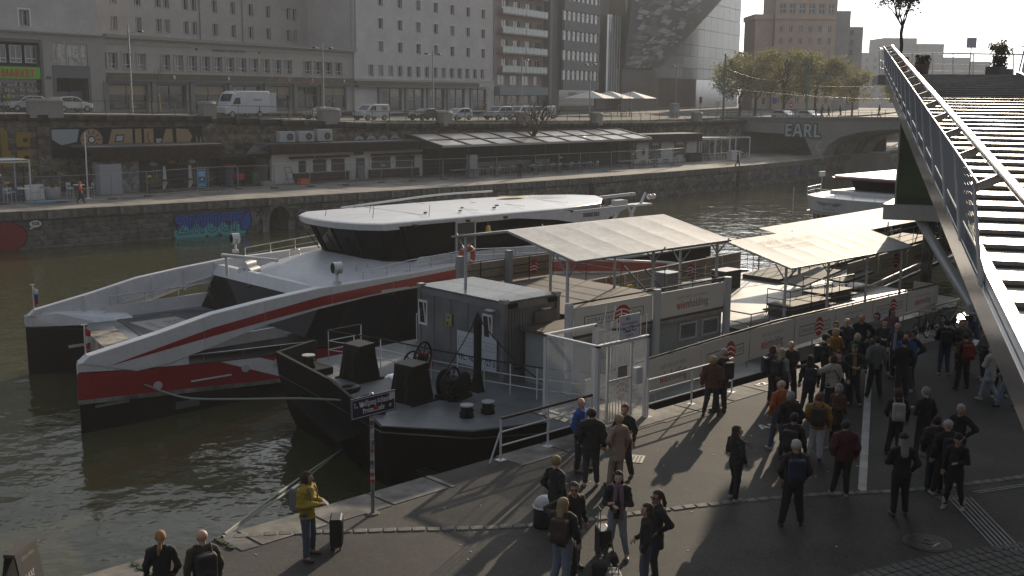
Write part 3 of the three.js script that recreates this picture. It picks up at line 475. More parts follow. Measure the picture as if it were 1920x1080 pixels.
// ================================================================ bridge
{
  const b = thing('road_bridge', 'grey concrete road bridge with arched ribs over the canal', 'bridge', [0, 0, 0]);
  const cm = mat([.34, .33, .315], .9, { map: TX.plaster });
  const side = (x0, x1, pts, name, m = cm) => obj(name, poly(pts.map(([z, y]) => [-z, y]), 0, x1 - x0).rotateY(Math.PI / 2).translate(x0, 0, 0), m, b);
  const topY = (z) => 5.15 + (z + 101) * .02;
  side(142, 163, [[-104, 4.45], [-104, topY(-104)], [-15, topY(-15)], [-15, topY(-15) - .7]], 'deck');
  side(141.9, 162, [[-101, 3.2], [-101, 4.5], [-92, 4.6], [-92, 3.0]], 'approach_girder');
  for (let k = 0; k < 3; k++) { // three ribs spring from the pier
    const a = [[-91.5, 4.65], [-91.5, 2.95], [-89.2, 2.5], [-87.8, 0], [-86.4, 0], [-85.4, 1.7], [-83.4, 2.9], [-80, 3.75], [-74, 4.3], [-60, 4.75], [-15, 5.2], [-15, 6.3], [-60, 5.4], [-91, 4.7]];
    side(142.05 + k * 5.4, 144.9 + k * 5.4, a, 'arch_rib');
  }
  side(142.02, 161, [[-91, 4.3], [-91, 4.75], [-16, 6.2], [-16, 5.9]], 'web');
  obj('abutment', [bx(141.6, 163, -.1, 4.6, -112, -101)], cm, b); obj('tunnel_wall', [bx(163, 163.4, 0, 4.6, -101, -88)], mat([.05, .05, .05], .9), b);
  obj('pier_foot', [bx(141.5, 160, -3, .15, -88.2, -85.6)], cm, b);
  obj('parapet_edge', [bar(V(141.9, topY(-104) + .05, -104), V(141.9, topY(-15) + .05, -15), .5, .25)], cm, b);
  for (let z = -103; z < -18; z += 2) obj('railing_post', [rod(V(142.1, topY(z), z), V(142.1, topY(z) + 1.1, z), .035, 5)], greenRail, b);
  for (const h of [.35, .72, 1.1]) obj('railing_bar', [rod(V(142.1, topY(-103) + h, -103), V(142.1, topY(-19) + h, -19), .028, 5)], greenRail, b);
  const gr = keep(new THREE.PlaneGeometry(8.4, 3)); gr.rotateY(-Math.PI / 2); obj('graffiti', gr.translate(141.87, 3.75, -89.6), printMat(8.4, 3, (x, W, H) => { x.clearRect(0, 0, W, H); x.lineJoin = 'round'; x.font = `bold ${H * .86}px sans-serif`; x.textAlign = 'center'; x.textBaseline = 'middle'; x.lineWidth = H * .12; x.strokeStyle = '#34393c'; x.strokeText('EARL', W / 2, H * .55, W * .95); x.fillStyle = '#a9b8b6'; x.fillText('EARL', W / 2, H * .55, W * .95); }, 256, { transparent: true }), b);
  ['C', 'A', 'Z'].forEach((s, k) => { const p = keep(new THREE.PlaneGeometry(1.6, 2)); p.rotateY(-Math.PI / 2); obj('graffiti', p.translate(142.03 + k * 5.4, 1.55, -86.9 + .35 * k), printMat(1.6, 2, (x, W, H) => { x.clearRect(0, 0, W, H); text(x, s, W, H, .95, .5, .54, '#a8a69c'); }, 96, { transparent: true }), b); });
}
struct('far_embankment', [bx(150, 420, -3.4, .1, -130, -92), bx(163, 420, -.1, 4.5, -150, -110)], paveM);
// ================================================================ railing along the street
{
  const segs = [[28, 36.7], [36.7, 51], [51, 63.9], [63.9, 78.8], [78.8, 90.9], [90.9, 104.2], [104.2, 127.6], [127.6, 141]], f = rng(31);
  const stM = mat([.36, .335, .30], .9, { map: TX.plaster, bump: TX.fine, bumpScale: .01 });
  const where = ['beside the supermarket', 'in front of the white hatchback', 'in front of the large white van', 'in front of the small lettered van', 'in front of the white hatchback and jeep', 'behind the bare tree', 'below the white parasols', 'next to the bridge'];
  segs.forEach(([a, c], i) => {
    const r = thing('street_railing', 'green iron railing ' + where[i], 'railing', far(a, 15.0, 0).toArray(), 0, 'green railings along the street'); r.position.set(0, 0, 0);
    const y = (x) => street((a + c) / 2) + (street(c) - street(a)) * .5 * ((x - (a + c) / 2) / (c - a)) + .02, a2 = a + .95, c2 = c - .95;
    for (const h of [.1, 1.08]) obj('rail', [curveBox(a2, c2, 14.97, 15.03, (x) => y(x) + h, (x) => y(x) + h + .05)], greenRail, r);
    const n = Math.round((c2 - a2) / 2.2); for (let k = 0; k <= n; k++) { const p = far(a2 + (c2 - a2) * k / n, 15, 0); obj('post', [rod(V(p.x, y(p.x) - .12, p.z), V(p.x, y(p.x) + 1.14, p.z), .035, 6)], greenRail, r); }
    const g = []; for (let x = a2 + .13; x < c2; x += .14) { const p = far(x, 15, 0); g.push(rod(V(x, y(x) + .1, p.z), V(x, y(x) + 1.1, p.z), .011, 4)); } stuff(obj('balusters', g, greenRail, r));
  });
  const pw = ['with stepped face beside the white hatchback', 'before the nose of the large white van', 'between the silver saloon and the lettered van', 'between the dark coupe and white hatchback', 'left of the bare tree', 'below the left parasol', 'nearest the bridge'];
  [36.7, 51, 63.9, 78.8, 90.9, 104.2, 127.6].forEach((x, i) => { const y = street(x - 1), p = far(x, 14.95, 0), o = thing('stone_pillar', 'squat stone pillar in the street railing ' + pw[i], 'pillar', [p.x, y - .35, p.z], dq(x), 'stone pillars in the street railing'); const w = i === 0 ? 1.35 : i === 2 ? 1.0 : .62; obj('shaft', [bx(-w, w, 0, 1.35, -.55, .55)], stM, o); obj('cap', [new THREE.CylinderGeometry(w * 1.3, w * 1.46, .22, 4, 1).rotateY(Math.PI / 4).scale(1.02, 1, .8 / Math.max(w, .55) * .75).translate(0, 1.46, 0)], stM, o); });
}
// ================================================================ lamps
function lamp(x, z, h, arms, label) {
  const o = thing('street_lamp', label, 'street lamp', [x, street(x) - .1, z], .25, 'street lamps'); obj('pole', [rod(V(0, 0, 0), V(0, h, 0), .11, 10, .07)], M.galv, o);
  arms.forEach((s) => { const a = obj('arm', [rod(V(0, h - .7, 0), V(s * 1.15, h - .5, 0), .04, 6)], M.galv, o); obj('lamp_head', [new THREE.SphereGeometry(.34, 12, 8).scale(1, .35, .6).translate(s * 1.35, h - .47, 0)], M.darkSteel, a); });
}
lamp(46.7, -101.1, 8.1, [1], 'single-arm street lamp beside the supermarket building'); lamp(74, -110.2, 8.6, [-1, 1], 'double-arm street lamp in front of the low beige wing'); lamp(90.3, -110.2, 8.6, [-1, 1], 'double-arm street lamp in front of the tall plaster block'); lamp(108.9, -113.6, 8.6, [1], 'thin street lamp in front of the pink balcony block'); lamp(128.5, -118.9, 8.6, [-1, 1], 'street lamp standing among the white parasols'); lamp(152.6, -121.3, 9, [-1, 1], 'street lamp in front of the slanted hotel');
{ // tram wire masts
  const gm = mat([.07, .15, .11], .6); const mk = (x, z, h, label) => { const o = thing('overhead_wire_mast', label, 'mast', [x, 4.9, z], 0, 'green masts by the bridge'); obj('mast', [rod(V(0, 0, 0), V(0, h, 0), .16, 10, .11)], gm, o); obj('bracket', [rod(V(0, h - .3, 0), V(-.9, h - .1, .3), .04)], gm, o); return o; };
  mk(131.8, -96.2, 9.3, 'green mast at the left end of the bridge'); mk(151, -94.8, 8.9, 'green mast standing behind the bridge railing');
  const wires = [[V(132, 12.2, -96), V(151, 11.5, -95)], [V(151, 11.5, -95), V(190, 14, -78)], [V(132, 9.5, -96), V(200, 9, -90)], [V(151, 10, -95), V(220, 13.5, -84)], [V(110, 14, -114), V(151, 12.8, -95)]];
  tag(obj('overhead_wires', wires.map(([a, c]) => sag(a, c, 1.1, .012)), M.darkSteel), 'thin overhead wires strung between the green masts', 'wire');
  const bm = mat([.7, .7, .66], .4); const g = thing('string_light', 'string of small bulbs hanging across the bridge', 'string light', [0, 0, 0]); const a = V(140, 9.3, -92), c = V(160, 7.5, -80); obj('cable', [sag(a, c, .7, .012)], M.darkSteel, g); for (let i = 1; i < 12; i++) { const t = i / 12, p = a.clone().lerp(c, t); obj('bulb', [new THREE.SphereGeometry(.09, 8, 6).translate(p.x, p.y - 2.8 * t * (1 - t), p.z)], bm, g); }
}
// ================================================================ trees
function leaves(n, f, spot, size, mats, parent, name = 'foliage') { // small leaf faces grouped in clumps
  const sets = mats.map(() => []);
  for (let i = 0; i < n; i++) { const p = spot(f), k = Math.floor(f() * mats.length), s = size * (.5 + f()), u = V(f() - .5, f() - .5, f() - .5).normalize(), w = V(f() - .5, f() - .5, f() - .5).cross(u).normalize().multiplyScalar(s * .55); u.multiplyScalar(s); sets[k].push([p.clone().sub(u), p.clone().add(w), p.clone().add(u), p.clone().sub(w)]); }
  mats.forEach((m, k) => sets[k].length && obj(name, [quads(sets[k])], m, parent));
}
function branches(f, a, dir, len, r, depth, out, tips, spread = .6, kids = 3) {
  const b = a.clone().addScaledVector(dir, len), mid = a.clone().lerp(b, .5).add(V((f() - .5) * len * .12, (f() - .5) * len * .08, (f() - .5) * len * .12)); out.push(rod(a, mid, r, depth > 2 ? 7 : 5, r * .85), rod(mid, b, r * .85, depth > 2 ? 7 : 5, r * .66));
  if (depth <= 0) { tips.push(b); return; }
  for (let k = 0; k < kids; k++) { const d = dir.clone().add(V((f() - .5) * 2 * spread, (f() - .35) * spread * 1.3, (f() - .5) * 2 * spread)).normalize(); branches(f, k === 0 ? b : a.clone().lerp(b, .55 + .45 * f()), d, len * (.62 + f() * .25), r * (k === 0 ? .66 : .5), depth - 1, out, tips, spread, kids); }
}
const bark = mat([.055, .043, .033], .95, { map: TX.gritc }), barkPale = mat([.16, .13, .10], .95, { map: TX.gritc });
const leafT = (c) => mat(c, .9, { transmission: .5, thickness: 0, phys: true });
const springLeaf = [leafT([.23, .21, .07]), leafT([.17, .17, .06]), leafT([.28, .25, .10])], deepLeaf = [mat([.035, .05, .022], .8), mat([.05, .065, .03], .8), mat([.025, .036, .018], .8)];
function leafyTree(seed, name, label, x, y, z, h, r, mats, n, group) {
  const f = rng(seed), o = thing(name, label, 'tree', [x, y, z], 0, group), wood = [], tips = []; branches(f, V(0, 0, 0), V(0, 1, 0), h * .34, h * .022, 3, wood, tips, .75, 4); obj('trunk', wood, bark, o);
  const cl = Array.from({ length: 34 }, () => { const u = V(f() - .5, f() - .5, f() - .5).normalize().multiplyScalar(Math.cbrt(f())); return V(u.x * r, h * .64 + u.y * h * .34, u.z * r); });
  leaves(n, f, () => { const c = cl[Math.floor(f() * cl.length)], d = V(f() + f() + f() - 1.5, f() + f() + f() - 1.5, f() + f() + f() - 1.5); return c.clone().addScaledVector(d, r * .26); }, h * .019, mats, o, 'crown'); return o;
}
const T = 'spring trees beyond the bridge';
leafyTree(1, 'street_tree', 'broad tree in pale spring leaf nearest the glass hotel', 158, 4.8, -112, 9.8, 4.6, springLeaf, 5200, T); leafyTree(2, 'street_tree', 'tall spring tree between the two green masts', 168, 4.8, -110, 11.8, 5, springLeaf, 5600, T); leafyTree(3, 'street_tree', 'spring tree in front of the beige tower', 181, 4.8, -112, 11.8, 5, springLeaf, 5200, T); leafyTree(4, 'street_tree', 'smaller spring tree right of the second green mast', 182, 4.8, -105, 9.2, 3.8, springLeaf, 3600, T); leafyTree(5, 'street_tree', 'hazy tree just left of the stair top', 205, 4, -107, 11, 4, springLeaf, 3200, T); leafyTree(6, 'street_tree', 'spring tree rising behind the glass hotel corner', 174, 4.8, -120, 12.5, 4.6, springLeaf, 4200, T);
{ // bare tree growing by the pergola
  const f = rng(58), o = thing('bare_tree', 'gnarled bare tree growing through the pergola roof', 'tree', [88.7, 0, -90.6]), w = [], tips = []; w.push(rod(V(0, 0, 0), V(.1, 3.9, 0), .24, 8, .2)); for (const d of [[-.85, .5, .1], [-.45, .8, .2], [.3, .9, 0], [.7, .65, -.2], [.15, .8, .5]]) branches(f, V(.1, 3.7, 0), V(...d).normalize(), 1.65, .13, 4, w, tips, .62, 3); obj('trunk', [w[0]], bark, o); obj('crown', w.slice(1), bark, o);
}
const sapT = ['in front of the restaurant windows lettered in white', 'behind the rear of the large van', 'left of the silver saloon', 'behind the white hatchback', 'left one below the parasols', 'right one below the parasols'];
[[52.2, -107.1], [68.3, -108.6], [71.2, -108.6], [101.9, -113.3], [138.1, -120.9], [140.7, -121.3]].forEach(([x, z], i) => { // staked saplings
  const f = rng(200 + i), o = thing('staked_sapling', 'bare sapling tied to wooden stakes ' + sapT[i], 'tree', [x, street(x) - .05, z], 0, 'staked street saplings'), w = [], t = []; branches(f, V(0, 1.6, 0), V(0, 1, 0), 1.2, .035, 3, w, t, .55, 3); obj('trunk', [rod(V(0, 0, 0), V(0, 1.6, 0), .045, 6), ...w], bark, o);
  const sm = mat([.42, .30, .18], .85, { map: TX.wood }); for (const [a, c] of [[-.5, -.3], [.5, -.3], [0, .5]]) obj('stake', [rod(V(a, 0, c), V(a * .55, 2.0, c * .55), .05, 7)], sm, o); obj('crossbar', [bar(V(-.32, 1.9, -.17), V(.32, 1.9, -.17), .05, .09)], sm, o);
  if (i === 1 || i === 2) leaves(160, f, () => t[Math.floor(f() * t.length)].clone().add(V((f() - .5) * .3, (f() - .5) * .3, (f() - .5) * .3)), .07, [leafT([.16, .03, .05])], o, 'blossom');
});
// ================================================================ vehicles
function wheel(parent, x, z, r) { const w = obj('wheel', [new THREE.CylinderGeometry(r, r, .2, 18).rotateX(Math.PI / 2).translate(x, r, z)], M.tyre, parent); obj('rim', [new THREE.CylinderGeometry(r * .64, r * .6, .215, 12).rotateX(Math.PI / 2).translate(x, r, z)], M.galv, w); }
function vehicle(name, label, x, z, turn, o) { // nose towards -x
  const t = thing(name, label, o.cat, [x, street(x) - .06, z], turn, 'vehicles on the street'), w = o.w / 2, paint = mat(o.c, .25, { clearcoat: .9, clearcoatRoughness: .06, map: TX.plaster });
  obj('body', [poly(o.side, -w, w, .09)], paint, t); if (o.roof) obj('cabin', [loft(o.roof.map(([rx, ry, rw]) => [V(rx, ry, -rw), V(rx, ry, rw)]).map((a, i, all) => all[i]).reduce((acc, a) => acc, [o.roof.map(([rx, ry, rw]) => V(rx, ry, -rw)), o.roof.map(([rx, ry, rw]) => V(rx, ry, rw))]))], o.glassCabin ? GL.dark : paint, t);
  if (o.top) obj('roof', [poly(o.top, -w + .14, w - .14, .05)], paint, t);
  (o.win || []).forEach((p) => { for (const s of [-1, 1]) obj('side_window', [poly(p, 0, .02).translate(0, 0, s > 0 ? w - .01 : -w - .01)], GL.dark, t); });
  if (o.screen) obj('windscreen', [sheet(o.screen.map((p) => V(p[0], p[1], p[2])), .03)], GL.dark, t);
  for (const s of [-1, 1]) { wheel(t, o.ax[0], s * (w - .08), o.r); wheel(t, o.ax[1], s * (w - .08), o.r); obj('headlight', [new THREE.SphereGeometry(.14, 10, 6).scale(.6, .7, 1).translate(o.front + .1, o.lh, s * (w - .28))], mat([.7, .72, .75], .1, { clearcoat: 1 }), t); obj('tail_light', [bx(o.rear - .05, o.rear + .01, o.lh + .1, o.lh + .4, s * (w - .22) - .08, s * (w - .22) + .08)], mat([.4, .01, .01], .3), t); }
  obj('bumper', [bx(o.front - .02, o.front + .2, .28, .55, -w + .1, w - .1), bx(o.rear - .2, o.rear + .02, .3, .58, -w + .1, w - .1)], M.darkSteel, t); return t;
}
const hatch = { cat: 'car', w: 1.75, r: .31, ax: [-1.3, 1.2], front: -2.05, rear: 1.95, lh: .68, side: [[-2.05, .35], [1.95, .35], [1.98, .75], [1.85, 1.05], [1.35, 1.46], [.2, 1.5], [-.35, 1.42], [-1.1, .98], [-1.95, .82]], win: [[[-.9, 1.0], [-.3, 1.36], [.25, 1.42], [.25, 1.0]], [[.33, 1.0], [.33, 1.42], [1.2, 1.38], [1.5, 1.04]]], screen: [[-1.06, 1.0, -.72], [-1.06, 1.0, .72], [-.4, 1.4, .62], [-.4, 1.4, -.62]] };
const saloon = { ...hatch, front: -2.25, rear: 2.2, ax: [-1.4, 1.35], side: [[-2.25, .33], [2.2, .33], [2.22, .85], [2.0, .98], [1.45, 1.05], [.85, 1.4], [0, 1.44], [-.45, 1.38], [-1.15, .95], [-2.15, .78]], win: [[[-.95, .98], [-.4, 1.32], [.15, 1.37], [.15, .98]], [[.22, .98], [.22, 1.37], [.8, 1.33], [1.25, 1.02]]], screen: [[-1.12, .97, -.72], [-1.12, .97, .72], [-.5, 1.35, .6], [-.5, 1.35, -.6]] };
const smallVan = { cat: 'van', w: 1.85, r: .32, ax: [-1.35, 1.3], front: -2.1, rear: 2.15, lh: .75, side: [[-2.1, .38], [2.15, .38], [2.17, 1.0], [2.1, 1.75], [1.95, 1.84], [-.3, 1.84], [-.75, 1.72], [-1.35, 1.12], [-2.0, .95]], win: [[[-1.1, 1.15], [-.62, 1.62], [-.05, 1.62], [-.05, 1.15]]], screen: [[-1.3, 1.16, -.74], [-1.3, 1.16, .74], [-.78, 1.68, .66], [-.78, 1.68, -.66]] };
const bigVan = { cat: 'van', w: 2.04, r: .36, ax: [-2.1, 1.55], front: -3.0, rear: 3.0, lh: .85, side: [[-3.0, .42], [3.0, .42], [3.02, 2.5], [2.85, 2.72], [-1.2, 2.72], [-1.75, 2.45], [-2.3, 1.35], [-2.95, 1.08]], win: [[[-2.0, 1.4], [-1.65, 2.05], [-1.0, 2.05], [-1.0, 1.4]]], screen: [[-2.25, 1.4, -.82], [-2.25, 1.4, .82], [-1.78, 2.4, .74], [-1.78, 2.4, -.74]] };
const suv = { ...hatch, w: 1.85, r: .36, side: [[-2.2, .45], [2.1, .45], [2.12, 1.05], [2.0, 1.65], [1.6, 1.75], [-.1, 1.78], [-.55, 1.68], [-1.1, 1.15], [-2.1, 1.02]], front: -2.2, rear: 2.1, ax: [-1.35, 1.3], win: [[[-.9, 1.18], [-.4, 1.62], [.2, 1.66], [.2, 1.18]], [[.3, 1.18], [.3, 1.66], [1.6, 1.6], [1.75, 1.2]]], screen: [[-1.06, 1.18, -.75], [-1.06, 1.18, .75], [-.58, 1.65, .65], [-.58, 1.65, -.65]] };
{
  const bv = vehicle('delivery_van', 'large white high-roof van with open rear door and grey lettering', 59.8, -104, .2, { ...bigVan, c: [.62, .65, .70] });
  obj('rear_door', [cb(.06, 2.0, .9, 3.3, 1.55, 1.0, .9)], mat([.55, .58, .62], .4), bv); obj('door_panel', [cb(.02, 1.7, .7, 3.34, 1.55, 1.03, .9)], mat([.30, .21, .11], .9), bv);
  signFace(bv, 'side_lettering', 1.3, .3, 1.3, 1.85, 1.03, lettersMat(1.3, .3, 'Straßendienst', '#5a5e66', 192)); obj('beacon', [new THREE.CylinderGeometry(.08, .1, .14, 10).translate(-1.2, 2.8, .4)], mat([.8, .35, .02], .3), bv);
  const tv = vehicle('small_van', 'small white van with dark red company lettering', 78, -106.5, .14, { ...smallVan, c: [.66, .67, .68] }); signFace(tv, 'side_lettering', 1.15, .62, 1.25, 1.38, .945, lettersMat(1.15, .62, 'TKE', '#6b1830', 160));
  vehicle('parked_saloon', 'silver saloon behind the railing left of the lettered van', 73.3, -109.5, .16, { ...saloon, c: [.42, .46, .50] }); vehicle('parked_saloon', 'dark coupe between the lettered van and white hatchback', 87, -107.7, .16, { ...saloon, c: [.02, .024, .03] }); vehicle('parked_hatchback', 'white hatchback right of the dark coupe', 93.9, -109.6, .16, { ...hatch, c: [.62, .65, .72] }); vehicle('parked_jeep', 'pale jeep at the left edge of the bare tree', 101.5, -110.2, .16, { ...suv, c: [.45, .47, .49] });
  vehicle('small_van', 'white van seen through the left boughs of the bare tree', 106.8, -111.6, .18, { ...smallVan, c: [.62, .64, .66] }); vehicle('small_van', 'white van behind the right boughs of the bare tree', 112.2, -112.8, .18, { ...smallVan, c: [.58, .6, .62] });
  vehicle('parked_hatchback', 'white hatchback half hidden by the left stone pillar', 44.0, -108.8, .2 + Math.PI, { ...hatch, c: [.66, .67, .68] }); vehicle('parked_hatchback', 'pale car beside the workers in yellow vests', 40.4, -110.5, .2, { ...hatch, c: [.5, .53, .56] });
  for (let i = 0; i < 2; i++) vehicle('bridge_car', ['white car at the left end of the bridge', 'second white car on the bridge behind it'][i], 150 + i * 1.5, -98 + i * 3.4, 1.4, { ...hatch, c: [.6, .6, .6] });
}
{ // parasols of the cafe
  const pm = mat([.72, .70, .64], .8, { transmission: .25, thickness: 0, phys: true }); [[142.1, -131.2, 'leftmost of three white square parasols below the office'], [148.3, -132.3, 'middle one of three white square parasols'], [154.9, -133.1, 'rightmost of three white square parasols beside the dark hotel base']].forEach(([x, z, l]) => { const o = thing('cafe_parasol', l, 'parasol', [x, 4.85, z], .4, 'cafe parasols'), c = [[-3.6, -3.6], [3.6, -3.6], [3.6, 3.6], [-3.6, 3.6]].map((p) => V(p[0], 2.9, p[1])), t = V(0, 4.1, 0); obj('canopy', [quads(c.map((p, i) => [p, c[(i + 1) % 4], t]))], pm, o); obj('pole', [rod(V(0, 0, 0), V(0, 4, 0), .06)], M.galv, o); for (let i = 0; i < 4; i++) obj('rib', [rod(V(0, 3.9, 0), c[i].clone().setY(2.86), .025, 5)], M.galv, o); });
  const cm = mat([.05, .05, .05], .8); for (let i = 0; i < 6; i++) { const o = thing('cafe_table', ['leftmost', 'second', 'third', 'fourth', 'fifth', 'rightmost'][i] + ' small dark table under the white parasols', 'table', [139 + i * 2.9, 4.85, -127.5 - (i % 2)], 0, 'tables under the parasols'); obj('table_top', [new THREE.CylinderGeometry(.45, .45, .04, 14).translate(0, .74, 0)], cm, o); obj('leg', [rod(V(0, 0, 0), V(0, .73, 0), .04)], cm, o); }
}
{ // signs and boxes near the bridge
  const pole = (x, z, h, label, face) => { const o = thing('traffic_sign', label, 'sign', [x, 4.85, z], -.7); obj('pole', [rod(V(0, 0, 0), V(0, h, 0), .035)], M.galv, o); face(o, h); };
  pole(150, -97, 2.6, 'round no-entry sign at the bridge end', (o, h) => { obj('disc', [new THREE.CylinderGeometry(.36, .36, .03, 20).rotateX(Math.PI / 2).translate(0, h - .36, .04)], mat([.45, .015, .015], .5), o); obj('white_bar', [bx(-.24, .24, h - .43, h - .29, .056, .075)], mat([.7, .7, .7], .5), o); });
  pole(147, -98, 3.3, 'blue square sign above the traffic light', (o, h) => obj('plate', [bx(-.3, .3, h - .9, h, .03, .06)], mat([.03, .07, .3], .5), o)); pole(141, -104, 2.7, 'white rectangular plate sign by the hotel', (o, h) => obj('plate', [bx(-.3, .3, h - .8, h, .03, .06)], mat([.5, .5, .5], .5), o));
  const tl = (x, z, label) => { const o = thing('traffic_light', label, 'traffic light', [x, 4.85, z], -.7); obj('pole', [rod(V(0, 0, 0), V(0, 3.4, 0), .06)], M.galv, o); obj('housing', [bx(-.17, .17, 2.4, 3.35, .02, .26)], M.darkSteel, o); [[.4, .02, .02], [.15, .1, .02], [.02, .12, .05]].forEach((c, i) => obj('lens', [new THREE.CylinderGeometry(.1, .1, .03, 12).rotateX(Math.PI / 2).translate(0, 3.18 - i * .3, .275)], mat(c, .3), o)); };
  tl(145.6, -99, 'traffic light beside the blue sign'); tl(138, -105, 'traffic light left of the first green mast'); tl(142.5, -101.2, 'traffic light right of the first green mast');
  const cab = thing('street_cabinet', 'pale grey utility cabinet on the pavement by the hotel', 'cabinet', [140.4, 4.9, -111.8], .3); obj('box', [bx(-1.1, 1.1, 0, 2.1, -.4, .4)], M.greyPaint, cab); obj('lid', [bx(-1.2, 1.2, 2.1, 2.2, -.5, .5)], M.galv, cab);
}
// ================================================================ bars on the far promenade
const brownW = mat([.055, .033, .024], .75, { map: TX.wood }), blackW = mat([.02, .019, .018], .8, { map: TX.wood }), whiteW = mat([.66, .66, .64], .85, { map: TX.plaster }), roofFelt = mat([.075, .075, .078], .85, { map: TX.blot });
function planks(parent, name, x0, x1, y0, y1, z, n, m, d = .05) { for (let i = 0; i < n; i++) { const a = y0 + (y1 - y0) * i / n; obj(name, [bx(x0, x1, a + .008, a + (y1 - y0) / n - .008, z, z + d)], m, parent); } }
{ // bar with the palm mural
  const b = thing('palm_mural_bar', 'dark bar hut with painted palm leaves and slanted brown roof edge', 'hut', [38.4, 0, -91.3]);
  obj('wall', [bx(4.1, 10.9, 0, 3, -3, 0)], mat([.030, .030, .028], .85), b); obj('white_panel', [bx(.6, 4.08, 0, 2.85, -1.2, .05)], mat([.40, .41, .43], .7, { map: TX.stone }), b); obj('white_side_box', [bx(.3, 2.2, 0, 2.5, .06, .9)], mat([.33, .34, .37], .7), b);
  obj('fascia', [loft([[V(-.3, 2.72, .9), V(11.2, 2.62, .9), V(11.5, 3.75, 1.4), V(-.6, 3.85, 1.4)], [V(-.3, 2.72, .8), V(11.2, 2.62, .8), V(11.5, 3.75, 1.3), V(-.6, 3.85, 1.3)]])], brownW, b); obj('roof', [bx(-.5, 11.4, 3.75, 3.95, -3.4, 1.3)], roofFelt, b);
  const lm = [mat([.14, .14, .07], .8), mat([.09, .10, .06], .8)], f = rng(21); const frond = (cx, cy, n, r, a0, a1) => { for (let i = 0; i < n; i++) { const a = a0 + (a1 - a0) * i / (n - 1), l = r * (.7 + .4 * f()); obj('painted_leaf', [poly([[cx, cy - .03], [cx + Math.cos(a) * l * .6 - Math.sin(a) * .11, cy + Math.sin(a) * l * .6 + Math.cos(a) * .11], [cx + Math.cos(a) * l, cy + Math.sin(a) * l], [cx + Math.cos(a) * l * .6 + Math.sin(a) * .07, cy + Math.sin(a) * l * .6 - Math.cos(a) * .07]], .0, .02)], lm[i % 2], b); } };
  frond(9.6, .3, 13, 2.2, .35, 2.8); frond(5.6, .35, 9, 1.7, .3, 2.6); frond(8.3, 1.7, 8, 1.3, -.4, 2.4);
  obj('hatch', [bx(6.3, 8.6, .9, 2.15, .01, .05)], mat([.012, .011, .01], .9), b); obj('counter', [bx(6.1, 8.8, .85, .95, 0, .5)], brownW, b); for (const x of [6.15, 8.55]) obj('white_post', [poly([[x, .1], [x + .12, 2.1], [x + .3, 2.1], [x + .45, .6], [x + .2, .1]].reverse(), .06, .12)], mat([.5, .51, .52], .7), b);
  for (const [x, y, c] of [[5.4, 2.3, [.22, .32, .28]], [7.1, 2.45, [.3, .14, .08]], [9.0, 2.4, [.42, .42, .44]], [9.9, 1.5, [.2, .32, .28]]]) obj('painted_animal', [poly([[x - .4, y], [x - .1, y + .22], [x + .3, y + .12], [x + .45, y - .1], [x, y - .18]].reverse(), .02, .045)], mat(c, .8), b);
  const hum = mat([.1, .11, .12], .8); for (const [x, y] of [[3.2, 2.2], [3.4, .7], [2.6, 2.5]]) obj('painted_bird', [poly([[x - .5, y + .35], [x - .1, y + .05], [x + .2, y + .1], [x + .55, y + .2], [x + .2, y - .05], [x, y - .6], [x - .12, y - .1]].reverse(), .055, .075)], hum, b);
  obj('deck', [bx(4.2, 11.4, -.05, .14, .02, 2)], mat([.2, .16, .12], .85, { map: TX.wood }), b);
  const s = thing('poster_stand', 'blue poster stand in front of the palm mural bar', 'poster', [47.2, 0, -89.2]); signFace(s, 'poster', .75, 1.55, 0, 1.05, .06, printMat(.75, 1.55, (x, W, H) => { x.fillStyle = '#2f6ea8'; x.fillRect(0, 0, W, H); x.fillStyle = '#7fc0e0'; x.fillRect(W * .1, H * .1, W * .8, H * .3); x.fillStyle = '#123a6a'; x.beginPath(); x.arc(W * .5, H * .55, W * .28, 0, 7); x.fill(); x.fillStyle = '#e8e0d0'; x.beginPath(); x.arc(W * .5, H * .55, W * .14, 0, 7); x.fill(); x.fillStyle = '#5fa8d8'; x.fillRect(W * .1, H * .78, W * .8, H * .12); }, 128)); obj('board', [bx(-.38, .38, .25, 1.85, 0, .05)], frameW, s); for (const a of [-.4, .4]) obj('foot', [bx(a - .03, a + .03, 0, 1.9, -.03, .03)], M.galv, s);
}
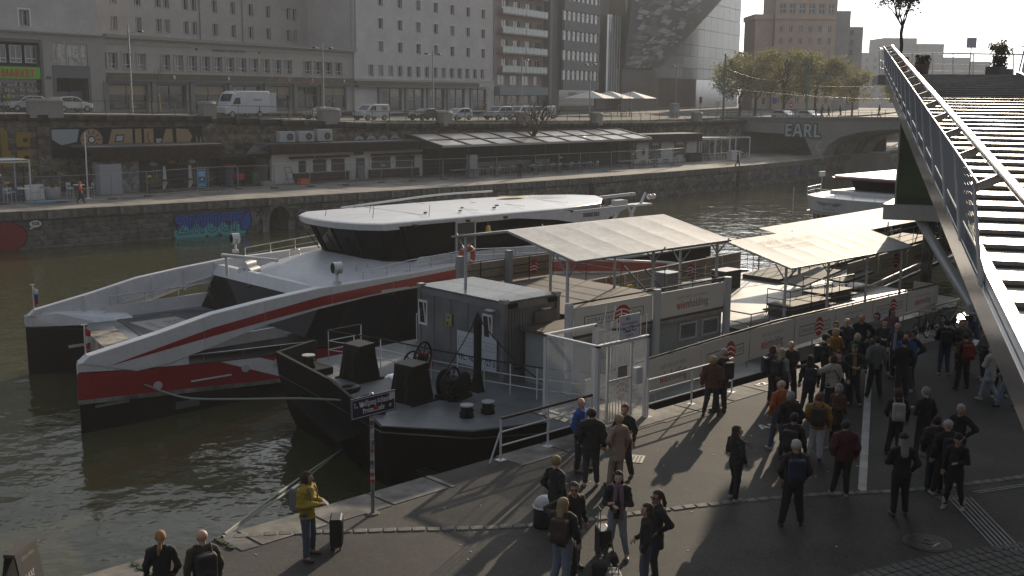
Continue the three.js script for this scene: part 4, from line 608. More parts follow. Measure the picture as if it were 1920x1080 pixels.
{ // white bar with brown shutters
  const b = thing('whitewashed_bar', 'whitewashed bar hut with brown shutters and flat brown roof edge', 'hut', [55.4, 0, -91.2]);
  const openings = [[2.9, 3.75, .95, 2.05], [4.5, 6.05, .95, 2.1], [6.6, 8.2, .95, 2.1], [9.5, 10.6, .1, 2.1], [11.4, 13.8, 1.0, 2.15], [14.4, 16.9, 1.0, 2.15]];
  facade(b, 'wall', 0, 17.9, 0, 2.75, 0, .25, openings, whiteW); obj('side_wall', [bx(-.02, .2, 0, 2.75, -3, -.26)], whiteW, b);
  openings.forEach(([a, c, y0, y1], i) => { const s = obj(i === 3 ? 'door' : 'shutter', [bx(a, c, y0, y1, -.18, -.12)], i === 3 ? mat([.08, .05, .045], .6) : i > 3 ? mat([.055, .065, .065], .6) : mat([.05, .04, .034], .7), b); for (let k = 1; k < 6; k++) obj('slat', [bx(a, c, y0 + (y1 - y0) * k / 6 - .012, y0 + (y1 - y0) * k / 6 + .012, -.12, -.1)], frameD, s); });
  for (const [x0, x1] of [[2.2, 8.4], [11, 17.2]]) { const s = grp('counter_front', b); planks(s, 'plank', x0, x1, .12, .92, .02, 5, brownW, .35); }
  obj('slanted_post', [poly([[8.4, 0], [9.2, 0], [9.0, .9], [8.6, .9]], 0, .3), poly([[1.4, 0], [2.3, 0], [1.9, .95], [1.5, .95]], 0, .3)], whiteW, b);
  obj('fascia', [loft([[V(-.6, 2.8, 1.0), V(18.1, 2.8, .5), V(18.4, 3.6, .9), V(-1.0, 3.75, 1.4)], [V(-.6, 2.8, .9), V(18.1, 2.8, .4), V(18.4, 3.6, .8), V(-1.0, 3.75, 1.3)]])], brownW, b); obj('roof', [bx(-.9, 18.3, 3.6, 3.75, -3.4, .85)], roofFelt, b); obj('roof_flap', [sheet([V(-3.0, 2.95, .6), V(-.6, 2.95, .9), V(-1, 3.7, 1.2), V(-1.2, 3.7, -1)], .06)], roofFelt, b);
  for (const [a, c] of [[1.9, 4.4], [4.8, 8.5], [11.3, 17.9]]) obj('awning', [bx(a, c, 2.3, 2.48, .01, .5)], blackW, b);
  obj('hanging_sign', [bx(9.1, 10.2, 2.45, 2.75, .3, .36)], mat([.02, .02, .03], .7), b);
  const tm = (w, h, s) => lettersMat(w, h, s, '#22201e', 128); signFace(b, 'wall_lettering', 1.6, .18, 5.2, 2.2, .012, tm(1.6, .18, 'BARBERS PIT')); signFace(b, 'wall_lettering', 1.3, .16, 12, 2.25, .012, tm(1.3, .16, 'TABLES')); signFace(b, 'wall_lettering', 2.6, .16, 15.6, 2.25, .012, tm(2.6, .16, 'NEXT TO ME HARMONIE'));
  for (const x of [11.15, 14.1]) obj('wall_lettering', keep(new THREE.PlaneGeometry(1.0, .2).rotateZ(-Math.PI / 2).translate(x, 1.6, .012)), tm(1, .2, x < 12 ? 'TEN SUR' : 'PARK'), b);
  for (let i = 0; i < 3; i++) { const a = thing('air_conditioner', ['left one of three air conditioner boxes on the white bar roof', 'middle air conditioner box on the white bar roof', 'right and largest air conditioner box on the white bar roof'][i], 'air conditioner', [57.6 + i * 2.1, 3.76, -92.2], -.1, 'air conditioners'); obj('casing', [bx(-.8, .8, .08, 1.05 + .15 * (i === 2), -.4, .4)], mat([.42, .43, .43], .6), a); obj('fan_grille', [new THREE.TorusGeometry(.34, .03, 6, 20).translate(.25, .55, .42), ...[0, 1, 2, 3].map((k) => cb(.66, .02, .02, .25, .55, .42, 0, 0, k * .785))], M.galv, a); obj('fan', [new THREE.CylinderGeometry(.33, .33, .02, 20).rotateX(Math.PI / 2).translate(.25, .55, .405)], M.darkSteel, a); for (const s of [-.6, .6]) obj('foot', [bx(s - .05, s + .05, 0, .08, -.35, .35)], M.darkSteel, a); }
  const c = thing('blackboard_easel', 'dark menu easel leaning in front of the white bar door', 'easel', [64.6, 0, -89.9], .2); obj('board', [cb(.9, 1.5, .05, 0, .78, 0, 0, -.18)], frameD, c); for (const s of [-.4, .4]) obj('leg', [rod(V(s, 0, -.45), V(s, 1.4, -.1), .03)], M.darkSteel, c);
  const oc = thing('orange_crate', 'orange plastic crate beside the white bar', 'crate', [57.9, 0, -89.8], .1); obj('box', [bx(-.5, .5, 0, .5, -.3, -.26), bx(-.5, .5, 0, .5, .26, .3), bx(-.5, -.46, 0, .5, -.26, .26), bx(.46, .5, 0, .5, -.26, .26), bx(-.46, .46, 0, .05, -.26, .26)], mat([.55, .12, .02], .6), oc);
  const ld = thing('leaning_trestle', 'folded metal trestle leaning on the white wall', 'trestle', [56.6, 0, -90.6]); for (const s of [0, .7]) obj('leg', [rod(V(s, 0, .4), V(s - .2, 1.6, -.1), .025)], M.darkSteel, ld); for (const h of [.5, 1.1, 1.55]) obj('crossbar', [rod(V(-h * .12, h, .4 - h * .31), V(.7 - h * .12, h, .4 - h * .31), .02)], M.darkSteel, ld);
}
{ // dark shed with stacked goods between the bars
  const b = thing('storage_shed', 'low dark shed between the two bars', 'shed', [50, 0, -92.5]); obj('roof', [bx(0, 5.4, 2.45, 2.75, -2, 1.2)], blackW, b); obj('back', [bx(0, 5.4, 0, 2.44, -2, -1.8)], blackW, b); for (const x of [.1, 2.6, 5.2]) obj('post', [bx(x, x + .12, 0, 2.44, .9, 1.02)], blackW, b);
  const it = [['red_crate', 'red plastic crate in the dark shed', 'crate', [52.0, .6, -91.4], [.45, .02, .03], .9, .5], ['green_bin', 'green bin in the dark shed', 'bin', [53.6, 0, -91.2], [.03, .12, .05], .6, 1.2], ['blue_bag', 'dark blue covered stack beside the fence', 'stack', [51.0, 0, -91.4], [.06, .07, .11], .8, 1.7], ['red_awning_roll', 'red rolled awning on the covered stack', 'awning', [51.0, 1.72, -91.4], [.32, .02, .05], 1.2, .22], ['white_board_stack', 'stack of white boards lying by the shed', 'stack', [54.6, 0, -90.9], [.5, .5, .48], 1.3, .3]];
  it.forEach(([n, l, c, p, col, w, h]) => { const o = thing(n, l, c, p, .15); obj('body', [new THREE.CylinderGeometry(w * .62, w * .56, h, 4, 1).rotateY(Math.PI / 4).translate(0, h / 2, 0)], mat(col, .65), o); obj('rim', [new THREE.CylinderGeometry(w * .66, w * .66, .05, 4, 1).rotateY(Math.PI / 4).translate(0, h + .025, 0)], mat(col.map(v => v * .7), .6), o); });
}
{ // long pergola roof with glass panes
  const b = thing('long_pergola', 'long slanting pergola roof with pale panes between dark beams', 'pergola', [0, 0, 0]), A = (x, t) => { const p0 = far(x, 8, 3.2), p1 = far(x, 14, 4.25); return p0.lerp(p1, t); }, pane = mat([.50, .46, .42], .3, { clearcoat: .6 }), dk = mat([.045, .045, .047], .6);
  const x0 = 72.6, x1 = 106.8, n = 9, at = (i, t) => A(x0 + (x1 - x0) * i / n, t);
  for (let i = 0; i <= n; i++) obj('rafter', [bar(at(i, 0).add(V(0, .06, 0)), at(i, 1).add(V(0, .06, 0)), .28, .2)], dk, b);
  for (const t of [0, .46, 1]) obj('purlin', [bar(at(0, t), at(4, t), .3, .22), bar(at(4, t), at(n, t), .3, .22)], t ? dk : mat([.30, .32, .32], .5), b);
  for (let i = 0; i < n; i++) for (const [a, c] of [[.06, .4], [.5, .92]]) { const q = [at(i + .08, a), at(i + .92, a), at(i + .92, c), at(i + .08, c)].map((v) => v.add(V(0, .05, 0))); obj('roof_pane', [sheet(q, .03)], pane, b); }
  obj('side_cheek', [sheet([at(0, 0), at(0, 1), at(0, 1).setY(2.9), at(0, 0).setY(2.9)], .1)], dk, b); for (let i = 0; i <= n; i += 1) { const p = at(i, .05); obj('post', [rod(V(p.x, 0, p.z), p, .05)], dk, b); } obj('back_screen', [curveBox(x0, x1, 13.4, 13.6, 0, 3.9)], mat([.022, .021, .02], .85, { map: TX.wood }), b); obj('low_parapet', [curveBox(79, 92, 11.6, 11.8, 0, 1.15)], mat([.25, .25, .25], .8), b);
}
{ // white bar at the far end
  const b = thing('vine_covered_bar', 'white bar hut with green vines at the end of the pergola', 'hut', [107.2, 0, -91.6], -.1); const op = [[3.0, 4.4, .2, 2.2], [7.4, 9.0, .9, 2.2]]; facade(b, 'wall', 0, 10.6, 0, 2.6, 0, .3, op, whiteW); op.forEach(([a, c, d, e]) => obj('shutter', [bx(a, c, d, e, -.2, -.15)], frameD, b)); obj('fascia', [bx(-4.5, 11.6, 2.62, 3.5, -3, .7)], brownW, b); obj('roof', [bx(-4.6, 11.8, 3.5, 3.62, -3.1, .8)], roofFelt, b); obj('counter', [bx(9.4, 11.4, 0, 1.1, .02, .9)], brownW, b); obj('back', [bx(0, 10.6, 0, 2.6, -3, -2.8)], whiteW, b); obj('corner_post', [bx(10.62, 11.3, 0, 2.6, -.4, 0)], whiteW, b);
  const f = rng(88); for (const x of [2.9, 4.5, 7.3, 9.1, .2]) leaves(150, f, () => V(x + (f() - .5) * .7 * f(), .5 + 2.1 * f(), .05 + f() * .15), .09, deepLeaf.concat(springLeaf), b, 'vine'); const fc = poly([[1.5, 1.0], [1.9, 1.0], [2.0, 1.5], [1.7, 1.9], [1.4, 1.5]].reverse(), .01, .02); obj('painted_face', [fc], mat([.05, .05, .06], .8), b);
}
{ // white steel frames of the next terrace
  for (let k = 0; k < 2; k++) { const b = thing('steel_pergola', ['left white steel terrace frame beside the vine covered bar', 'right white steel terrace frame nearest the bridge'][k], 'pergola', [119.5 + k * 6, 0, -90.8 - k * .9], -.1, 'white terrace frames'); for (const x of [0, 2.9, 5.8]) for (const z of [0, -3.6]) obj('post', [bx(x - .05, x + .05, 0, 2.7, z - .05, z + .05)], M.railWhite, b); for (const z of [0, -3.6]) obj('beam', [bx(-.05, 5.85, 2.7, 2.8, z - .05, z + .05)], M.railWhite, b); for (const x of [0, 2.9, 5.8]) obj('cross_beam', [bx(x - .04, x + .04, 2.81, 2.88, -3.6, 0)], M.railWhite, b); if (!k) obj('roof_sheet', [bx(0, 5.8, 2.9, 2.93, -3.6, 0)], mat([.3, .33, .34], .5), b); }
  const wb = thing('white_bar_box', 'white box counter in front of the steel terrace frames', 'counter', [124.4, 0, -88.8], -.1); obj('box', [bx(-.8, .8, 0, 1.15, -.4, .4)], frameW, wb); obj('top', [bx(-.9, .9, 1.15, 1.2, -.5, .5)], M.galv, wb);
}
// furniture
function bench(x, z, turn, label, tone, grpName) { const o = thing('beer_table', label, 'table', [x, 0, z], turn, grpName); obj('table_top', [bx(-1.1, 1.1, .74, .78, -.35, .35)], tone, o); for (const s of [-.85, .85]) obj('trestle', [bx(s - .03, s + .03, 0, .74, -.3, -.25), bx(s - .03, s + .03, 0, .74, .25, .3), bx(s - .03, s + .03, .6, .66, -.25, .25)], M.darkSteel, o); return o; }
function chair(x, z, turn, label, m, y = 0, high = false, g = 'terrace chairs') { const o = thing(high ? 'bar_stool' : 'terrace_chair', label, high ? 'stool' : 'chair', [x, 0, z], turn, g), h = high ? .78 : .45; obj('seat', [bx(-.22, .22, h, h + .05, -.22, .22)], m, o); obj('backrest', [bx(-.22, .22, h + .2, h + .42, -.24, -.2), bx(-.2, -.16, h + .05, h + .2, -.24, -.2), bx(.16, .2, h + .05, h + .2, -.24, -.2)], m, o); for (const [a, c] of [[-.19, -.19], [.19, -.19], [-.19, .19], [.19, .19]]) obj('leg', [rod(V(a * 1.15, 0, c * 1.15), V(a, h, c), .018, 5)], m, o); if (high) obj('footrest', [rod(V(-.21, .3, .21), V(.21, .3, .21), .014, 5)], m, o); return o; }
{
  const paleW = mat([.30, .31, .31], .55), darkW = mat([.06, .055, .05], .7), wm = mat([.45, .46, .47], .6);
  for (let i = 0; i < 8; i++) bench(75.2 + i * 2.75, -87.6 - .25 * (i % 2), .02, 'folding table number ' + ['one', 'two', 'three', 'four', 'five', 'six', 'seven', 'eight'][i] + ' from the white bar, under the pergola edge', paleW, 'tables in front of the pergola');
  for (let i = 0; i < 6; i++) { const x = 81 + i * 3.1; bench(x, -89.4, .02, ['first', 'second', 'third', 'fourth', 'fifth', 'sixth'][i] + ' dark table from the left inside the pergola', darkW, 'dark pergola tables'); for (let k = 0; k < 2; k++) chair(x - .6 + k * 1.2, -88.6, Math.PI + (k - .5) * .2, ['left', 'right'][k] + ' grey chair at the ' + ['first', 'second', 'third', 'fourth', 'fifth', 'sixth'][i] + ' dark pergola table', wm, 0, false, 'chairs at the dark pergola tables'); }
  for (let i = 0; i < 5; i++) bench(101 + i * 2.3, -87.6 - .1 * i, -.06, 'bench table number ' + ['one', 'two', 'three', 'four', 'five'][i] + ' before the vine covered bar', paleW, 'tables before the vine covered bar');
  for (let i = 0; i < 5; i++) { bench(121 + i * 2, -91.5, -.1, ['leftmost', 'second', 'middle', 'fourth', 'rightmost'][i] + ' table inside the white steel frames', paleW, 'tables in the steel frames'); chair(121.3 + i * 2, -90.4, Math.PI, ['leftmost', 'second', 'middle', 'fourth', 'rightmost'][i] + ' chair inside the white steel frames', M.galv, 0, false, 'chairs in the steel frames'); }
  // left terrace
  const st = thing('white_terrace_canopy', 'white steel terrace canopy with string lights at the left edge', 'pergola', [27.5, 0, -92]); for (const x of [0, 5]) for (const z of [0, 3.2]) obj('post', [bx(x - .05, x + .05, 0, 3.0, z - .05, z + .05)], M.railWhite, st); for (const z of [0, 1.6, 3.2]) obj('beam', [bx(-.05, 5.05, 3, 3.1, z - .05, z + .05)], M.railWhite, st); obj('cross_beam', [bx(-.05, .05, 3.11, 3.18, 0, 3.2), bx(4.95, 5.05, 3.11, 3.18, 0, 3.2)], M.railWhite, st); obj('roof_sheet', [bx(0, 5, 3.19, 3.21, 0, 3.2)], mat([.45, .47, .47], .4), st); obj('lamp_shade', [new THREE.SphereGeometry(.3, 12, 6, 0, 7, 0, 1.6).translate(2.7, 2.0, 2.8)], mat([.6, .5, .42], .6), st); obj('lamp_cord', [rod(V(2.7, 2.28, 2.8), V(2.7, 3, 2.8), .01, 4)], M.darkSteel, st);
  const blue = mat([.14, .21, .3], .7, { map: TX.wood }); for (let i = 0; i < 3; i++) { const o = thing('blue_bench', ['front', 'middle', 'rear'][i] + ' blue slatted bench under the white canopy', 'bench', [30.0, 0, -88.8 - i * .9], 0, 'blue benches'); for (let k = 0; k < 3; k++) obj('seat_slat', [bx(-2, 2, .45, .49, -.2 + k * .14, -.09 + k * .14)], blue, o); for (let k = 0; k < 2; k++) obj('back_slat', [bx(-2, 2, .62 + k * .16, .74 + k * .16, -.28, -.24)], blue, o); for (const s of [-1.8, 1.8]) obj('leg', [bx(s - .04, s + .04, 0, .95, -.3, -.22), bx(s - .04, s + .04, 0, .45, .1, .18)], blue, o); }
  const wt = (x, z, l) => { const o = thing('bar_table', l, 'table', [x, 0, z], 0, 'high white tables'); obj('table_top', [new THREE.CylinderGeometry(.45, .45, .04, 18).translate(0, 1.06, 0)], frameW, o); obj('leg', [rod(V(0, 0, 0), V(0, 1.05, 0), .05)], M.darkSteel, o); obj('foot', [new THREE.CylinderGeometry(.28, .3, .03, 16).translate(0, .015, 0)], M.darkSteel, o); }; wt(31.6, -87.9, 'high white table left of the potted palm'); wt(36.3, -88.9, 'high white table right of the potted palm');
  [[30.3, -87.6, .4], [30.9, -88.4, 2], [32.3, -87.3, -1.9], [32.9, -88.0, -1.2]].forEach(([x, z, t], i) => chair(x, z, t, ['leftmost', 'second', 'third', 'rightmost'][i] + ' white bar stool left of the potted palm', wm, 0, true, 'white bar stools')); [[35.5, -88.7, 1.4], [35.9, -89.7, .3], [37.1, -88.6, -1.5]].forEach(([x, z, t], i) => chair(x, z, t, ['left', 'rear', 'right'][i] + ' white bar stool behind the walking woman', wm, 0, true, 'white bar stools behind the woman'));
  tag(obj('blue_floor_mat', [bx(31.5, 35, .005, .03, -88.4, -86.7)], mat([.13, .25, .33], .8)), 'pale blue floor mat under the bar stools', 'mat'); tag(obj('blue_floor_strip', [curveBox(84, 99, 5.6, 6.6, .004, .02)], mat([.07, .14, .18], .85)), 'long dark blue floor strip in front of the pergola', 'mat');
  const wb = thing('white_sign_panel', 'blank white panel leaning behind the bar stools', 'panel', [33.0, 0, -89.4], .1); obj('panel', [cb(1.5, 1.2, .05, 0, .62, 0, 0, -.12)], frameW, wb); obj('prop', [rod(V(.4, 0, -.4), V(.4, .9, -.05), .02)], M.galv, wb);
  const wp = thing('flag_pole', 'slim white pole standing in front of the palm mural bar', 'pole', [36.6, 0, -87.9]); obj('pole', [rod(V(0, 0, 0), V(0, 5.2, 0), .06, 8, .05)], M.railWhite, wp); obj('foot', [new THREE.CylinderGeometry(.2, .24, .06, 12).translate(0, .03, 0)], M.railWhite, wp);
  const wpil = thing('white_pedestal', 'tall white pedestal box under the pergola', 'pedestal', [77.5, 0, -88.2]); obj('box', [bx(-.5, .5, .6, 2.2, -.3, .3)], mat([.36, .36, .40], .7), wpil); obj('base', [bx(-.6, .6, 0, .6, -.4, .4)], M.greyPaint, wpil);
  // palms
  const pal = [mat([.055, .085, .025], .7), mat([.10, .12, .035], .7)]; [[34.5, -89.6, 1.25, 'fan palm in a large round white pot'], [32.9, -91.2, 1.6, 'fan palm behind the white canopy post']].forEach(([x, z, k, l], q) => { const f = rng(300 + q), o = thing('potted_palm', l, 'palm', [x, 0, z]); obj('pot', [lathe([[0, 0], [.52, 0], [.62, .9], [.56, .9], [.52, .8], [0, .8]], 20)], mat([.46, .46, .45], .6), o); obj('trunk', [rod(V(0, .8, 0), V(.05, 1.6 + k * .6, 0), .15, 8, .11)], mat([.10, .06, .035], .95), o); const top = V(.05, 1.6 + k * .6, 0); for (let i = 0; i < 16; i++) { const a = i * 2.4, e = .9 - (i % 4) * .42, d = V(Math.cos(a) * Math.cos(e), Math.sin(e), Math.sin(a) * Math.cos(e)), c = top.clone().addScaledVector(d, .75), fr = obj('frond', [rod(top, c, .012, 4)], pal[0], o), bl = []; const up = V(0, 1, 0), s = d.clone().cross(up).normalize(); for (let b = -4; b <= 4; b++) { const t = d.clone().addScaledVector(s, b * .28).addScaledVector(up, -.12 * Math.abs(b) * .5).normalize().multiplyScalar(.55); const wv = s.clone().multiplyScalar(.03); bl.push([c.clone().sub(wv), c.clone().add(wv), c.clone().add(t)]); } obj('blades', [quads(bl)], pal[i % 2], fr); } });
}
// mobile fence panels
{
  const F = [[26.6, 5.9], [30.04, 5.68], [33.8, 4.9], [37.98, 5.6], [41.2, 6.4], [47.6, 8.6], [50.4, 8.6], [53.5, 7.9], [56.85, 7.4], [60.44, 7.1], [64.8, 7.5], [68.45, 7.5], [72.2, 7.3], [75.3, 6.9], [79.4, 7.2], [84.9, 6.9], [88.7, 7.0], [91.95, 6.7], [96.86, 6.2], [100.3, 5.9], [104.8, 5.7], [108.8, 6.0], [111.5, 6.3]];
  const words = ['at the left picture edge', 'before the white bar stools', 'behind the walking woman', 'left of the palm mural bar', 'in front of the palm mural bar', 'before the red crates', 'left of the orange crate', 'before the orange crate', 'before the first brown shutters of the white bar', 'before the white bar door', 'before the grey shutters of the white bar', 'at the right end of the white bar', 'before the first pergola tables', 'below the white pedestal', 'left of the standing man', 'right of the standing man', 'third right of the standing man', 'by the small hanging notice', 'right of the small hanging notice', 'left of the vine covered bar', 'below the painted face', 'at the vine covered bar counter'];
  for (let i = 0; i + 1 < F.length; i++) {
    const a = far(...F[i]), b = far(...F[i + 1]), o = thing('fence_panel', 'mobile wire fence panel ' + words[i], 'fence', a.toArray(), Math.atan2(-(b.z - a.z), b.x - a.x), 'mobile fence panels'), l = a.distanceTo(b) - .06, m = M.galv;
    obj('frame', [...path([V(0, .12, 0), V(0, 2.02, 0), V(l, 2.02, 0), V(l, .12, 0), V(0, .12, 0)], .022, 5)], m, o); const w = []; for (let x = .22; x < l; x += .22) w.push(rod(V(x, .12, 0), V(x, 2, 0), .0045, 3)); for (let y = .4; y < 2; y += .4) w.push(rod(V(0, y, 0), V(l, y, 0), .0045, 3)); stuff(obj('wire_mesh', w, m, o)); obj('foot', [bx(-.35, .35, 0, .12, -.12, .12)], M.concrete, o); if (i % 3 === 1) obj('clip', [bx(.05, .4, 1.55, 1.7, .012, .03)], mat([.5, .42, .03], .6), o);
  }
}
// graffiti on the two walls: flat paint
function wallPaint(parentName, x, off, y, w, h, draw, px = 256) { const p = far(x, off, y), o = scene.getObjectByName(parentName), g = keep(new THREE.PlaneGeometry(w, h)); const m = obj('graffiti', g, printMat(w, h, (c, W, H) => { c.clearRect(0, 0, W, H); draw(c, W, H); }, px, { transparent: true, roughness: .9 }), o); m.position.copy(p); m.rotation.y = dq(x); }
wallPaint('far_quay_wall', 43.3, -.28, -1.75, 6.6, 2.0, (c, W, H) => { // blue bubble letters
  c.lineJoin = 'round'; const gr = c; c.font = `bold ${H * .92}px sans-serif`; c.textAlign = 'center'; c.textBaseline = 'middle'; c.lineWidth = H * .3; c.strokeStyle = '#10151c'; c.strokeText('2MUCH', W * .47, H * .54, W * .86); c.lineWidth = H * .2; c.strokeStyle = '#2c56a8'; c.strokeText('2MUCH', W * .47, H * .53, W * .86); c.fillStyle = '#2c56a8'; c.fillText('2MUCH', W * .47, H * .53, W * .86);
  c.globalCompositeOperation = 'source-atop'; c.fillStyle = '#4fa3a6'; c.beginPath(); c.moveTo(0, H); for (let i = 0; i <= 20; i++) c.lineTo(W * i / 20, H * (.58 + .13 * Math.sin(i * 1.9))); c.lineTo(W, H); c.fill(); c.globalCompositeOperation = 'source-over'; c.lineWidth = H * .035; c.strokeStyle = '#0e1420'; c.strokeText('2MUCH', W * .47, H * .53, W * .86); c.fillStyle = '#2c56a8'; c.strokeStyle = '#10151c'; c.beginPath(); c.moveTo(W * .96, H * .05); c.quadraticCurveTo(W * 1.02, H * .5, W * .95, H * .8); c.quadraticCurveTo(W * .86, H * .95, W * .84, H * .6); c.quadraticCurveTo(W * .86, H * .4, W * .96, H * .05); c.fill(); c.stroke();
}, 384);
wallPaint('far_quay_wall', 28.2, -.28, -1.65, 4.6, 2.1, (c, W, H) => { c.fillStyle = '#7d1119'; c.strokeStyle = '#170a0a'; c.lineWidth = H * .03; c.beginPath(); c.ellipse(W * .4, H * .55, W * .36, H * .52, 0, 0, 7); c.fill(); c.stroke(); c.beginPath(); c.moveTo(0, H * .5); c.quadraticCurveTo(W * .3, H * .42, W * .45, H * .52); c.stroke(); c.fillStyle = '#c9ccca'; c.beginPath(); c.ellipse(W * .89, H * .16, W * .1, H * .14, 0, 0, 7); c.fill(); c.stroke(); c.beginPath(); c.moveTo(W * .82, H * .26); c.lineTo(W * .79, H * .36); c.lineTo(W * .87, H * .29); c.fill(); c.fillStyle = '#222'; c.font = `bold ${H * .16}px sans-serif`; c.textAlign = 'center'; c.fillText('508', W * .89, H * .22); });
const tagScrawl = (col) => (c, W, H) => { c.strokeStyle = col; c.lineWidth = Math.max(2, H * .05); c.lineCap = 'round'; c.beginPath(); c.arc(W * .3, H * .5, H * .35, 0, 7); c.moveTo(W * .3, H * .15); c.lineTo(W * .3, H * .85); c.moveTo(W * .55, H * .2); c.bezierCurveTo(W * .9, H * .1, W * .4, H * .8, W * .8, H * .5); c.bezierCurveTo(W * .95, H * .9, W * .6, H * .9, W * .7, H * .2); c.stroke(); };
wallPaint('far_quay_wall', 47.2, -.28, -1.5, 1.5, .9, tagScrawl('#8d9190'), 96); wallPaint('far_quay_wall', 51.5, -.28, -1.6, 2, 1.2, tagScrawl('#85888a'), 96); wallPaint('far_quay_wall', 50.3, -.28, -.85, .9, .3, (c, W, H) => { c.fillStyle = '#4f9a2c'; c.fillRect(W * .1, H * .3, W * .8, H * .5); }, 64);
wallPaint('far_quay_wall', 133, -.28, -1.35, 11, 1.5, (c, W, H) => { text(c, 'FAUL-80ED', W, H, .9, .36, .55, '#5d5f86', 'bold', 'sans-serif', .66); text(c, 'PARK', W, H, .9, .86, .5, '#6f9a80', 'bold', 'sans-serif', .26); }, 256); wallPaint('far_quay_wall', 117.5, -.28, -1.5, 5, 1.6, tagScrawl('#5a6078'), 128); wallPaint('far_quay_wall', 108, -.28, -1.2, 4, 1, tagScrawl('#4b4f58'), 96);
wallPaint('street_retaining_wall', 43.6, 14.6, 4.1, 13.4, 2.6, (c, W, H) => { // tan letters with black outlines
  c.lineJoin = 'round'; c.fillStyle = '#141210'; c.fillRect(0, H * .02, W, H * .96); c.fillStyle = '#a08a6c'; c.strokeStyle = '#16120e'; c.lineWidth = H * .035; const sh = (p) => { c.beginPath(); p.forEach((q, i) => i ? c.lineTo(q[0] * W, q[1] * H) : c.moveTo(q[0] * W, q[1] * H)); c.closePath(); c.fill(); c.stroke(); };
  c.fillStyle = '#9aa3a6'; sh([[0, .05], [.18, .05], [.16, .5], [.06, .6], [0, .4]]); c.fillStyle = '#a08a6c'; c.beginPath(); c.arc(W * .25, H * .42, H * .38, 0, 7); c.fill(); c.stroke(); c.strokeStyle = '#6b2418'; for (let i = 0; i < 10; i++) { const a = i * .628; c.beginPath(); c.moveTo(W * .25 + Math.cos(a) * H * .18, H * .42 + Math.sin(a) * H * .18); c.lineTo(W * .25 + Math.cos(a) * H * .32, H * .42 + Math.sin(a) * H * .32); c.stroke(); } c.strokeStyle = '#16120e'; c.fillStyle = '#c8cac6'; c.beginPath(); c.arc(W * .25, H * .42, H * .11, 0, 7); c.fill(); c.stroke(); c.fillStyle = '#a08a6c';
  sh([[.33, .98], [.38, .06], [.52, .06], [.52, .98], [.45, .98], [.44, .7], [.39, .7], [.37, .98]]); c.fillStyle = '#a9b2b4'; sh([[.40, .5], [.41, .28], [.46, .28], [.45, .5]]); c.fillStyle = '#a08a6c'; sh([[.53, .06], [.58, .06], [.58, .98], [.53, .98]]); sh([[.59, .06], [.66, .06], [.66, .98], [.59, .98]]); sh([[.68, .98], [.74, .08], [.79, .08], [.80, .98], [.76, .98], [.75, .65], [.72, .98]]); c.fillStyle = '#a9b2b4'; sh([[.67, .4], [.72, .4], [.7, .62], [.67, .62]]); c.fillStyle = '#a08a6c'; sh([[.81, .06], [.9, .1], [.93, .35], [.91, .6], [.94, .98], [.81, .98]]); sh([[.945, .98], [.95, .1], [.97, .6], [.99, .2], [1, .98]]); c.strokeStyle = '#6b2418'; c.beginPath(); c.moveTo(W * .625, H * .2); c.bezierCurveTo(W * .59, H * .5, W * .66, H * .5, W * .625, H * .95); c.stroke();
}, 512);
wallPaint('street_retaining_wall', 33.2, 14.6, 3.7, 5.4, 3.4, (c, W, H) => { c.fillStyle = '#8c7430'; for (const [x, y, w, h] of [[0, .08, .12, .75], [.16, .05, .12, .7], [.3, .35, .14, .6], [.46, .05, .1, .55], [.46, .55, .14, .4], [.68, .1, .2, .36], [.68, .55, .22, .4]]) c.fillRect(x * W, y * H, w * W, h * H); c.fillStyle = '#1b1712'; for (const [x, y] of [[.06, .5], [.35, .6], [.78, .25], [.78, .68]]) c.fillRect(x * W, y * H, W * .07, H * .1); }, 256);
wallPaint('street_retaining_wall', 111.5, 14.55, 3.8, 9.6, 2.4, (c, W, H) => text(c, 'WERTBY', W, H, 1, .5, .55, '#20242a', 'normal', 'sans-serif', .9), 256); wallPaint('street_retaining_wall', 62.5, 14.55, 4.2, 2, 1.4, tagScrawl('#2c2620'), 96); wallPaint('street_retaining_wall', 69.5, 14.55, 3.8, 6, 1.2, (c, W, H) => { c.fillStyle = '#9aa0a6'; for (let i = 0; i < 4; i++) { c.beginPath(); c.ellipse(W * (.12 + i * .25), H * .55, W * .1, H * .35, 0, 0, 7); c.fill(); } c.fillStyle = '#2a3038'; for (let i = 0; i < 4; i++) c.fillRect(W * (.09 + i * .25), H * .5, W * .06, H * .2); }, 160); wallPaint('street_retaining_wall', 133, 14.55, 2.8, 7, 2.4, tagScrawl('#6d7478'), 160);
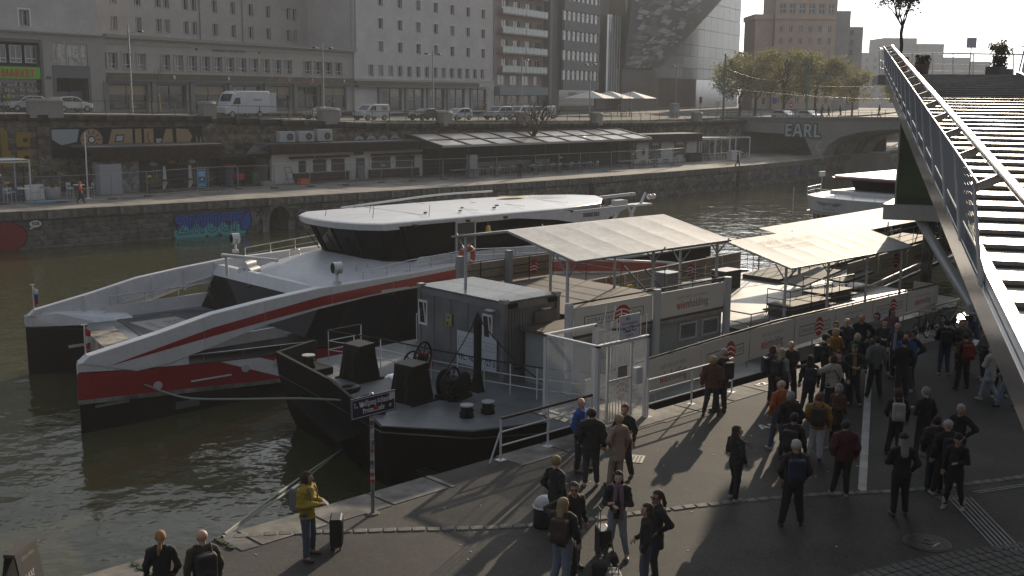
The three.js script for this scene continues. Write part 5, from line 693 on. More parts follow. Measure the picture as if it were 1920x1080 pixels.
// ================================================================ the catamaran
const LB = {};
function rebase(o, x, y, z) { o.position.set(x, y, z); for (const c of o.children) c.position.sub(o.position); }
for (const [n, p] of [['long_pergola', [90, 0, -89]], ['road_bridge', [150, 0, -60]]]) rebase(scene.getObjectByName(n), ...p);
scene.children.filter((o) => o.name.startsWith('street_railing')).forEach((o) => { const b = new THREE.Box3().setFromObject(o), c = b.getCenter(V(0, 0, 0)); rebase(o, c.x, b.min.y, c.z); });
function railing(parent, pts, h, o = {}) { // posts and bars along a line of points, each piece a part
  const m = o.m ?? M.railWhite, bars = o.bars ?? [.35, .68], r = o.r ?? .02; let k = 0;
  for (let i = 0; i + 1 < pts.length; i++) {
    const a = pts[i], b = pts[i + 1], l = a.distanceTo(b), n = Math.max(1, Math.round(l / (o.gap ?? 1.6))); obj('handrail', [rod(a.clone().setY(a.y + h), b.clone().setY(b.y + h), r * 1.25, 7)], o.top ?? m, parent);
    for (const t of bars) obj('rail', [rod(a.clone().setY(a.y + t), b.clone().setY(b.y + t), r * .8, 5)], m, parent); for (let j = i ? 1 : 0; j <= n; j++) { const p = a.clone().lerp(b, j / n); obj('post', [rod(p, p.clone().setY(p.y + h), r, 6)], m, parent); }
  }
}
const logoBall = (x, cx, cy, r) => { x.fillStyle = '#a3261e'; x.beginPath(); x.ellipse(cx, cy, r * .86, r, 0, 0, 7); x.fill(); x.strokeStyle = '#e6dfd6'; x.lineWidth = r * .14; for (const k of [-.45, 0, .45]) { x.beginPath(); x.moveTo(cx - r * .75, cy + r * k + r * .1); x.quadraticCurveTo(cx + r * .1, cy + r * (k - .35), cx + r * .75, cy + r * (k + .28)); x.stroke(); } };
const bannerA = (bg) => (x, W, H) => { x.fillStyle = bg; x.fillRect(0, 0, W, H); x.strokeStyle = '#1c1c1c'; x.lineWidth = H * .022; x.strokeRect(W * .12, H * .36, W * .76, H * .34); text(x, 'D O N A U R A U M', W, H, .22, .34, .535, '#1c1c1c', 'normal italic', 'sans-serif', .38); text(x, 'W I E N', W, H, .22, .765, .535, '#1c1c1c', 'normal italic', 'sans-serif', .17); logoBall(x, W * .6, H * .52, H * .36); };
const bannerB = (bg) => (x, W, H) => { x.fillStyle = bg; x.fillRect(0, 0, W, H); text(x, 'mehr wien zum leben.', W, H, .2, .5, .3, '#8f8c88', 'normal', 'sans-serif', .5); x.font = `bold ${H * .4}px sans-serif`; x.textBaseline = 'middle'; x.textAlign = 'left'; const k = W * .5 / x.measureText('wienholding').width; x.save(); x.translate(W * .25, H * .62); x.scale(k, 1.1); x.fillStyle = '#a81c1c'; x.fillText('wien', 0, 0); x.fillStyle = '#6d6a68'; x.fillText('holding', x.measureText('wien').width, 0); x.restore(); };
const banA = printMat(3, 1, bannerA('#c9c6bf'), 384), banB = printMat(3, 1, bannerB('#c9c6bf'), 384);
{
  const S = thing('white_red_catamaran', 'white and red passenger catamaran with black windows and arched side beams', 'ship', [0, 0, 0]);
  const zn = -36.15, zf = -45.6, zc = -40.88, mir = (z) => 2 * zc - z, lower = mat([.014, .014, .016], .3, { clearcoat: .5 });
  // hulls
  const hull = [[14.36, -3.3], [54, -3.3], [54, -1.6], [24, -1.3], [22.1, -1.22], [16.9, -.9], [14.4, -.63]];
  const topAt = (x) => { for (let i = hull.length - 1; i > 2; i--) if (x <= hull[i - 1][0]) { const p = hull[i], q = hull[i - 1]; return p[1] + (q[1] - p[1]) * (x - p[0]) / (q[0] - p[0]); } return -1.6; };
  for (const [zo, s] of [[zn - .03, -1], [zf + .03, 1]]) { // knife bows: straight outer side, inner side flares back
    const st = [[14.42, .1], [15.6, .75], [17.2, 1.5], [19, 2.1], [21, 2.5], [30, 2.5], [54, 2.5]], body = st.map(([x, w], i) => [s > 0 && i < 5 ? x + 1.7 - i * .3 : x, w]).map(([x, w]) => [V(x, topAt(x), zo), V(x, -3.3, zo), V(x, -3.3, zo + s * w), V(x, topAt(x), zo + s * w)]);
    obj('hull', [loft(body)], M.hullBlack, S);
    const cap = [[14.42, .1], [15.6, .75], [17.2, 1.5], [18.4, 1.95]].map(([x, w], i) => [s > 0 ? x + 1.7 : x, w, s > 0 ? x : x]).map(([x, w], i) => [V(x - .03, topAt(14.5) - .06 - i * .1, zo), V(x - .03, topAt(14.5) + [.3, .42, .3, .1][i], zo), V(x - .03, topAt(14.5) + [.3, .3, .0, -.1][i], zo + s * (w * .6 + .05)), V(x - .03, topAt(14.5) - .14 - i * .06, zo + s * (w * .75 + .03))]); obj('bow_cap', [loft(cap)], M.whiteGloss, S);
  }
  obj('red_side_panel', [poly([[14.33, -1.58], [22.1, -2.17], [25, -2.25], [25, -1.3], [22.1, -1.24], [16.9, -.92], [14.36, -.66]], zn - .028, zn - .008)], M.red, S);
  obj('rubbing_strip', [poly([[14.33, -1.72], [22.1, -2.3], [25, -2.38], [25, -2.24], [22.1, -2.16], [14.33, -1.58]], zn - .03, zn + .03)], mat([.35, .34, .33], .6, { map: TX.stone }), S);
  obj('white_flash', [poly([[19.6, -1.1], [21.2, -1.19], [23.2, -1.9], [23.2, -2.2], [22.4, -2.19]], zn - .02, zn + .002)], M.whiteGloss, S);
  for (const x of [17.15, 20.6, 21.95]) obj('porthole', [new THREE.CylinderGeometry(.14, .14, .05, 18).scale(1.15, 1, 1).rotateX(Math.PI / 2).translate(x, x < 18 ? -1.55 : -1.5, zn + .012)], mat([.45, .45, .45], .4), S);
  obj('hull_grating', [bx(17.8, 18.7, -2.55, -2.3, zn - .04, zn + .01)], mat([.08, .09, .085], .5), S); obj('fender_bar', [bar(V(18.4, -1.62, zn + .03), V(20.0, -1.64, zn + .03), .05, .05)], mat([.55, .55, .55], .5), S);
  obj('bow_handhold', [bx(14.9, 16.1, -1.95, -1.85, zn - .04, zn - .005)], M.galv, S); obj('far_bow_handhold', [bx(16.8, 18.0, -1.35, -1.25, zf + 2.58, zf + 2.63)], mat([.5, .45, .35], .5), S);
  // arched side beams
  const top = [[14.5, -.35], [14.8, -.12], [17.3, .3], [19.4, .72], [21.6, .95], [23.9, 1.14], [26.5, 1.2], [28.7, 1.27], [30.7, 1.35], [32.4, 1.38], [35.5, 1.2], [39, .88], [45.1, .14], [52.3, -1.0]], low = [[54, -1.45], [46, -.7], [40, .05], [36, .4], [32, .62], [29, .62], [26.5, .53], [23.9, .31], [21.5, 0], [19.3, -.5], [17.6, -.86], [16.4, -.92]];
  for (const [a, b, dx] of [[zn - .42, zn, 0], [zf, zf + .3, 1.7]]) obj('arch_beam', [poly([...top, ...low].map(([x, y]) => [x + dx * Math.max(0, 1 - (x - 14) / 30), y]).reverse(), a, b, .03)], M.whiteGloss, S);
  obj('red_arch_stripe', [poly([[15.4, -.58], [19.3, .2], [21.56, .5], [24, .8], [26.5, .95], [30.7, 1.16], [35.5, 1.04], [39, .76], [45, .05], [48.4, -.5], [45.5, -.42], [39, .26], [35.5, .6], [30.7, .78], [26.5, .6], [24, .42], [21.5, .16], [19.3, -.1]].reverse(), zn, zn + .008)], M.red, S);
  for (let i = 0; i < 6; i++) { const x = 18.4 + i * 1.5, t = -.05 + i * .24 - i * i * .012; obj('beam_rib', [bx(x, x + .06, t - .62, t - .05 + .35, zf + .3, zf + .42)], M.white, S); } obj('beam_shelf', [bar(V(17.9, -.62, zf + .36), V(26, .72, zf + .36), .1, .05)], M.white, S);
  obj('side_plating', [poly([[33, .5], [36, .38], [40, .03], [46, -.72], [54, -1.5], [54, -2.3], [33, -2.0]].reverse(), zn - .3, zn - .1)], M.whiteGloss, S); obj('beam_slot', [bx(26.9, 28.3, .62, .72, zn, zn + .012)], mat([.55, .55, .55], .5), S); obj('camera_box', [bx(29.2, 30.6, .4, .78, zn - .1, zn + .25)], lower, S);
  // fore deck between the hulls
  obj('fore_deck', [plan([[17.9, zn - 1.3], [24.5, zn - 1.3], [24.5, zf + .5], [18.6, zf + .5], [17.4, zf + 2.6]], -1.5, -.8)], M.deckGrey, S);
  obj('fore_deck_edge', [plan([[16.6, zn - 2.4], [17.7, zn - 2.4], [18.7, zf + 2.5], [17.5, zf + 2.5]], -1.3, -.76)], mat([.42, .38, .32], .75, { map: TX.stone }), S);
  obj('deck_matting', [plan([[18.2, zn - 1.4], [22.6, zn - 1.4], [23.4, zf + 2.0], [22.6, zf + 1.2], [19.4, zf + 1.2]], -.79, -.768)], mat([.085, .09, .095], .85, { map: TX.blot }), S);
  { const g = keep(new THREE.PlaneGeometry(4.4, 2.0)); g.rotateZ(-Math.PI / 2).rotateX(-Math.PI / 2); obj('deck_banner', g.translate(20.5, -.76, -41.2), printMat(4.4, 2.0, (x, W, H) => { x.fillStyle = '#8b8b88'; x.fillRect(0, 0, W, H); x.save(); x.translate(W, H); x.rotate(Math.PI); text(x, 'mehr wien zum leben', W, H, .22, .5, .24, '#55534f', 'bold', 'sans-serif', .8); text(x, 'wien', W, H, .5, .24, .66, '#6b1c28', 'bold', 'sans-serif', .3); text(x, 'holding', W, H, .5, .63, .66, '#555', 'bold', 'sans-serif', .46); x.restore(); }, 384), S); }
  obj('inner_bulwark', [poly([[18.8, -.8], [25.3, -.8], [24.6, -.2], [19.3, -.3]], zf + .6, zf + .68)], M.white, S); obj('inner_bulwark', [poly([[18.4, -.85], [23.2, -.85], [22.6, -.42], [20.0, -.45], [19.0, -.62]], zn - 1.25, zn - 1.17)], M.white, S);
  { const r = grp('bow_rail', S); railing(r, [V(19.4, -.3, zf + .64), V(24, -.22, zf + .64)], .42, { bars: [], m: M.steel, r: .018 }); railing(r, [V(17.4, -.95, zn - .1), V(23.8, -1.25, zn - .1)], .3, { bars: [], m: M.steel, r: .016 }); }
  // cabin front, black glass, and side glazing
  const fr = (z0, z1, y0, y1, x0, x1, m, n) => obj(n, [loft([[V(x0, y0, z0), V(x1, y1, z0), V(x1 + .3, y1, z0), V(x0 + .3, y0, z0)], [V(x0, y0, z1), V(x1, y1, z1), V(x1 + .3, y1, z1), V(x0 + .3, y0, z1)]])], m, S);
  fr(zf + .5, zn - .45, -.82, .5, 23.5, 24.3, M.darkGlass, 'front_glazing'); fr(zf + .35, zn - .43, .5, .95, 24.28, 24.5, M.whiteGloss, 'front_band');
  obj('side_glazing', [poly([[23.6, -1.25], [34, -1.25], [34, .55], [24.4, .5]], zn - .6, zn - .5)], mat([.010, .014, .022], .07, { phys: true, specularIntensity: .35 }), S);
  for (const x of [24.6, 27.2, 29.8]) obj('side_mullion', [poly([[x, -1.2], [x + .35, -1.2], [x + 1.5, .5], [x + 1.15, .5]], zn - .5, zn - .46)], M.blackPaint, S);
  obj('cabin_core', [bx(25, 50, -1.6, .48, zf + .7, zn - .8)], M.blackPaint, S); obj('upper_deck', [plan([[24.7, zn - .44], [50, zn - .44], [53, zn - 1.2], [53, zf + 1.2], [50, zf + .4], [24.7, zf + .4]], .48, .56)], mat([.40, .39, .36], .7, { map: TX.blot }), S);
  // white cowl rising to the wheelhouse
  const ring = (x, y, w, e) => { const p = []; for (let i = 0; i <= 16; i++) { const a = Math.PI * i / 16; p.push(V(x + (1 - Math.sin(a)) * e, .56 + (y - .56) * Math.pow(Math.sin(a), .55), zc - Math.cos(a) * w)); } return p; };
  obj('cowl', [smoothLoft([ring(24.75, .66, 3.5, 1.2), ring(25.3, .98, 3.65, 1.3), ring(26.4, 1.25, 3.75, 1.2), ring(27.8, 1.5, 3.8, .8), ring(29.0, 1.6, 3.8, .3), ring(31, 1.68, 3.8, 0), ring(33, 1.6, 3.8, 0)], false)], M.whiteGloss, S);
  obj('cabin_side', [poly([[28.8, .56], [46, .56], [45, 1.5], [30, 1.62]], zc + 3.3, zc + 3.5), poly([[28.8, .56], [46, .56], [45, 1.5], [30, 1.62]], zc - 3.5, zc - 3.3)], M.whiteGloss, S);
  // wheelhouse glazing: leans forward at the top
  const b0 = [[28.4, 0], [28.5, 1.4], [28.95, 2.4], [29.9, 2.95], [42.2, 3.0]], t0 = [[27.6, 0], [27.75, 1.6], [28.3, 2.75], [29.3, 3.1], [43, 3.1]]; const full = (p) => [...p.map(([x, z]) => [x, zc + z]), ...p.slice(1).reverse().map(([x, z]) => [x, zc - z])];
  obj('wheelhouse_glazing', [loft([full(b0).map(([x, z]) => V(x, 1.45, z)), full(t0).map(([x, z]) => V(x, 2.98, z))])], M.darkGlass, S);
  { const A = full(b0), B = full(t0); A.forEach(([x, z], i) => { if (x > 40) return; const a = V(x - .02, 1.45, z + (z > zc ? .02 : -.02)), c = V(B[i][0] - .02, 2.98, B[i][1] + (z > zc ? .02 : -.02)); obj('window_pillar', [rod(a, c, .05, 6)], M.blackPaint, S); }); const sill = A.filter(p => p[0] < 40).map(([x, z]) => V(x - .06, 1.5, z)); sill.sort((p, q) => q.z - p.z); obj('window_sill', path(sill, .09, 6), M.blackPaint, S); for (const z of [1.1, -.4, -1.9]) obj('wiper', [rod(V(28.35, 1.6, zc + z), V(27.95, 2.35, zc + z - .35), .02, 5)], M.blackPaint, S);
    obj('door_frame', [bx(32.2, 32.28, .7, 2.9, zc + 3.1, zc + 3.18), bx(33.3, 33.38, .7, 2.9, zc + 3.1, zc + 3.18), bx(32.2, 33.38, 2.9, 2.98, zc + 3.1, zc + 3.18)], mat([.5, .47, .42], .5), S); obj('door_pane', [bx(32.28, 33.3, 1.0, 2.9, zc + 3.12, zc + 3.15)], mat([.10, .095, .085], .06, { clearcoat: 1 }), S); }
  // roof
  const ro = [[27.1, -41.0], [27.2, -39.8], [27.55, -38.7], [28.3, -37.85], [33, -37.75], [38.8, -37.7], [42.6, -38.5], [44.6, -40.2], [45.3, -41.2], [44.6, -42.4], [42.6, -43.5], [38.8, -44.1], [33, -44.05], [28.3, -43.9], [27.55, -43.2], [27.2, -42.2]], rc = [36, -40.9], sc = (k, y) => ro.map(([x, z]) => V(rc[0] + (x - rc[0]) * k, y, rc[1] + (z - rc[1]) * k));
  obj('roof', [loft([sc(.92, 2.9), sc(.99, 2.86), sc(1, 3.12)], true, false), smoothLoft([sc(1, 3.12), sc(.985, 3.18), sc(.7, 3.28), sc(.35, 3.34), sc(.02, 3.36)])], M.whiteGloss, S);
  obj('stern_wing', [poly([[35.2, 2.95], [38.6, 2.62], [41.2, 2.15], [44.3, 3.02]], zc + 3.12, zc + 3.2), poly([[35.2, 2.95], [38.6, 2.62], [41.2, 2.15], [44.3, 3.02]], zc - 3.2, zc - 3.12)], M.whiteGloss, S); signFace(S, 'registration_number', 1.3, .3, 41.0, 2.72, zc + 3.215, lettersMat(1.3, .3, '30000385', '#1b1b1f', 160));
  { const g = keep(new THREE.PlaneGeometry(4.2, 1.7)); g.rotateX(-Math.PI / 2 - .02).rotateZ(-.03); obj('roof_emblem', g.translate(40.4, 3.4, -41.2), printMat(4.2, 1.7, (x, W, H) => { x.clearRect(0, 0, W, H); x.fillStyle = '#b09a1c'; x.beginPath(); x.ellipse(W * .22, H * .3, W * .2, H * .26, 0, 0, 7); x.fill(); x.fillStyle = '#39331a'; x.fillRect(W * .17, H * .12, W * .1, H * .36); text(x, 'contact', W, H, .3, .66, .4, '#3a3a3c', 'bold italic', 'sans-serif', .5); text(x, 'company', W, H, .3, .72, .72, '#3a3a3c', 'bold italic', 'sans-serif', .5); }, 256, { transparent: true }), S); }
  const f = rng(14); for (const [x, z] of [[31.5, -39], [33.2, -38.6], [34.2, -39.6], [35.4, -38.7], [36.2, -39.4]]) obj('roof_fitting', [cb(.18, .06, .1, x, 3.34, z, f())], M.darkSteel, S); for (const [x, z, h] of [[28.8, -39.3, .5], [29.8, -40.9, .4], [31.2, -38.4, .5], [27.9, -41.6, .25], [30.4, -42.9, .4]]) { obj('antenna', [rod(V(x, 3.1, z), V(x + .08, 3.25 + h, z), .014, 5)], M.darkSteel, S); } for (const x of [29.9, 32.9, 35.2, 39.6]) obj('deck_lamp', [cb(.2, .1, .12, x, 2.98, -37.72)], M.darkSteel, S); obj('roof_rail', [tube([V(30, 3.28, -43.4), V(36, 3.5, -43.9), V(40, 3.5, -43.9)], .05, 16, 6)], M.railWhite, S);
  // bell, air boxes, railings, lights
  obj('bell', [lathe([[.02, .3], [.1, .28], [.13, .1], [.2, 0], [.18, -.01], [0, .02]], 16).translate(33.9, 2.42, zc + 3.4), rod(V(33.9, 2.7, zc + 3.4), V(33.9, 2.95, zc + 3.4), .015)], mat([.42, .28, .09], .3, { metal: .9 }), S);
  const airBox = (x, s) => { const a = grp('ventilation_box', S, x, .56, zn - 1.15); obj('casing', [bx(0, 1.5, 0, .62, -.3, .3)], M.white, a); obj('louvre', Array.from({ length: 6 }, (_, i) => bx(.03, .5, .08 + i * .08, .12 + i * .08, .3, .32)), M.darkSteel, a); signFace(a, 'lettering', .95, .26, 1.0, .45, .305, lettersMat(.95, .26, s, '#26262a', 128)); }; airBox(29.0, 'RegNr 1845'); airBox(32.6, '250 Pers.');
  { const r = grp('side_rail', S); railing(r, [V(26.2, .95, zn - .3), V(28.6, 1.2, zn - .3), V(32, 1.36, zn - .3), V(36, 1.12, zn - .3), V(42, .5, zn - .3)], .55, { bars: [.28], m: M.steel, r: .018, gap: 1.15 }); railing(r, [V(26, .95, zf + .3), V(30, 1.25, zf + .3)], .6, { bars: [.3], m: M.steel, r: .018 }); for (const z of [zc - 2.6, zc + 2.6]) obj('grab_rail', [tube([V(27.2, .6, z), V(27.2, 1.45, z), V(27.35, 1.55, z), V(27.6, 1.55, z), V(27.75, 1.45, z), V(27.75, .6, z)], .022, 24, 6)], M.steel, r); }
  const light = (x, y, z) => { const g = grp('searchlight', S, x, y, z, -.2); obj('stand', [rod(V(0, 0, 0), V(0, .45, 0), .06), bx(-.12, .12, 0, .14, -.12, .12)], M.white, g); obj('drum', [new THREE.CylinderGeometry(.24, .24, .34, 20).rotateZ(Math.PI / 2).translate(0, .66, 0)], M.white, g); obj('lens', [new THREE.CylinderGeometry(.2, .2, .02, 20).rotateZ(Math.PI / 2).translate(-.18, .66, 0)], M.darkGlass, g); obj('yoke', [new THREE.TorusGeometry(.27, .02, 6, 14, Math.PI).rotateY(Math.PI / 2).rotateX(Math.PI).translate(0, .66, 0)], M.galv, g); }; light(24.9, 1.15, zn - .22); light(25.6, 1.35, zf + .15);
  { const g = grp('life_raft', S, 24.9, .75, zc - 2.2, .5); for (let i = 0; i < 3; i++) obj('canister', [new THREE.CylinderGeometry(.16, .16, .8, 14).rotateZ(Math.PI / 2).translate(0, .16 + (i === 2 ? .26 : 0), i === 2 ? 0 : (i - .5) * .36)], M.white, g); obj('crane_arm', [rod(V(-1.2, .95, -.6), V(.9, .5, .9), .08, 8), rod(V(-1.0, 0, -.5), V(-1.0, .95, -.5), .07, 8)], M.white, g); }
  const flag = (x, z, cols, n) => { const g = grp('flagstaff', S, x, -.15, z); obj('staff', [rod(V(0, 0, 0), V(0, 1.05, 0), .022)], M.railWhite, g); obj('staff_cap', [bx(-.09, .09, 1.05, 1.08, -.03, .03)], M.railWhite, g); const r = []; for (let i = 0; i <= 8; i++) { const t = i / 8; r.push([V(.03 + t * .16 + Math.sin(t * 9) * .02, .95 - t * .12, Math.sin(t * 7) * .06), V(.03 + t * .12, .15 + t * .1, Math.sin(t * 7 + 1) * .06)]); } cols.forEach((c, k) => { const n2 = cols.length, q = []; for (let i = 0; i < 8; i++) { const L1 = (p, t) => p[0].clone().lerp(p[1], t); q.push([L1(r[i], k / n2), L1(r[i + 1], k / n2), L1(r[i + 1], (k + 1) / n2), L1(r[i], (k + 1) / n2)]); } obj('flag_stripe', [quads(q)], mat(c, .8, { side: THREE.DoubleSide }), g); }); }; flag(14.75, zn - .2, [[.42, .01, .02], [.6, .6, .6], [.42, .01, .02]]); flag(16.4, zf + .3, [[.6, .6, .6], [.04, .08, .3], [.42, .01, .02]]);
  { const g = grp('radar_mast', S, 46.9, .56, zc); obj('leg', [bar(V(-.6, .2, -.5), V(.6, 1.9, -.5), .16, .1), bar(V(-.6, .2, .5), V(.6, 1.9, .5), .16, .1), bar(V(1.6, .6, 0), V(.6, 1.9, 0), .12, .1)], M.white, g); obj('platform', [bx(-.7, 2.3, 1.9, 2.0, -.35, .35)], M.white, g); obj('radar_base', [bx(-.5, .3, 2.0, 2.3, -.25, .25)], M.white, g); obj('radar_scanner', [cb(3.4, .16, .14, -.3, 2.55, 0, .12)], M.white, g); signFace(g, 'scanner_lettering', .5, .12, .95, 2.55, .075 + -.12 * 1.2, lettersMat(.5, .12, 'JRC', '#7a1414', 64)); obj('lamp_post', [bar(V(1.7, 2.0, 0), V(2.1, 2.6, 0), .12, .1)], M.white, g); obj('dome_lamp', [new THREE.SphereGeometry(.16, 12, 8).translate(2.3, 2.35, .1)], M.white, g); obj('dome_lamp', [new THREE.SphereGeometry(.16, 12, 8).translate(2.65, 2.35, .1)], M.white, g); }
  const box = (x, y, z, w, h, d, c) => obj('deck_locker', [new THREE.BoxGeometry(w, h, d).translate(x, y + h / 2, z)], mat(c, .5), S); box(49.5, .56, -39, 1.6, .6, 1.2, [.4, .02, .03]); box(51.3, .56, -40.6, 1.4, .5, 1.0, [.42, .02, .03]); box(47.5, .56, -38.2, 1.2, .7, .8, [.5, .5, .5]);
  const seam = mat([.38, .38, .39], .6); for (const x of [31, 34, 37, 40]) obj('roof_seam', [bar(V(x, 3.335 - (x - 36) ** 2 * .0012, zc - 2.6), V(x, 3.335 - (x - 36) ** 2 * .0012, zc + 2.6), .02, .012)], seam, S); for (const x of [19, 21.5, 24.5, 27.5, 31, 35, 39]) obj('plate_seam', [bx(x - .006, x + .006, x < 20 ? -.45 : x < 23 ? .0 : .45, x < 20 ? .55 : x < 23 ? .88 : x > 36 ? .8 : 1.08, zn + .004, zn + .012)], seam, S);
  rebase(S, 33, WATER, zc);
  function buoy(x, y, z, rx, ry, label, k = 1) { const o = thing('lifebuoy', label, 'lifebuoy', [x, y, z]); const ri = obj('ring', [new THREE.TorusGeometry(.29, .085, 10, 28)], M.orange, o); for (let i = 0; i < 4; i++) obj('band', [new THREE.TorusGeometry(.29, .09, 10, 6, .28).rotateZ(i * Math.PI / 2 + .6)], mat([.6, .58, .54], .7), o); obj('grab_line', [new THREE.TorusGeometry(.39, .012, 5, 28)], M.rope, o); o.rotation.set(rx, ry, 0); o.scale.setScalar(k); return o; }
  buoy(31.4, 1.72, zn + .12, 0, .1, 'orange lifebuoy hanging on the catamaran side rail', 1.3); buoy(17.5, -.72, zn - 1.05, -.5, 0, 'orange lifebuoy lying on the catamaran bow', 1.15); LB.buoy = buoy;
}
// ================================================================ landing barge with its superstructure
{
  const P = thing('landing_barge', 'black landing barge with grey deck moored along the quay', 'barge', [0, 0, 0]), D = -.8, blk = M.hullBlack;
  // hull: blunt bow to the left, long straight side to the right
  const out = [[21.6, -33.1], [19.6, -32.2], [18.9, -28], [18.25, -24.6], [19.8, -22.5], [21.7, -21.5], [26, -21.45], [47, -21.45], [49, -22.4], [49.5, -28], [49, -33], [26, -33.4]];
  const inset = (k) => out.map(([x, z], i) => [x + (x < 22 ? k * .8 : 0), z + (z > -26 && x < 22 ? -k * .5 : 0)]);
  obj('hull', [loft([inset(1.2).map(([x, z]) => V(x, -3.4, z)), inset(.5).map(([x, z]) => V(x, -2.2, z)), out.map(([x, z]) => V(x, D, z))])], blk, P);
  obj('deck', [plan(out.map(([x, z]) => [x, z]), D - .02, D + .02)], mat([.17, .19, .20], .55, { map: TX.blot }), P); obj('aft_deck', [plan([[33.5, -33.2], [33.5, -21.5], [47, -21.5], [48.9, -22.5], [49.3, -28], [48.9, -33]], D + .02, -.3)], mat([.30, .29, .27], .5, { map: TX.blot }), P);
  obj('bulwark', [loft([[V(21.6, D, -33.1), V(21.6, -.05, -33.15), V(21.66, -.05, -33.0), V(21.66, D, -33)], [V(19.6, D, -32.2), V(19.5, 0, -32.2), V(19.62, 0, -32.1), V(19.7, D, -32.1)], [V(18.9, D, -28), V(18.8, -.02, -28), V(18.92, -.02, -28), V(19, D, -28)], [V(18.5, D, -26), V(18.45, -.3, -26), V(18.55, -.3, -26), V(18.6, D, -26)], [V(18.27, D, -24.6), V(18.22, -.66, -24.6), V(18.32, -.66, -24.6), V(18.38, D, -24.6)]])], blk, P);
  obj('near_bulwark', [loft([[V(18.27, D, -24.6), V(18.22, -.62, -24.6), V(18.34, -.62, -24.6), V(18.38, D, -24.6)], [V(19.8, D, -22.5), V(19.76, -.6, -22.45), V(19.88, -.6, -22.55), V(19.9, D, -22.6)], [V(21.7, D, -21.5), V(21.7, -.5, -21.44), V(21.7, -.5, -21.6), V(21.7, D, -21.6)]])], blk, P);
  obj('bow_fender', [loft([[V(20.4, -1.2, -30.5), V(19.2, -1.4, -26.5), V(20, -2.6, -27)], [V(19.1, -1.25, -30.7), V(18, -1.45, -26.4), V(19.2, -2.7, -27)]])], M.blackPaint, P);
  obj('anchor_spar', [rod(V(19.6, -2.2, -26.4), V(18.4, -1.6, -19.4), .14, 8)], M.blackPaint, P);
  // deck gear
  const boll = (x, z, y, k = 1, par = P) => { const g = grp('mooring_bollard', par, x, y, z); obj('drum', [lathe([[.001, 0], [.34 * k, 0], [.3 * k, .12], [.26 * k, .5 * k], [.3 * k, .56 * k]], 16)], M.blackPaint, g); obj('cap', [new THREE.CylinderGeometry(.31 * k, .31 * k, .04, 18).translate(0, .58 * k, 0)], mat([.55, .55, .55], .5, { map: TX.blot }), g); obj('horn', [rod(V(-.42 * k, .28 * k, 0), V(.42 * k, .28 * k, 0), .045 * k, 6)], M.blackPaint, g); };
  boll(20.35, -31.5, -.55, .72); boll(19.35, -26.1, D, .45); boll(21.0, -24.1, D, .66); boll(21.75, -24.0, D, .64); boll(46.6, -22.6, -.3, .9); boll(47.7, -23.3, -.3, .9); obj('bollard_plinth', [bx(19.9, 21, D, -.55, -32, -31)], blk, P);
  for (const [x, z] of [[19.45, -28.0], [19.2, -26.6]]) obj('fairlead', [new THREE.TorusGeometry(.24, .11, 8, 18).rotateX(Math.PI / 2).scale(1.4, 1, 1).translate(x, -.45, z)], M.blackPaint, P);
  obj('deck_hatch', [lathe([[.001, .12], [.22, .1], [.3, .04], [.34, 0]], 16).translate(22.3, D + .02, -29.3)], M.chrome, P);
  const winch = (x, z, turn, k = 1) => { const g = grp('anchor_winch', P, x, D, z, turn); g.scale.set(.66, .78, .66); obj('housing', [loft([[V(-.7 * k, 0, -.8), V(.7 * k, 0, -.8), V(.7 * k, 0, .8), V(-.7 * k, 0, .8)], [V(-.55 * k, 1.15, -.62), V(.55 * k, 1.15, -.62), V(.55 * k, 1.15, .62), V(-.55 * k, 1.15, .62)], [V(-.5 * k, 1.55, -.62), V(.5 * k, 1.6, -.62), V(.5 * k, 1.6, .62), V(-.5 * k, 1.55, .62)]])], M.blackPaint, g); for (const a of [-.35, .35]) obj('belt', [tube([V(-.78 * k, .15, a), V(-.66 * k, .5, a), V(-.72 * k, .9, a), V(-.58 * k, 1.3, a)], .05, 10, 5)], M.rubber, g); obj('base_rail', [bx(-.85 * k, .85 * k, 0, .1, -.9, -.8), bx(-.85 * k, .85 * k, 0, .1, .8, .9)], M.blackPaint, g); };
  winch(21.3, -29.9, .08); winch(20.9, -26.6, .12);  { const g = grp('cable_drum', P, 22.1, D, -26.0, .3); g.scale.setScalar(.72); obj('drum', [new THREE.CylinderGeometry(.42, .42, 1.0, 18).rotateX(Math.PI / 2).translate(0, .6, 0)], M.rubber, g); obj('flange', [new THREE.CylinderGeometry(.62, .62, .06, 20).rotateX(Math.PI / 2).translate(0, .62, -.5)], M.blackPaint, g); obj('flange', [new THREE.CylinderGeometry(.62, .62, .06, 20).rotateX(Math.PI / 2).translate(0, .62, .5)], M.blackPaint, g); obj('frame', [bx(-.6, .6, 0, .2, -.6, .6), bx(-.1, .1, .2, .7, -.62, -.56), bx(-.1, .1, .2, .7, .56, .62)], M.blackPaint, g); }
  const wheelAt = (x, y, z, r, turn) => { const g = grp('hand_wheel', P, x, y, z, turn); obj('rim', [new THREE.TorusGeometry(r, .035, 8, 28)], M.blackPaint, g); for (let i = 0; i < 3; i++) obj('spoke', [cb(r * 2, .03, .03, 0, 0, 0, 0, 0, i * Math.PI / 3 + .2)], M.blackPaint, g); obj('hub', [new THREE.CylinderGeometry(.12, .12, .3, 12).rotateX(Math.PI / 2)], M.blackPaint, g); obj('stand', [rod(V(0, -r - .25, -.1), V(0, 0, -.1), .06)], M.blackPaint, g); }; wheelAt(22.5, .1, -28.0, .5, .35); wheelAt(21.7, -.15, -25.6, .48, .35); wheelAt(22.2, -.1, -28.2, .4, .1);
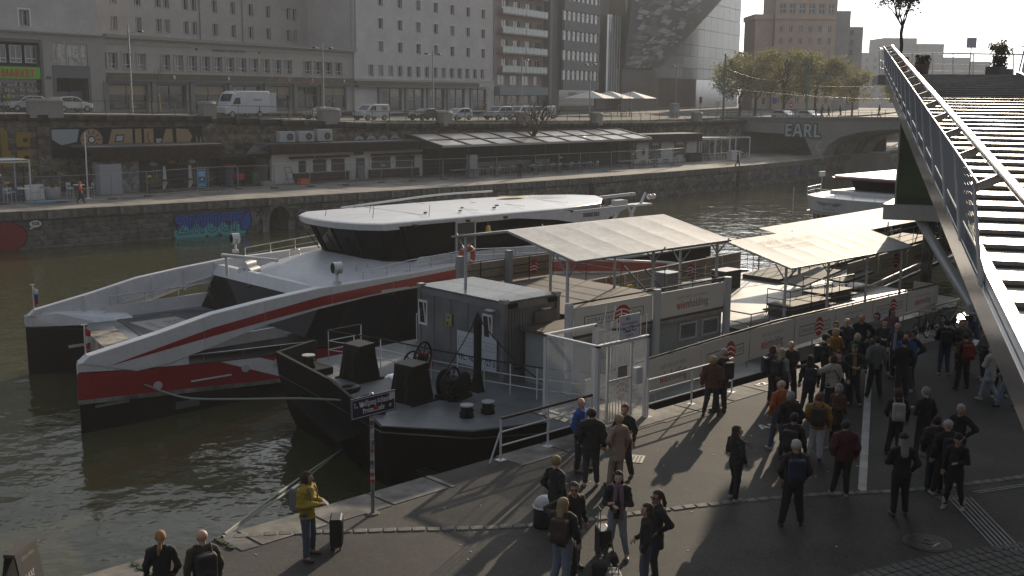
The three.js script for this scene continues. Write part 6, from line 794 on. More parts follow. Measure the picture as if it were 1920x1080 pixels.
  obj('post', [bx(23.05, 23.23, D, 1.5, -26.13, -25.95)], M.blackPaint, P); obj('post_tip', [new THREE.ConeGeometry(.17, .36, 4).rotateY(.78).translate(23.14, 1.66, -26.04)], M.blackPaint, P); obj('post_foot', [loft([[V(22.98, D, -26.25), V(23.3, D, -26.25), V(23.3, D, -25.85), V(22.98, D, -25.85)], [V(23.05, -.2, -26.13), V(23.23, -.2, -26.13), V(23.23, -.2, -25.95), V(23.05, -.2, -25.95)]])], M.blackPaint, P);
  obj('stay_cable', [sag(V(23.1, 1.55, -26.1), V(21.9, -.2, -26.4), .08, .018)], M.rubber, P); obj('stay_cable', [sag(V(23.2, 1.55, -26), V(24.8, -.75, -22.6), .5, .02)], M.rubber, P);
  // railings on deck
  const cap = M.rubber; { const r = grp('deck_railing', P); railing(r, [V(22.1, D, -32.9), V(23.6, D, -33)], 1.05, { top: cap }); railing(r, [V(22.1, D, -32.9), V(22.7, D, -30.6), V(23.0, D, -28.2), V(23.4, D, -26), V(23.9, D, -24.1), V(24.5, D, -22.7)], 1.05, { top: cap, gap: 1.3 }); railing(r, [V(24.9, D, -22.5), V(25.0, D, -21.7), V(26.6, D, -21.55)], 1.05, { top: cap, gap: 1 }); railing(r, [V(26.2, D, -33), V(47.8, D + .5, -33)], 1.1, { gap: 2.2 }); }
  // far-side banners facing in
  for (let i = 0; i < 7; i++) { const x0 = 26.4 + i * 3; obj('banner_back', [bx(x0, x0 + 2.9, -.55 + .07 * i, .35 + .07 * i, -33.1, -33.06)], mat([.42, .34, .25], .75, { map: TX.fine }), P); if (i % 2) signFace(P, 'banner_print', 2.9, .9, x0 + 1.45, -.1 + .07 * i, -33.05, printMat(2.9, .9, bannerA('#8d7a62'), 192)); }
  // near side: banner boards on the railing
  const yb = (x) => x < 32.4 ? -.48 + (x - 26) * .05 : -.16 + (x - 32.4) * .021, yt = (x) => x < 32.4 ? .66 + (x - 26) * .042 : .93 - (x - 32.4) * .002;
  for (let i = 0; i < 8; i++) { const x0 = 23.2 + i * 2.72, x1 = x0 + 2.66, c = [V(x0, yb(x0), -21.42), V(x1, yb(x1), -21.42), V(x1, yt(x1) - .05, -21.42), V(x0, yt(x0) - .05, -21.42)]; const b = obj('banner_board', [sheet(c, .05)], mat([.50, .49, .46], .65, { map: TX.fine }), P); const q = c.map((v) => v.clone().setZ(-21.388)), g = quads([q]); g.setAttribute('uv', new THREE.Float32BufferAttribute([0, 0, 1, 0, 1, 1, 0, 0, 1, 1, 0, 1], 2)); obj('banner_print', keep(g), i % 2 ? banB : banA, b); }
  obj('side_handrail', [24, 27, 30, 33, 36, 39, 42].map((x) => rod(V(x, yt(x), -21.45), V(x + 3, yt(x + 3), -21.45), .035, 6)), M.darkSteel, P); for (let x = 23.2; x < 45.2; x += 1.36) obj('rail_post', [rod(V(x, D + .3, -21.5), V(x, yt(x) + .04, -21.5), .025, 5)], M.galv, P); obj('end_board', [sheet([V(45, .1, -21.45), V(45.1, .1, -22.6), V(45.1, .86, -22.6), V(45, .86, -21.45)], .05)], mat([.45, .42, .36], .7), P); obj('edge_strip', [bar(V(36, -.05, -21.36), V(46.9, .02, -21.36), .1, .08)], mat([.5, .47, .4], .4), P);
  rebase(P, 33, WATER, -27);
}
{ // toilet container on deck
  const C = thing('toilet_container', 'grey site container with toilets and two small windows on the barge', 'container', [24.42, -.8, -26.2]), gm = mat([.20, .205, .215], .55, { map: TX.blot }), gd = mat([.165, .17, .178], .5, { map: TX.blot }), w = 2.62, d = 4.5, h = 2.7;
  for (let i = 0; i < 5; i++) { const a = -d * i / 5; obj('side_panel', [bx(.03, .12, .12, h - .2, a - d / 5 + .015, a - .015)], gm, C); } obj('side_core', [bx(.06, .2, .1, h - .1, -d, -.05)], gd, C); for (let i = 0; i < 9; i++) obj('corrugation', [bx(.14 + i * .125, .24 + i * .125, .14, h - .24, -.08, -.03)], gm, C); obj('front_core', [bx(.1, w, .1, h - .1, -.2, -.06)], gd, C);
  obj('frame', [bx(0, .16, 0, h, -.16, 0), bx(w - .16, w, 0, h, -.16, 0), bx(0, .16, 0, h, -d, -d + .16), bx(.16, w - .16, 0, .13, -.14, -.01), bx(.01, .15, .01, .12, -d + .16, -.16), bx(.16, w - .16, h - .24, h - .02, -.14, -.01), bx(.01, .15, h - .24, h - .02, -d + .16, -.16)], mat([.24, .245, .255], .5, { map: TX.blot }), C); for (const [x, z] of [[.1, -.1], [w - .1, -.1], [.1, -d + .1]]) obj('corner_fitting', [bx(x - .12, x + .12, h - .02, h + .1, z - .12, z + .12)], M.galv, C);
  const rf = mat([.19, .22, .22], .25, { map: TX.blot }); for (let i = 0; i < 2; i++) obj('roof_sheet', [bx(i * w / 2 + .012, (i + 1) * w / 2 - .012, h, h + .05, -d, 0)], rf, C); for (const x of [.2, 2.05]) obj('lamp_bracket', [bx(x, x + .36, h - .2, h - .04, 0, .08)], M.blackPaint, C); obj('wall_lamp', [cb(.35, .05, .16, 1.85, h - .36, .1)], M.white, C); obj('wall_lamp', [cb(.16, .05, .35, -.06, h - .3, -.6)], M.white, C);
  for (const z of [-.55, -3.95]) { const g = obj('window', [bx(-.02, .03, 1.35, 1.42, z - .48, z), bx(-.02, .03, 2.16, 2.23, z - .48, z), bx(-.02, .03, 1.42, 2.16, z - .07, z), bx(-.02, .03, 1.42, 2.16, z - .48, z - .41)], mat([.6, .6, .6], .5), C); obj('pane', [cb(.02, .74, .36, .0, 1.79, z - .24, 0, 0, .1)], GL.dark, g); obj('tilted_sash', [cb(.03, .78, .04, -.05, 1.79, z - .1, 0, 0, .12)], mat([.55, .55, .55], .5), g); }
  const dr = obj('door', [bx(1.42, 2.48, .14, 2.25, -.03, .02)], gd, C); obj('handle', [bx(2.32, 2.38, 1.12, 1.2, .02, .08)], M.galv, dr); signFace(dr, 'toilet_pictograms', .36, .22, 1.95, 1.55, .027, printMat(.36, .22, (x, W, H) => { x.fillStyle = '#e4e6e6'; x.fillRect(0, 0, W, H); x.fillStyle = '#14202c'; for (const c of [.14, .38]) { x.beginPath(); x.arc(W * c, H * .2, H * .12, 0, 7); x.fill(); x.fillRect(W * c - W * .06, H * .34, W * .12, H * .52); } x.fillStyle = '#1c2a6a'; x.fillRect(W * .56, H * .04, W * .4, H * .92); x.strokeStyle = '#e8e8e8'; x.lineWidth = H * .08; x.beginPath(); x.arc(W * .74, H * .62, H * .2, 0, 5); x.stroke(); x.beginPath(); x.moveTo(W * .72, H * .2); x.lineTo(W * .74, H * .55); x.lineTo(W * .88, H * .6); x.stroke(); }, 96)); obj('round_sticker', [new THREE.CylinderGeometry(.16, .16, .01, 20).rotateX(Math.PI / 2).translate(1.96, 1.2, .03)], mat([.42, .41, .33], .6), dr); obj('vent_slot', [bx(.5, .85, .4, .45, -.03, .02)], M.darkSteel, C);
  signFace(C, 'yellow_notice', .001, .001, 0, 0, 0, M.white); C.remove(C.children[C.children.length - 1]);
  const side = (n, ww, hh, y, z, m) => obj(n, keep(new THREE.PlaneGeometry(ww, hh).rotateY(-Math.PI / 2).translate(-.035, y, z)), m, C); side('warning_notice', .34, .46, 1.75, -2.75, printMat(.34, .46, (x, W, H) => { x.fillStyle = '#8a8322'; x.fillRect(0, 0, W, H); x.fillStyle = '#7a8890'; x.fillRect(W * .1, H * .22, W * .8, H * .4); x.fillStyle = '#222'; x.fillRect(W * .2, H * .7, W * .25, H * .2); x.fillRect(W * .3, H * .28, W * .35, H * .12); }, 96)); side('phone_board', 2.0, 1.15, .9, -1.3, printMat(2, 1.15, (x, W, H) => { x.fillStyle = '#b6bcc4'; x.fillRect(0, 0, W, H); x.strokeStyle = '#6c7278'; x.lineWidth = 2; x.strokeRect(W * .04, H * .18, W * .92, H * .24); text(x, 'D O N A U R A U M      W I E N', W, H, .16, .5, .3, '#70767c', 'normal', 'sans-serif', .86); text(x, 'TEL. +43 1 / 727 0', W, H, .24, .5, .78, '#2e3236', 'bold', 'sans-serif', .94); }, 256));
}
{ // deck house with upper deck, banners and canopies
  const H = thing('landing_deck_house', 'pale grey deck house carrying an upper deck with railings on the barge', 'deck house', [25, -.8, -24]), wm = mat([.34, .36, .36], .55, { map: TX.plaster });
  for (let i = 0; i < 4; i++) obj('wall_panel', [bx(.15 + i * 2.07, 2.2 + i * 2.07, 0, 1.75, -.2, -.1)], wm, H); obj('body', [bx(2.5, 8.4, 0, 1.7, -8.8, -2.0), bx(.2, 8.4, 0, 1.7, -1.98, -.22)], wm, H); obj('upper_deck', [plan([[0, .05], [8.5, .05], [8.5, -9], [2.9, -9], [2.6, -2], [0, -2]], 1.75, 1.87)], mat([.13, .105, .085], .8, { map: TX.blot }), H); obj('deck_edge', [bx(0, 8.5, 1.62, 1.75, -.1, .04)], M.galv, H);
  for (const x of [.06, 4.38, 8.42]) { obj('column', [new THREE.CylinderGeometry(.14, .14, 2.95, 14).translate(x, 1.45, .12)], mat([.44, .45, .46], .45), H); }
  for (const [a, b, m] of [[.35, 4.2, banA], [4.6, 8.25, banB]]) { const g = obj('banner_board', [bx(a, b, 1.85, 2.75, .02, .08)], mat([.5, .5, .49], .6), H); signFace(g, 'banner_print', b - a - .04, .88, (a + b) / 2, 2.3, .085, m); }
  obj('deck_handrail', [rod(V(0, 2.9, .05), V(8.4, 2.9, .05), .03)], M.darkSteel, H); for (const x of [5.9, 7.2]) { const w = obj('louvre_window', [bx(x, x + 1.0, .85, .92, -.1, -.04), bx(x, x + 1.0, 1.42, 1.49, -.1, -.04), bx(x, x + .07, .92, 1.42, -.1, -.04), bx(x + .93, x + 1, .92, 1.42, -.1, -.04)], mat([.45, .46, .46], .5), H); for (let i = 0; i < 6; i++) obj('louvre', [cb(.86, .07, .015, x + .5, .97 + i * .085, -.07, 0, .6)], M.galv, w); } { const x = 1.5, w = obj('louvre_window', [bx(x, x + .9, .85, 1.45, -.1, -.06)], M.darkSteel, H); }
  { const r = grp('upper_railing', H); railing(r, [V(3.0, 1.87, -8.8), V(5.6, 1.87, -8.8), V(8.4, 1.87, -8.8)], 1.0, { m: M.darkSteel, bars: [.3, .65] }); railing(r, [V(8.4, 1.87, -8.8), V(8.4, 1.87, -5)], 1.0, { m: M.darkSteel }); railing(r, [V(8.4, 1.87, -.1), V(8.4, 1.87, -2.8)], 1.0, { m: M.darkSteel }); for (let i = 0; i < 2; i++) { const g = obj('inner_banner', [bx(3.1 + i * 2.7, 5.6 + i * 2.7, 1.95, 2.8, -8.86, -8.83)], mat([.36, .30, .22], .75, { map: TX.fine }), r); if (i) signFace(g, 'banner_print', 2.4, .84, 4.35 + i * 2.7, 2.37, -8.825, printMat(2.4, .84, bannerA('#84735c'), 192)); } for (const x of [2.95, 5.55]) obj('square_column', [bx(x, x + .22, 1.87, 3.2, -8.75, -8.5)], M.greyPaint, r); }
  { const st = grp('deck_stair', H, 8.5, 0, -4.4); for (let k = 0; k < 7; k++) obj('step', [bx(.1 + k * .28, .4 + k * .28, 1.6 - k * .24, 1.64 - k * .24, -.5, .5)], M.deckDark, st); for (const z of [-.55, .55]) { obj('stringer', [bar(V(0, 1.75, z), V(2.1, .1, z), .05, .2)], M.darkSteel, st); obj('handrail', [rod(V(0, 2.7, z), V(2.1, 1.0, z), .03), rod(V(2.1, .1, z), V(2.1, 1.0, z), .025)], M.darkSteel, st); } }
  const B = LB.buoy; 
}
function fabric(a, b, c, d, s) { const r = []; for (let j = 0; j <= 10; j++) { const v = j / 10, row = []; for (let i = 0; i <= 6; i++) { const u = i / 6, p = a.clone().lerp(b, u).lerp(d.clone().lerp(c, u), v); p.y -= .009 * Math.sin(Math.PI * u) * Math.sin(Math.PI * Math.min(1, v * 1.1)) + .002 * Math.sin(v * 17 + s * 3) * Math.sin(u * 5 + s) + (i === 0 || i === 6 ? -.004 : 0); row.push(p); } r.push(row); } return smoothLoft(r, false); }
function canopy(name, label, x0, x1, zN, zR, zF, eN, rY, eF, base, mt, posts) {
  const c = thing(name, label, 'canopy', [x0, base, zR]), L0 = (x, y, z) => V(x - x0, y - base, z - zR), n = posts.seams;
  for (let i = 0; i < n; i++) { const a = x0 + (x1 - x0) * i / n, b = x0 + (x1 - x0) * (i + 1) / n; obj('tarpaulin_bay', [fabric(L0(a, eN, zN), L0(b, eN, zN), L0(b, rY, zR), L0(a, rY, zR), i + x0)], mt, c); obj('tarpaulin_bay', [fabric(L0(a, rY, zR), L0(b, rY, zR), L0(b, eF, zF), L0(a, eF, zF), i + 9 + x0)], mt, c); }
  obj('eave_bar', [rod(L0(x0, eN - .03, zN), L0(x1, eN - .03, zN), .04)], M.galv, c); obj('eave_bar', [rod(L0(x0, eF - .03, zF), L0(x1, eF - .03, zF), .04)], M.galv, c); obj('ridge_bar', [rod(L0(x0, rY - .04, zR), L0(x1, rY - .04, zR), .04)], M.galv, c);
  for (let i = 0; i <= 4; i++) { const x = x0 + (x1 - x0) * i / 4; obj('rafter', [rod(L0(x, eN - .04, zN), L0(x, rY - .05, zR), .03), rod(L0(x, rY - .05, zR), L0(x, eF - .04, zF), .03)], M.galv, c); }
  posts.list.forEach(([x, z, y0, y1]) => { obj('post', [rod(L0(x, y0, z), L0(x, y1, z), .055, 10)], mat([.45, .46, .47], .45), c); obj('strut', [rod(L0(x, y1 - .6, z), L0(x, y1 + .02, z - .5), .03), rod(L0(x, y1 - .6, z), L0(x, y1, z + .5), .03)], M.galv, c); }); return c;
}
const tarpM = mat([.57, .57, .565], .68, { map: TX.fine, transmission: .12, thickness: 0, phys: true });
canopy('landing_canopy', 'white gabled tarpaulin canopy over the upper deck', 25, 33.1, -23.6, -26.7, -29.5, 3.55, 4.2, 3.75, -.8, tarpM, { seams: 6, list: [[25.2, -24.1, 2.15, 3.55], [29.4, -24.1, 2.15, 3.6], [33, -24.1, 2.15, 3.6], [25.2, -29, 1.95, 3.8], [29.4, -29, 1.07, 3.8], [33, -29, 1.07, 3.8]] });
canopy('landing_canopy', 'lower white tarpaulin canopy with faded print over the aft deck', 37.1, 46.9, -23.6, -26.7, -29.6, 2.1, 2.85, 2.2, -.3, tarpM, { seams: 7, list: [[37.4, -24, -.3, 2.1], [40.5, -24, -.3, 2.1], [43.6, -24, -.3, 2.1], [46.6, -24, -.3, 2.1], [37.4, -29.2, -.3, 2.2], [46.6, -29.2, -.3, 2.2]] });
{ const c = scene.getObjectByName('landing_canopy_001'); const g = quads([[V(1.2, -.28, 1.6), V(5.6, -.28, 1.6), V(5.6, .0 - .02, .3), V(1.2, -.02, .3)].map((v) => v.setY(3.15 - .242 * v.z + .02))]); g.setAttribute('uv', new THREE.Float32BufferAttribute([0, 0, 1, 0, 1, 1, 0, 0, 1, 1, 0, 1], 2)); obj('faded_print', keep(g), printMat(4.4, 1.4, (x, W, H) => { x.clearRect(0, 0, W, H); text(x, 'mehr wien zum', W, H, .45, .5, .3, 'rgba(90,80,70,.55)', 'normal', 'sans-serif', .9); x.fillStyle = 'rgba(160,80,60,.22)'; x.fillRect(W * .05, H * .6, W * .8, H * .14); x.fillRect(W * .2, H * .8, W * .5, H * .1); }, 256, { transparent: true }), c); }
{ // gangway with its roof, stair platforms, boxes on the aft deck
  const G = thing('covered_gangway', 'covered gangway with banners rising to the quay under the stair', 'gangway', [50, -.3, -29]), L0 = (x, y, z) => V(x - 50, y + .3, z + 29);
  for (let i = 0; i < 5; i++) { const t = (k) => 47.5 + k * 4.2, y = (x) => 2.05 + (x - 48) * .02, a = t(i), b = t(i + 1) - .03; obj('roof_bay', [sheet([L0(a, y(a) - .45, -29.6), L0(b, y(b) - .45, -29.6), L0(b, y(b), -32.2), L0(a, y(a), -32.2)], .03)], tarpM, G); for (const z of [-29.7, -32.1]) obj('roof_post', [rod(L0(a, -.2, z), L0(a, y(a) - .2, z), .04)], M.galv, G); }
  obj('ramp', [sheet([L0(46, -.2, -29.9), L0(62, .6, -29.9), L0(62, .6, -32), L0(46, -.2, -32)], .2)], M.deckDark, G);
  for (let i = 0; i < 5; i++) { const a = 47.6 + i * 2.9, b = a + 2.8, y = (x) => -.25 + (x - 46) * .05, c = [L0(a, y(a), -27.2), L0(b, y(b), -27.2), L0(b, y(b) + 1, -27.2), L0(a, y(a) + 1, -27.2)], p = obj('side_banner', [sheet(c, .05)], mat([.46, .43, .38], .7, { map: TX.fine }), G), q = c.map((v) => v.clone().setZ(v.z + .032)), g = quads([q]); g.setAttribute('uv', new THREE.Float32BufferAttribute([0, 0, 1, 0, 1, 1, 0, 0, 1, 1, 0, 1], 2)); obj('banner_print', keep(g), i % 2 ? banA : banB, p); }
  railing(grp('far_railing', G), [L0(47, -.2, -32.1), L0(62, .6, -32.1)], 1.05, { gap: 1.5, m: M.galv }); railing(grp('near_railing', G), [L0(47, -.2, -29.8), L0(62, .6, -29.8)], 1.05, { gap: 1.5, m: M.galv }); for (const z of [-27.6, -28.3]) obj('support_pipe', [rod(L0(46.5, -1.6, z), L0(60, .1, z), .12, 10)], M.galv, G);
  const step = (name, label, x, z, turn, w) => { const o = thing(name, label, 'platform', [x, -.3, z], turn); obj('tread', [bx(0, w, .36, .42, -1.1, 0)], M.deckDark, o); obj('lower_tread', [bx(-.3, w, .17, .23, -1.1, .25)], M.deckDark, o); obj('riser', [bx(.02, w - .02, 0, .36, -1.05, -.05)], M.greyPaint, o); railing(grp('platform_rail', o), [V(0, 0, -1.1), V(0, 0, 0), V(w, 0, 0)], 1.05, { m: M.darkSteel, gap: 1.4 }); return o; };
  step('boarding_step', 'stepped boarding platform with dark rails in the middle of the aft deck', 39.2, -24.9, 0, 3.2); step('boarding_step', 'boarding platform with dark rails next to the deck house', 34.0, -23.2, 0, 2.4); step('boarding_step', 'boarding platform with dark rails farther along the aft deck', 43.0, -25.6, 0, 2.4);
  const sheetA = (x, z, w, d, y, label) => { const o = thing('lifted_ramp', label, 'ramp', [x, -.3, z]); obj('plate', [sheet([V(0, .5, 0), V(w, y, 0), V(w + .6, y - .1, -d), V(.6, .4, -d)], .08)], M.deckDark, o); obj('prop', [rod(V(w * .6, 0, -d * .5), V(w * .6, y * .7, -d * .5), .05)], M.darkSteel, o); }; sheetA(43.5, -27.0, 3.2, 1.6, .9, 'tilted dark boarding ramp plate on the aft deck'); sheetA(46.0, -26.4, 2.6, 1.6, .7, 'second tilted ramp plate near the barge end');
  const bxs = (x, z, w, h, d, c, l) => { const o = thing('deck_box', l, 'box', [x, -.3, z]); obj('body', [bx(0, w, 0, h, -d, 0)], mat(c, .6), o); obj('lid', [bx(-.03, w + .03, h, h + .06, -d - .03, .03)], mat(c.map((v) => v * 1.5), .4), o); }; bxs(42.5, -30.5, 1.2, .8, .8, [.06, .06, .06], 'dark deck box with pale lid under the low canopy'); bxs(39.5, -31.5, 1.0, .9, .7, [.2, .2, .2], 'grey deck box behind the low canopy posts');
  const wf2 = (x, z, l) => { const o = thing('wet_floor_sign', l, 'sign', [x, -.3, z]); obj('front_board', [cb(.32, .7, .02, 0, .36, .1, 0, -.15)], mat([.5, .33, .02], .6), o); obj('back_board', [cb(.32, .7, .02, 0, .36, -.1, 0, .15)], mat([.5, .33, .02], .6), o); }; wf2(34.6, -29.8, 'yellow folding sign near the deck stair'); wf2(37.0, -31.6, 'yellow folding sign by the far railing');
}
{ const o = LB.buoy(23.0, -.25, -28.6, 0, -1.2, 'orange lifebuoy on the barge railing beside the hand wheel', .95); }
// ================================================================ the great stair on the right, station building, second ship
{
  const A2 = V(8.5, 6.4, -3.2), B = V(42.3, 9.5, -23.0), e = V(B.x - A2.x, 0, B.z - A2.z).normalize(), r = V(-e.z, 0, e.x), wide = 4.8;
  const Sp = (t, w, h) => A2.clone().lerp(B, t).addScaledVector(r, w).setY(A2.y + (B.y - A2.y) * t + h);
  const S = thing('steel_stair', 'wide steel stair with mesh sides climbing to a terrace at right', 'stair', [0, 0, 0]);
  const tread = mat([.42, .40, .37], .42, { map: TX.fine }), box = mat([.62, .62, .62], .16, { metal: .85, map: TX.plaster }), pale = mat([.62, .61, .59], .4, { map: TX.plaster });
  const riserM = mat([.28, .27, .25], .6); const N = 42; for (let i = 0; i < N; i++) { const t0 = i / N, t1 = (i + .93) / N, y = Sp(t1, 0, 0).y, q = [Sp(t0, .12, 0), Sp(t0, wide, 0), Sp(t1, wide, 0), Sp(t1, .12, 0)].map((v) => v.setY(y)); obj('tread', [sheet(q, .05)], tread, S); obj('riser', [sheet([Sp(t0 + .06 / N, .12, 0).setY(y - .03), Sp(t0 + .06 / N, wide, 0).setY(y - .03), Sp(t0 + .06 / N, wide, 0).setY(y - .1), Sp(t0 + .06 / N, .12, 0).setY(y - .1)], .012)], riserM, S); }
  const beam = (w0, w1, h0, h1, m, n, t0 = -.02, t1 = 1) => obj(n, [loft([[Sp(t0, w0, h0), Sp(t0, w1, h0), Sp(t0, w1, h1), Sp(t0, w0, h1)], [Sp(t1, w0, h0), Sp(t1, w1, h0), Sp(t1, w1, h1), Sp(t1, w0, h1)]])], m, S);
  beam(-.07, -.03, -.24, .08, box, 'side_beam'); beam(-.02, .1, -.25, .2, pale, 'inner_upstand'); beam(wide, wide + .3, -.4, .15, box, 'side_beam'); beam(.2, wide - .2, -.6, -.4, mat([.30, .30, .29], .6), 'soffit', -.02, .99);
  obj('soffit_shell', [loft([[Sp(-.02, -.05, -.24), Sp(-.02, 1.3, -.7), Sp(-.02, wide, -1.2), Sp(-.02, wide, -.4)], [Sp(.22, -.05, -.24), Sp(.22, 1.2, -.62), Sp(.22, wide, -1), Sp(.22, wide, -.4)], [Sp(.34, -.05, -.24), Sp(.34, .6, -.45), Sp(.34, wide, -.6), Sp(.34, wide, -.4)]])], pale, S);
  const np = 15, T = (i) => .09 + .905 * i / np; for (let i = 0; i <= np; i++) { const t = T(i), a = Sp(t, -.05, -.0), b = Sp(t + .012, -.16, 1.12); obj('railing_post', [loft([[0, .09], [.55, .075], [1, .03]].map(([k, w]) => { const p = a.clone().lerp(b, k), u = e.clone().multiplyScalar(w); return [p.clone().sub(u).addScaledVector(r, -.015), p.clone().add(u).addScaledVector(r, -.015), p.clone().add(u).addScaledVector(r, .015), p.clone().sub(u).addScaledVector(r, .015)]; }))], mat([.40, .40, .40], .4, { metal: .4 }), S); obj('rail_bracket', [bar(b.clone().add(V(0, -.12, 0)), Sp(t + .02, .14, 1.08), .02, .1)], M.galv, S); obj('upstand_plate', [sheet([Sp(t + .004, -.02, .2), Sp(t + .045, -.02, .2), Sp(t + .045, -.1, .42), Sp(t + .004, -.1, .42)], .012)], pale, S); }
  obj('handrail', [rod(Sp(.06, .16, 1.14), Sp(1, .16, 1.14), .055, 12)], M.chrome, S); obj('mesh_edge_cable', [rod(Sp(T(0), -.16, 1.13), Sp(T(np), -.16, 1.13), .014, 5), rod(Sp(T(0), -.05, .1), Sp(T(np), -.05, .1), .012, 5)], M.galv, S);
  { const w = []; for (let k = 0; k < 420; k++) for (const s of [-1, 1]) { const t = T(0) + (T(np) - T(0)) * k / 420, d = .022 * s; if (t + d < T(0) || t + d > T(np)) continue; w.push(rod(Sp(t, -.05, .1), Sp(t + d, -.16, 1.12), .0035, 3)); } stuff(obj('wire_mesh', w, M.galv, S)); }
  { const q = []; for (let i = 0; i <= 14; i++) { const t = .45 + .55 * i / 14; obj('right_post', [rod(Sp(t, wide + .1, .1), Sp(t, wide + .25, 1.1), .03, 5)], M.galv, S); } obj('right_handrail', [rod(Sp(.4, wide + .1, 1.15), Sp(1, wide + .1, 1.15), .05, 8)], M.chrome, S); obj('right_screen', [sheet([Sp(.4, wide + .2, .15), Sp(1, wide + .2, .15), Sp(1, wide + .3, 1.05), Sp(.4, wide + .3, 1.05)], .01)], mat([.35, .36, .36], .5, { metal: .5 }), S); }
  // terrace at the top
  const Tp = (d, w, h) => B.clone().addScaledVector(e, d).addScaledVector(r, w).setY(B.y + h); obj('terrace_slab', [loft([[Tp(0, -.3, -.4), Tp(0, 12, -.4), Tp(0, 12, 0), Tp(0, -.3, 0)], [Tp(9, -.3, -.4), Tp(9, 12, -.4), Tp(9, 12, 0), Tp(9, -.3, 0)]])], tread, S);
  const rl = [Tp(.2, -.25, 0), Tp(5.2, .4, 0), Tp(8.6, 7.5, 0), Tp(8.8, 11.8, 0)]; for (let i = 0; i + 1 < rl.length; i++) { const n = Math.round(rl[i].distanceTo(rl[i + 1]) / 1.0); for (let k = 0; k < n; k++) { const p = rl[i].clone().lerp(rl[i + 1], k / n); obj('terrace_post', [rod(p, p.clone().add(V(.1, 1.05, -.12)), .03, 6)], M.steel, S); } for (const h of [.3, .6, 1.07]) obj('terrace_rail', [rod(rl[i].clone().setY(B.y + h).add(V(.1 * h, 0, -.12 * h)), rl[i + 1].clone().setY(B.y + h).add(V(.1 * h, 0, -.12 * h)), h > 1 ? .035 : .014, 6)], M.steel, S); }
  obj('raking_column', [rod(V(44.2, 0, -19.4), V(48.2, 3.3, -24.2), .24, 16, .2)], mat([.45, .45, .44], .35, { metal: .4 }), S);
  rebase(S, 27, 0, -13);
  // pots, sign and trees on the terrace
  const pot = (name, label, cat, p, build) => { const o = thing(name, label, cat, p.toArray()); build(o); return o; };
  pot('potted_olive_tree', 'slender olive tree in a square terracotta pot on the terrace corner', 'tree', Tp(1.7, .55, 0), (o) => { obj('pot', [new THREE.CylinderGeometry(.5, .4, .75, 4, 1).rotateY(Math.PI / 4 + .4).translate(0, .375, 0)], mat([.20, .06, .035], .8), o); const f = rng(41), w = [], tips = []; w.push(tube([V(0, .7, 0), V(.04, 1.2, .03), V(-.02, 1.7, 0), V(.06, 2.0, 0)], .07, 14, 7)); for (const d of [[-.7, .8, .1], [.55, .9, -.2], [0, 1, .3], [.2, .9, -.6], [-.3, .9, -.5]]) branches(f, V(.06, 1.97, 0), V(...d).normalize(), .62, .04, 3, w, tips, .6, 3); obj('trunk', w, bark, o); leaves(2600, f, () => tips[Math.floor(f() * tips.length)].clone().add(V((f() - .5) * .42, (f() - .5) * .42, (f() - .5) * .42)), .05, deepLeaf, o, 'crown'); });
  pot('planter_shrub', 'leafy shrub in a dark planter behind the stair head', 'shrub', Tp(3.6, 4.6, 0), (o) => { obj('planter', [bx(-.6, .1, 0, .42, -.3, .3), bx(.14, .7, 0, .34, -.3, .3)], mat([.07, .07, .075], .7), o); const f = rng(43), w = [], t = []; for (let i = 0; i < 5; i++) branches(f, V((f() - .5) * .4, .4, 0), V((f() - .5) * .7, 1, (f() - .5) * .5).normalize(), .4, .015, 2, w, t, .5, 3); obj('stems', w, bark, o); leaves(900, f, () => { const q = t[Math.floor(f() * t.length)]; return q.clone().add(V((f() - .5) * .25, (f() - .5) * .35, (f() - .5) * .25)); }, .05, springLeaf.concat(deepLeaf), o, 'foliage'); leaves(500, f, () => V((f() - .5) * .9, .4 + f() * .45, (f() - .5) * .4), .06, deepLeaf, o, 'foliage'); });
  pot('terrace_sign', 'small square notice on a thin pole on the terrace', 'sign', Tp(3.0, 3.4, 0), (o) => { obj('pole', [rod(V(0, 0, 0), V(0, 1.2, 0), .025)], M.galv, o); obj('plate', [cb(.42, .42, .02, 0, 1.38, 0, -.7)], mat([.45, .44, .5], .5), o); });
  pot('terracotta_planter', 'low terracotta planter with green tuft beside the olive tree', 'planter', Tp(2.6, 1.5, 0), (o) => { obj('pot', [new THREE.CylinderGeometry(.3, .24, .5, 12).translate(0, .25, 0)], mat([.09, .06, .05], .8), o); const f = rng(47); leaves(260, f, () => V((f() - .5) * .5, .5 + f() * .35, (f() - .5) * .5), .06, deepLeaf, o, 'foliage'); });
  pot('bare_terrace_tree', 'bare pruned tree reaching in at the upper right corner', 'tree', Tp(3.5, 8.2, 0), (o) => { const f = rng(53), w = [], t = []; w.push(rod(V(0, 0, 0), V(-.1, 1.5, .1), .12, 8, .1)); for (const d of [[-.8, .6, -.7], [-.6, .8, -.2], [.3, .9, .2], [-.5, .3, -.9]]) branches(f, V(-.1, 1.45, .1), V(...d).normalize(), .75, .06, 3, w, t, .6, 3); obj('trunk', w, bark, o); });
}
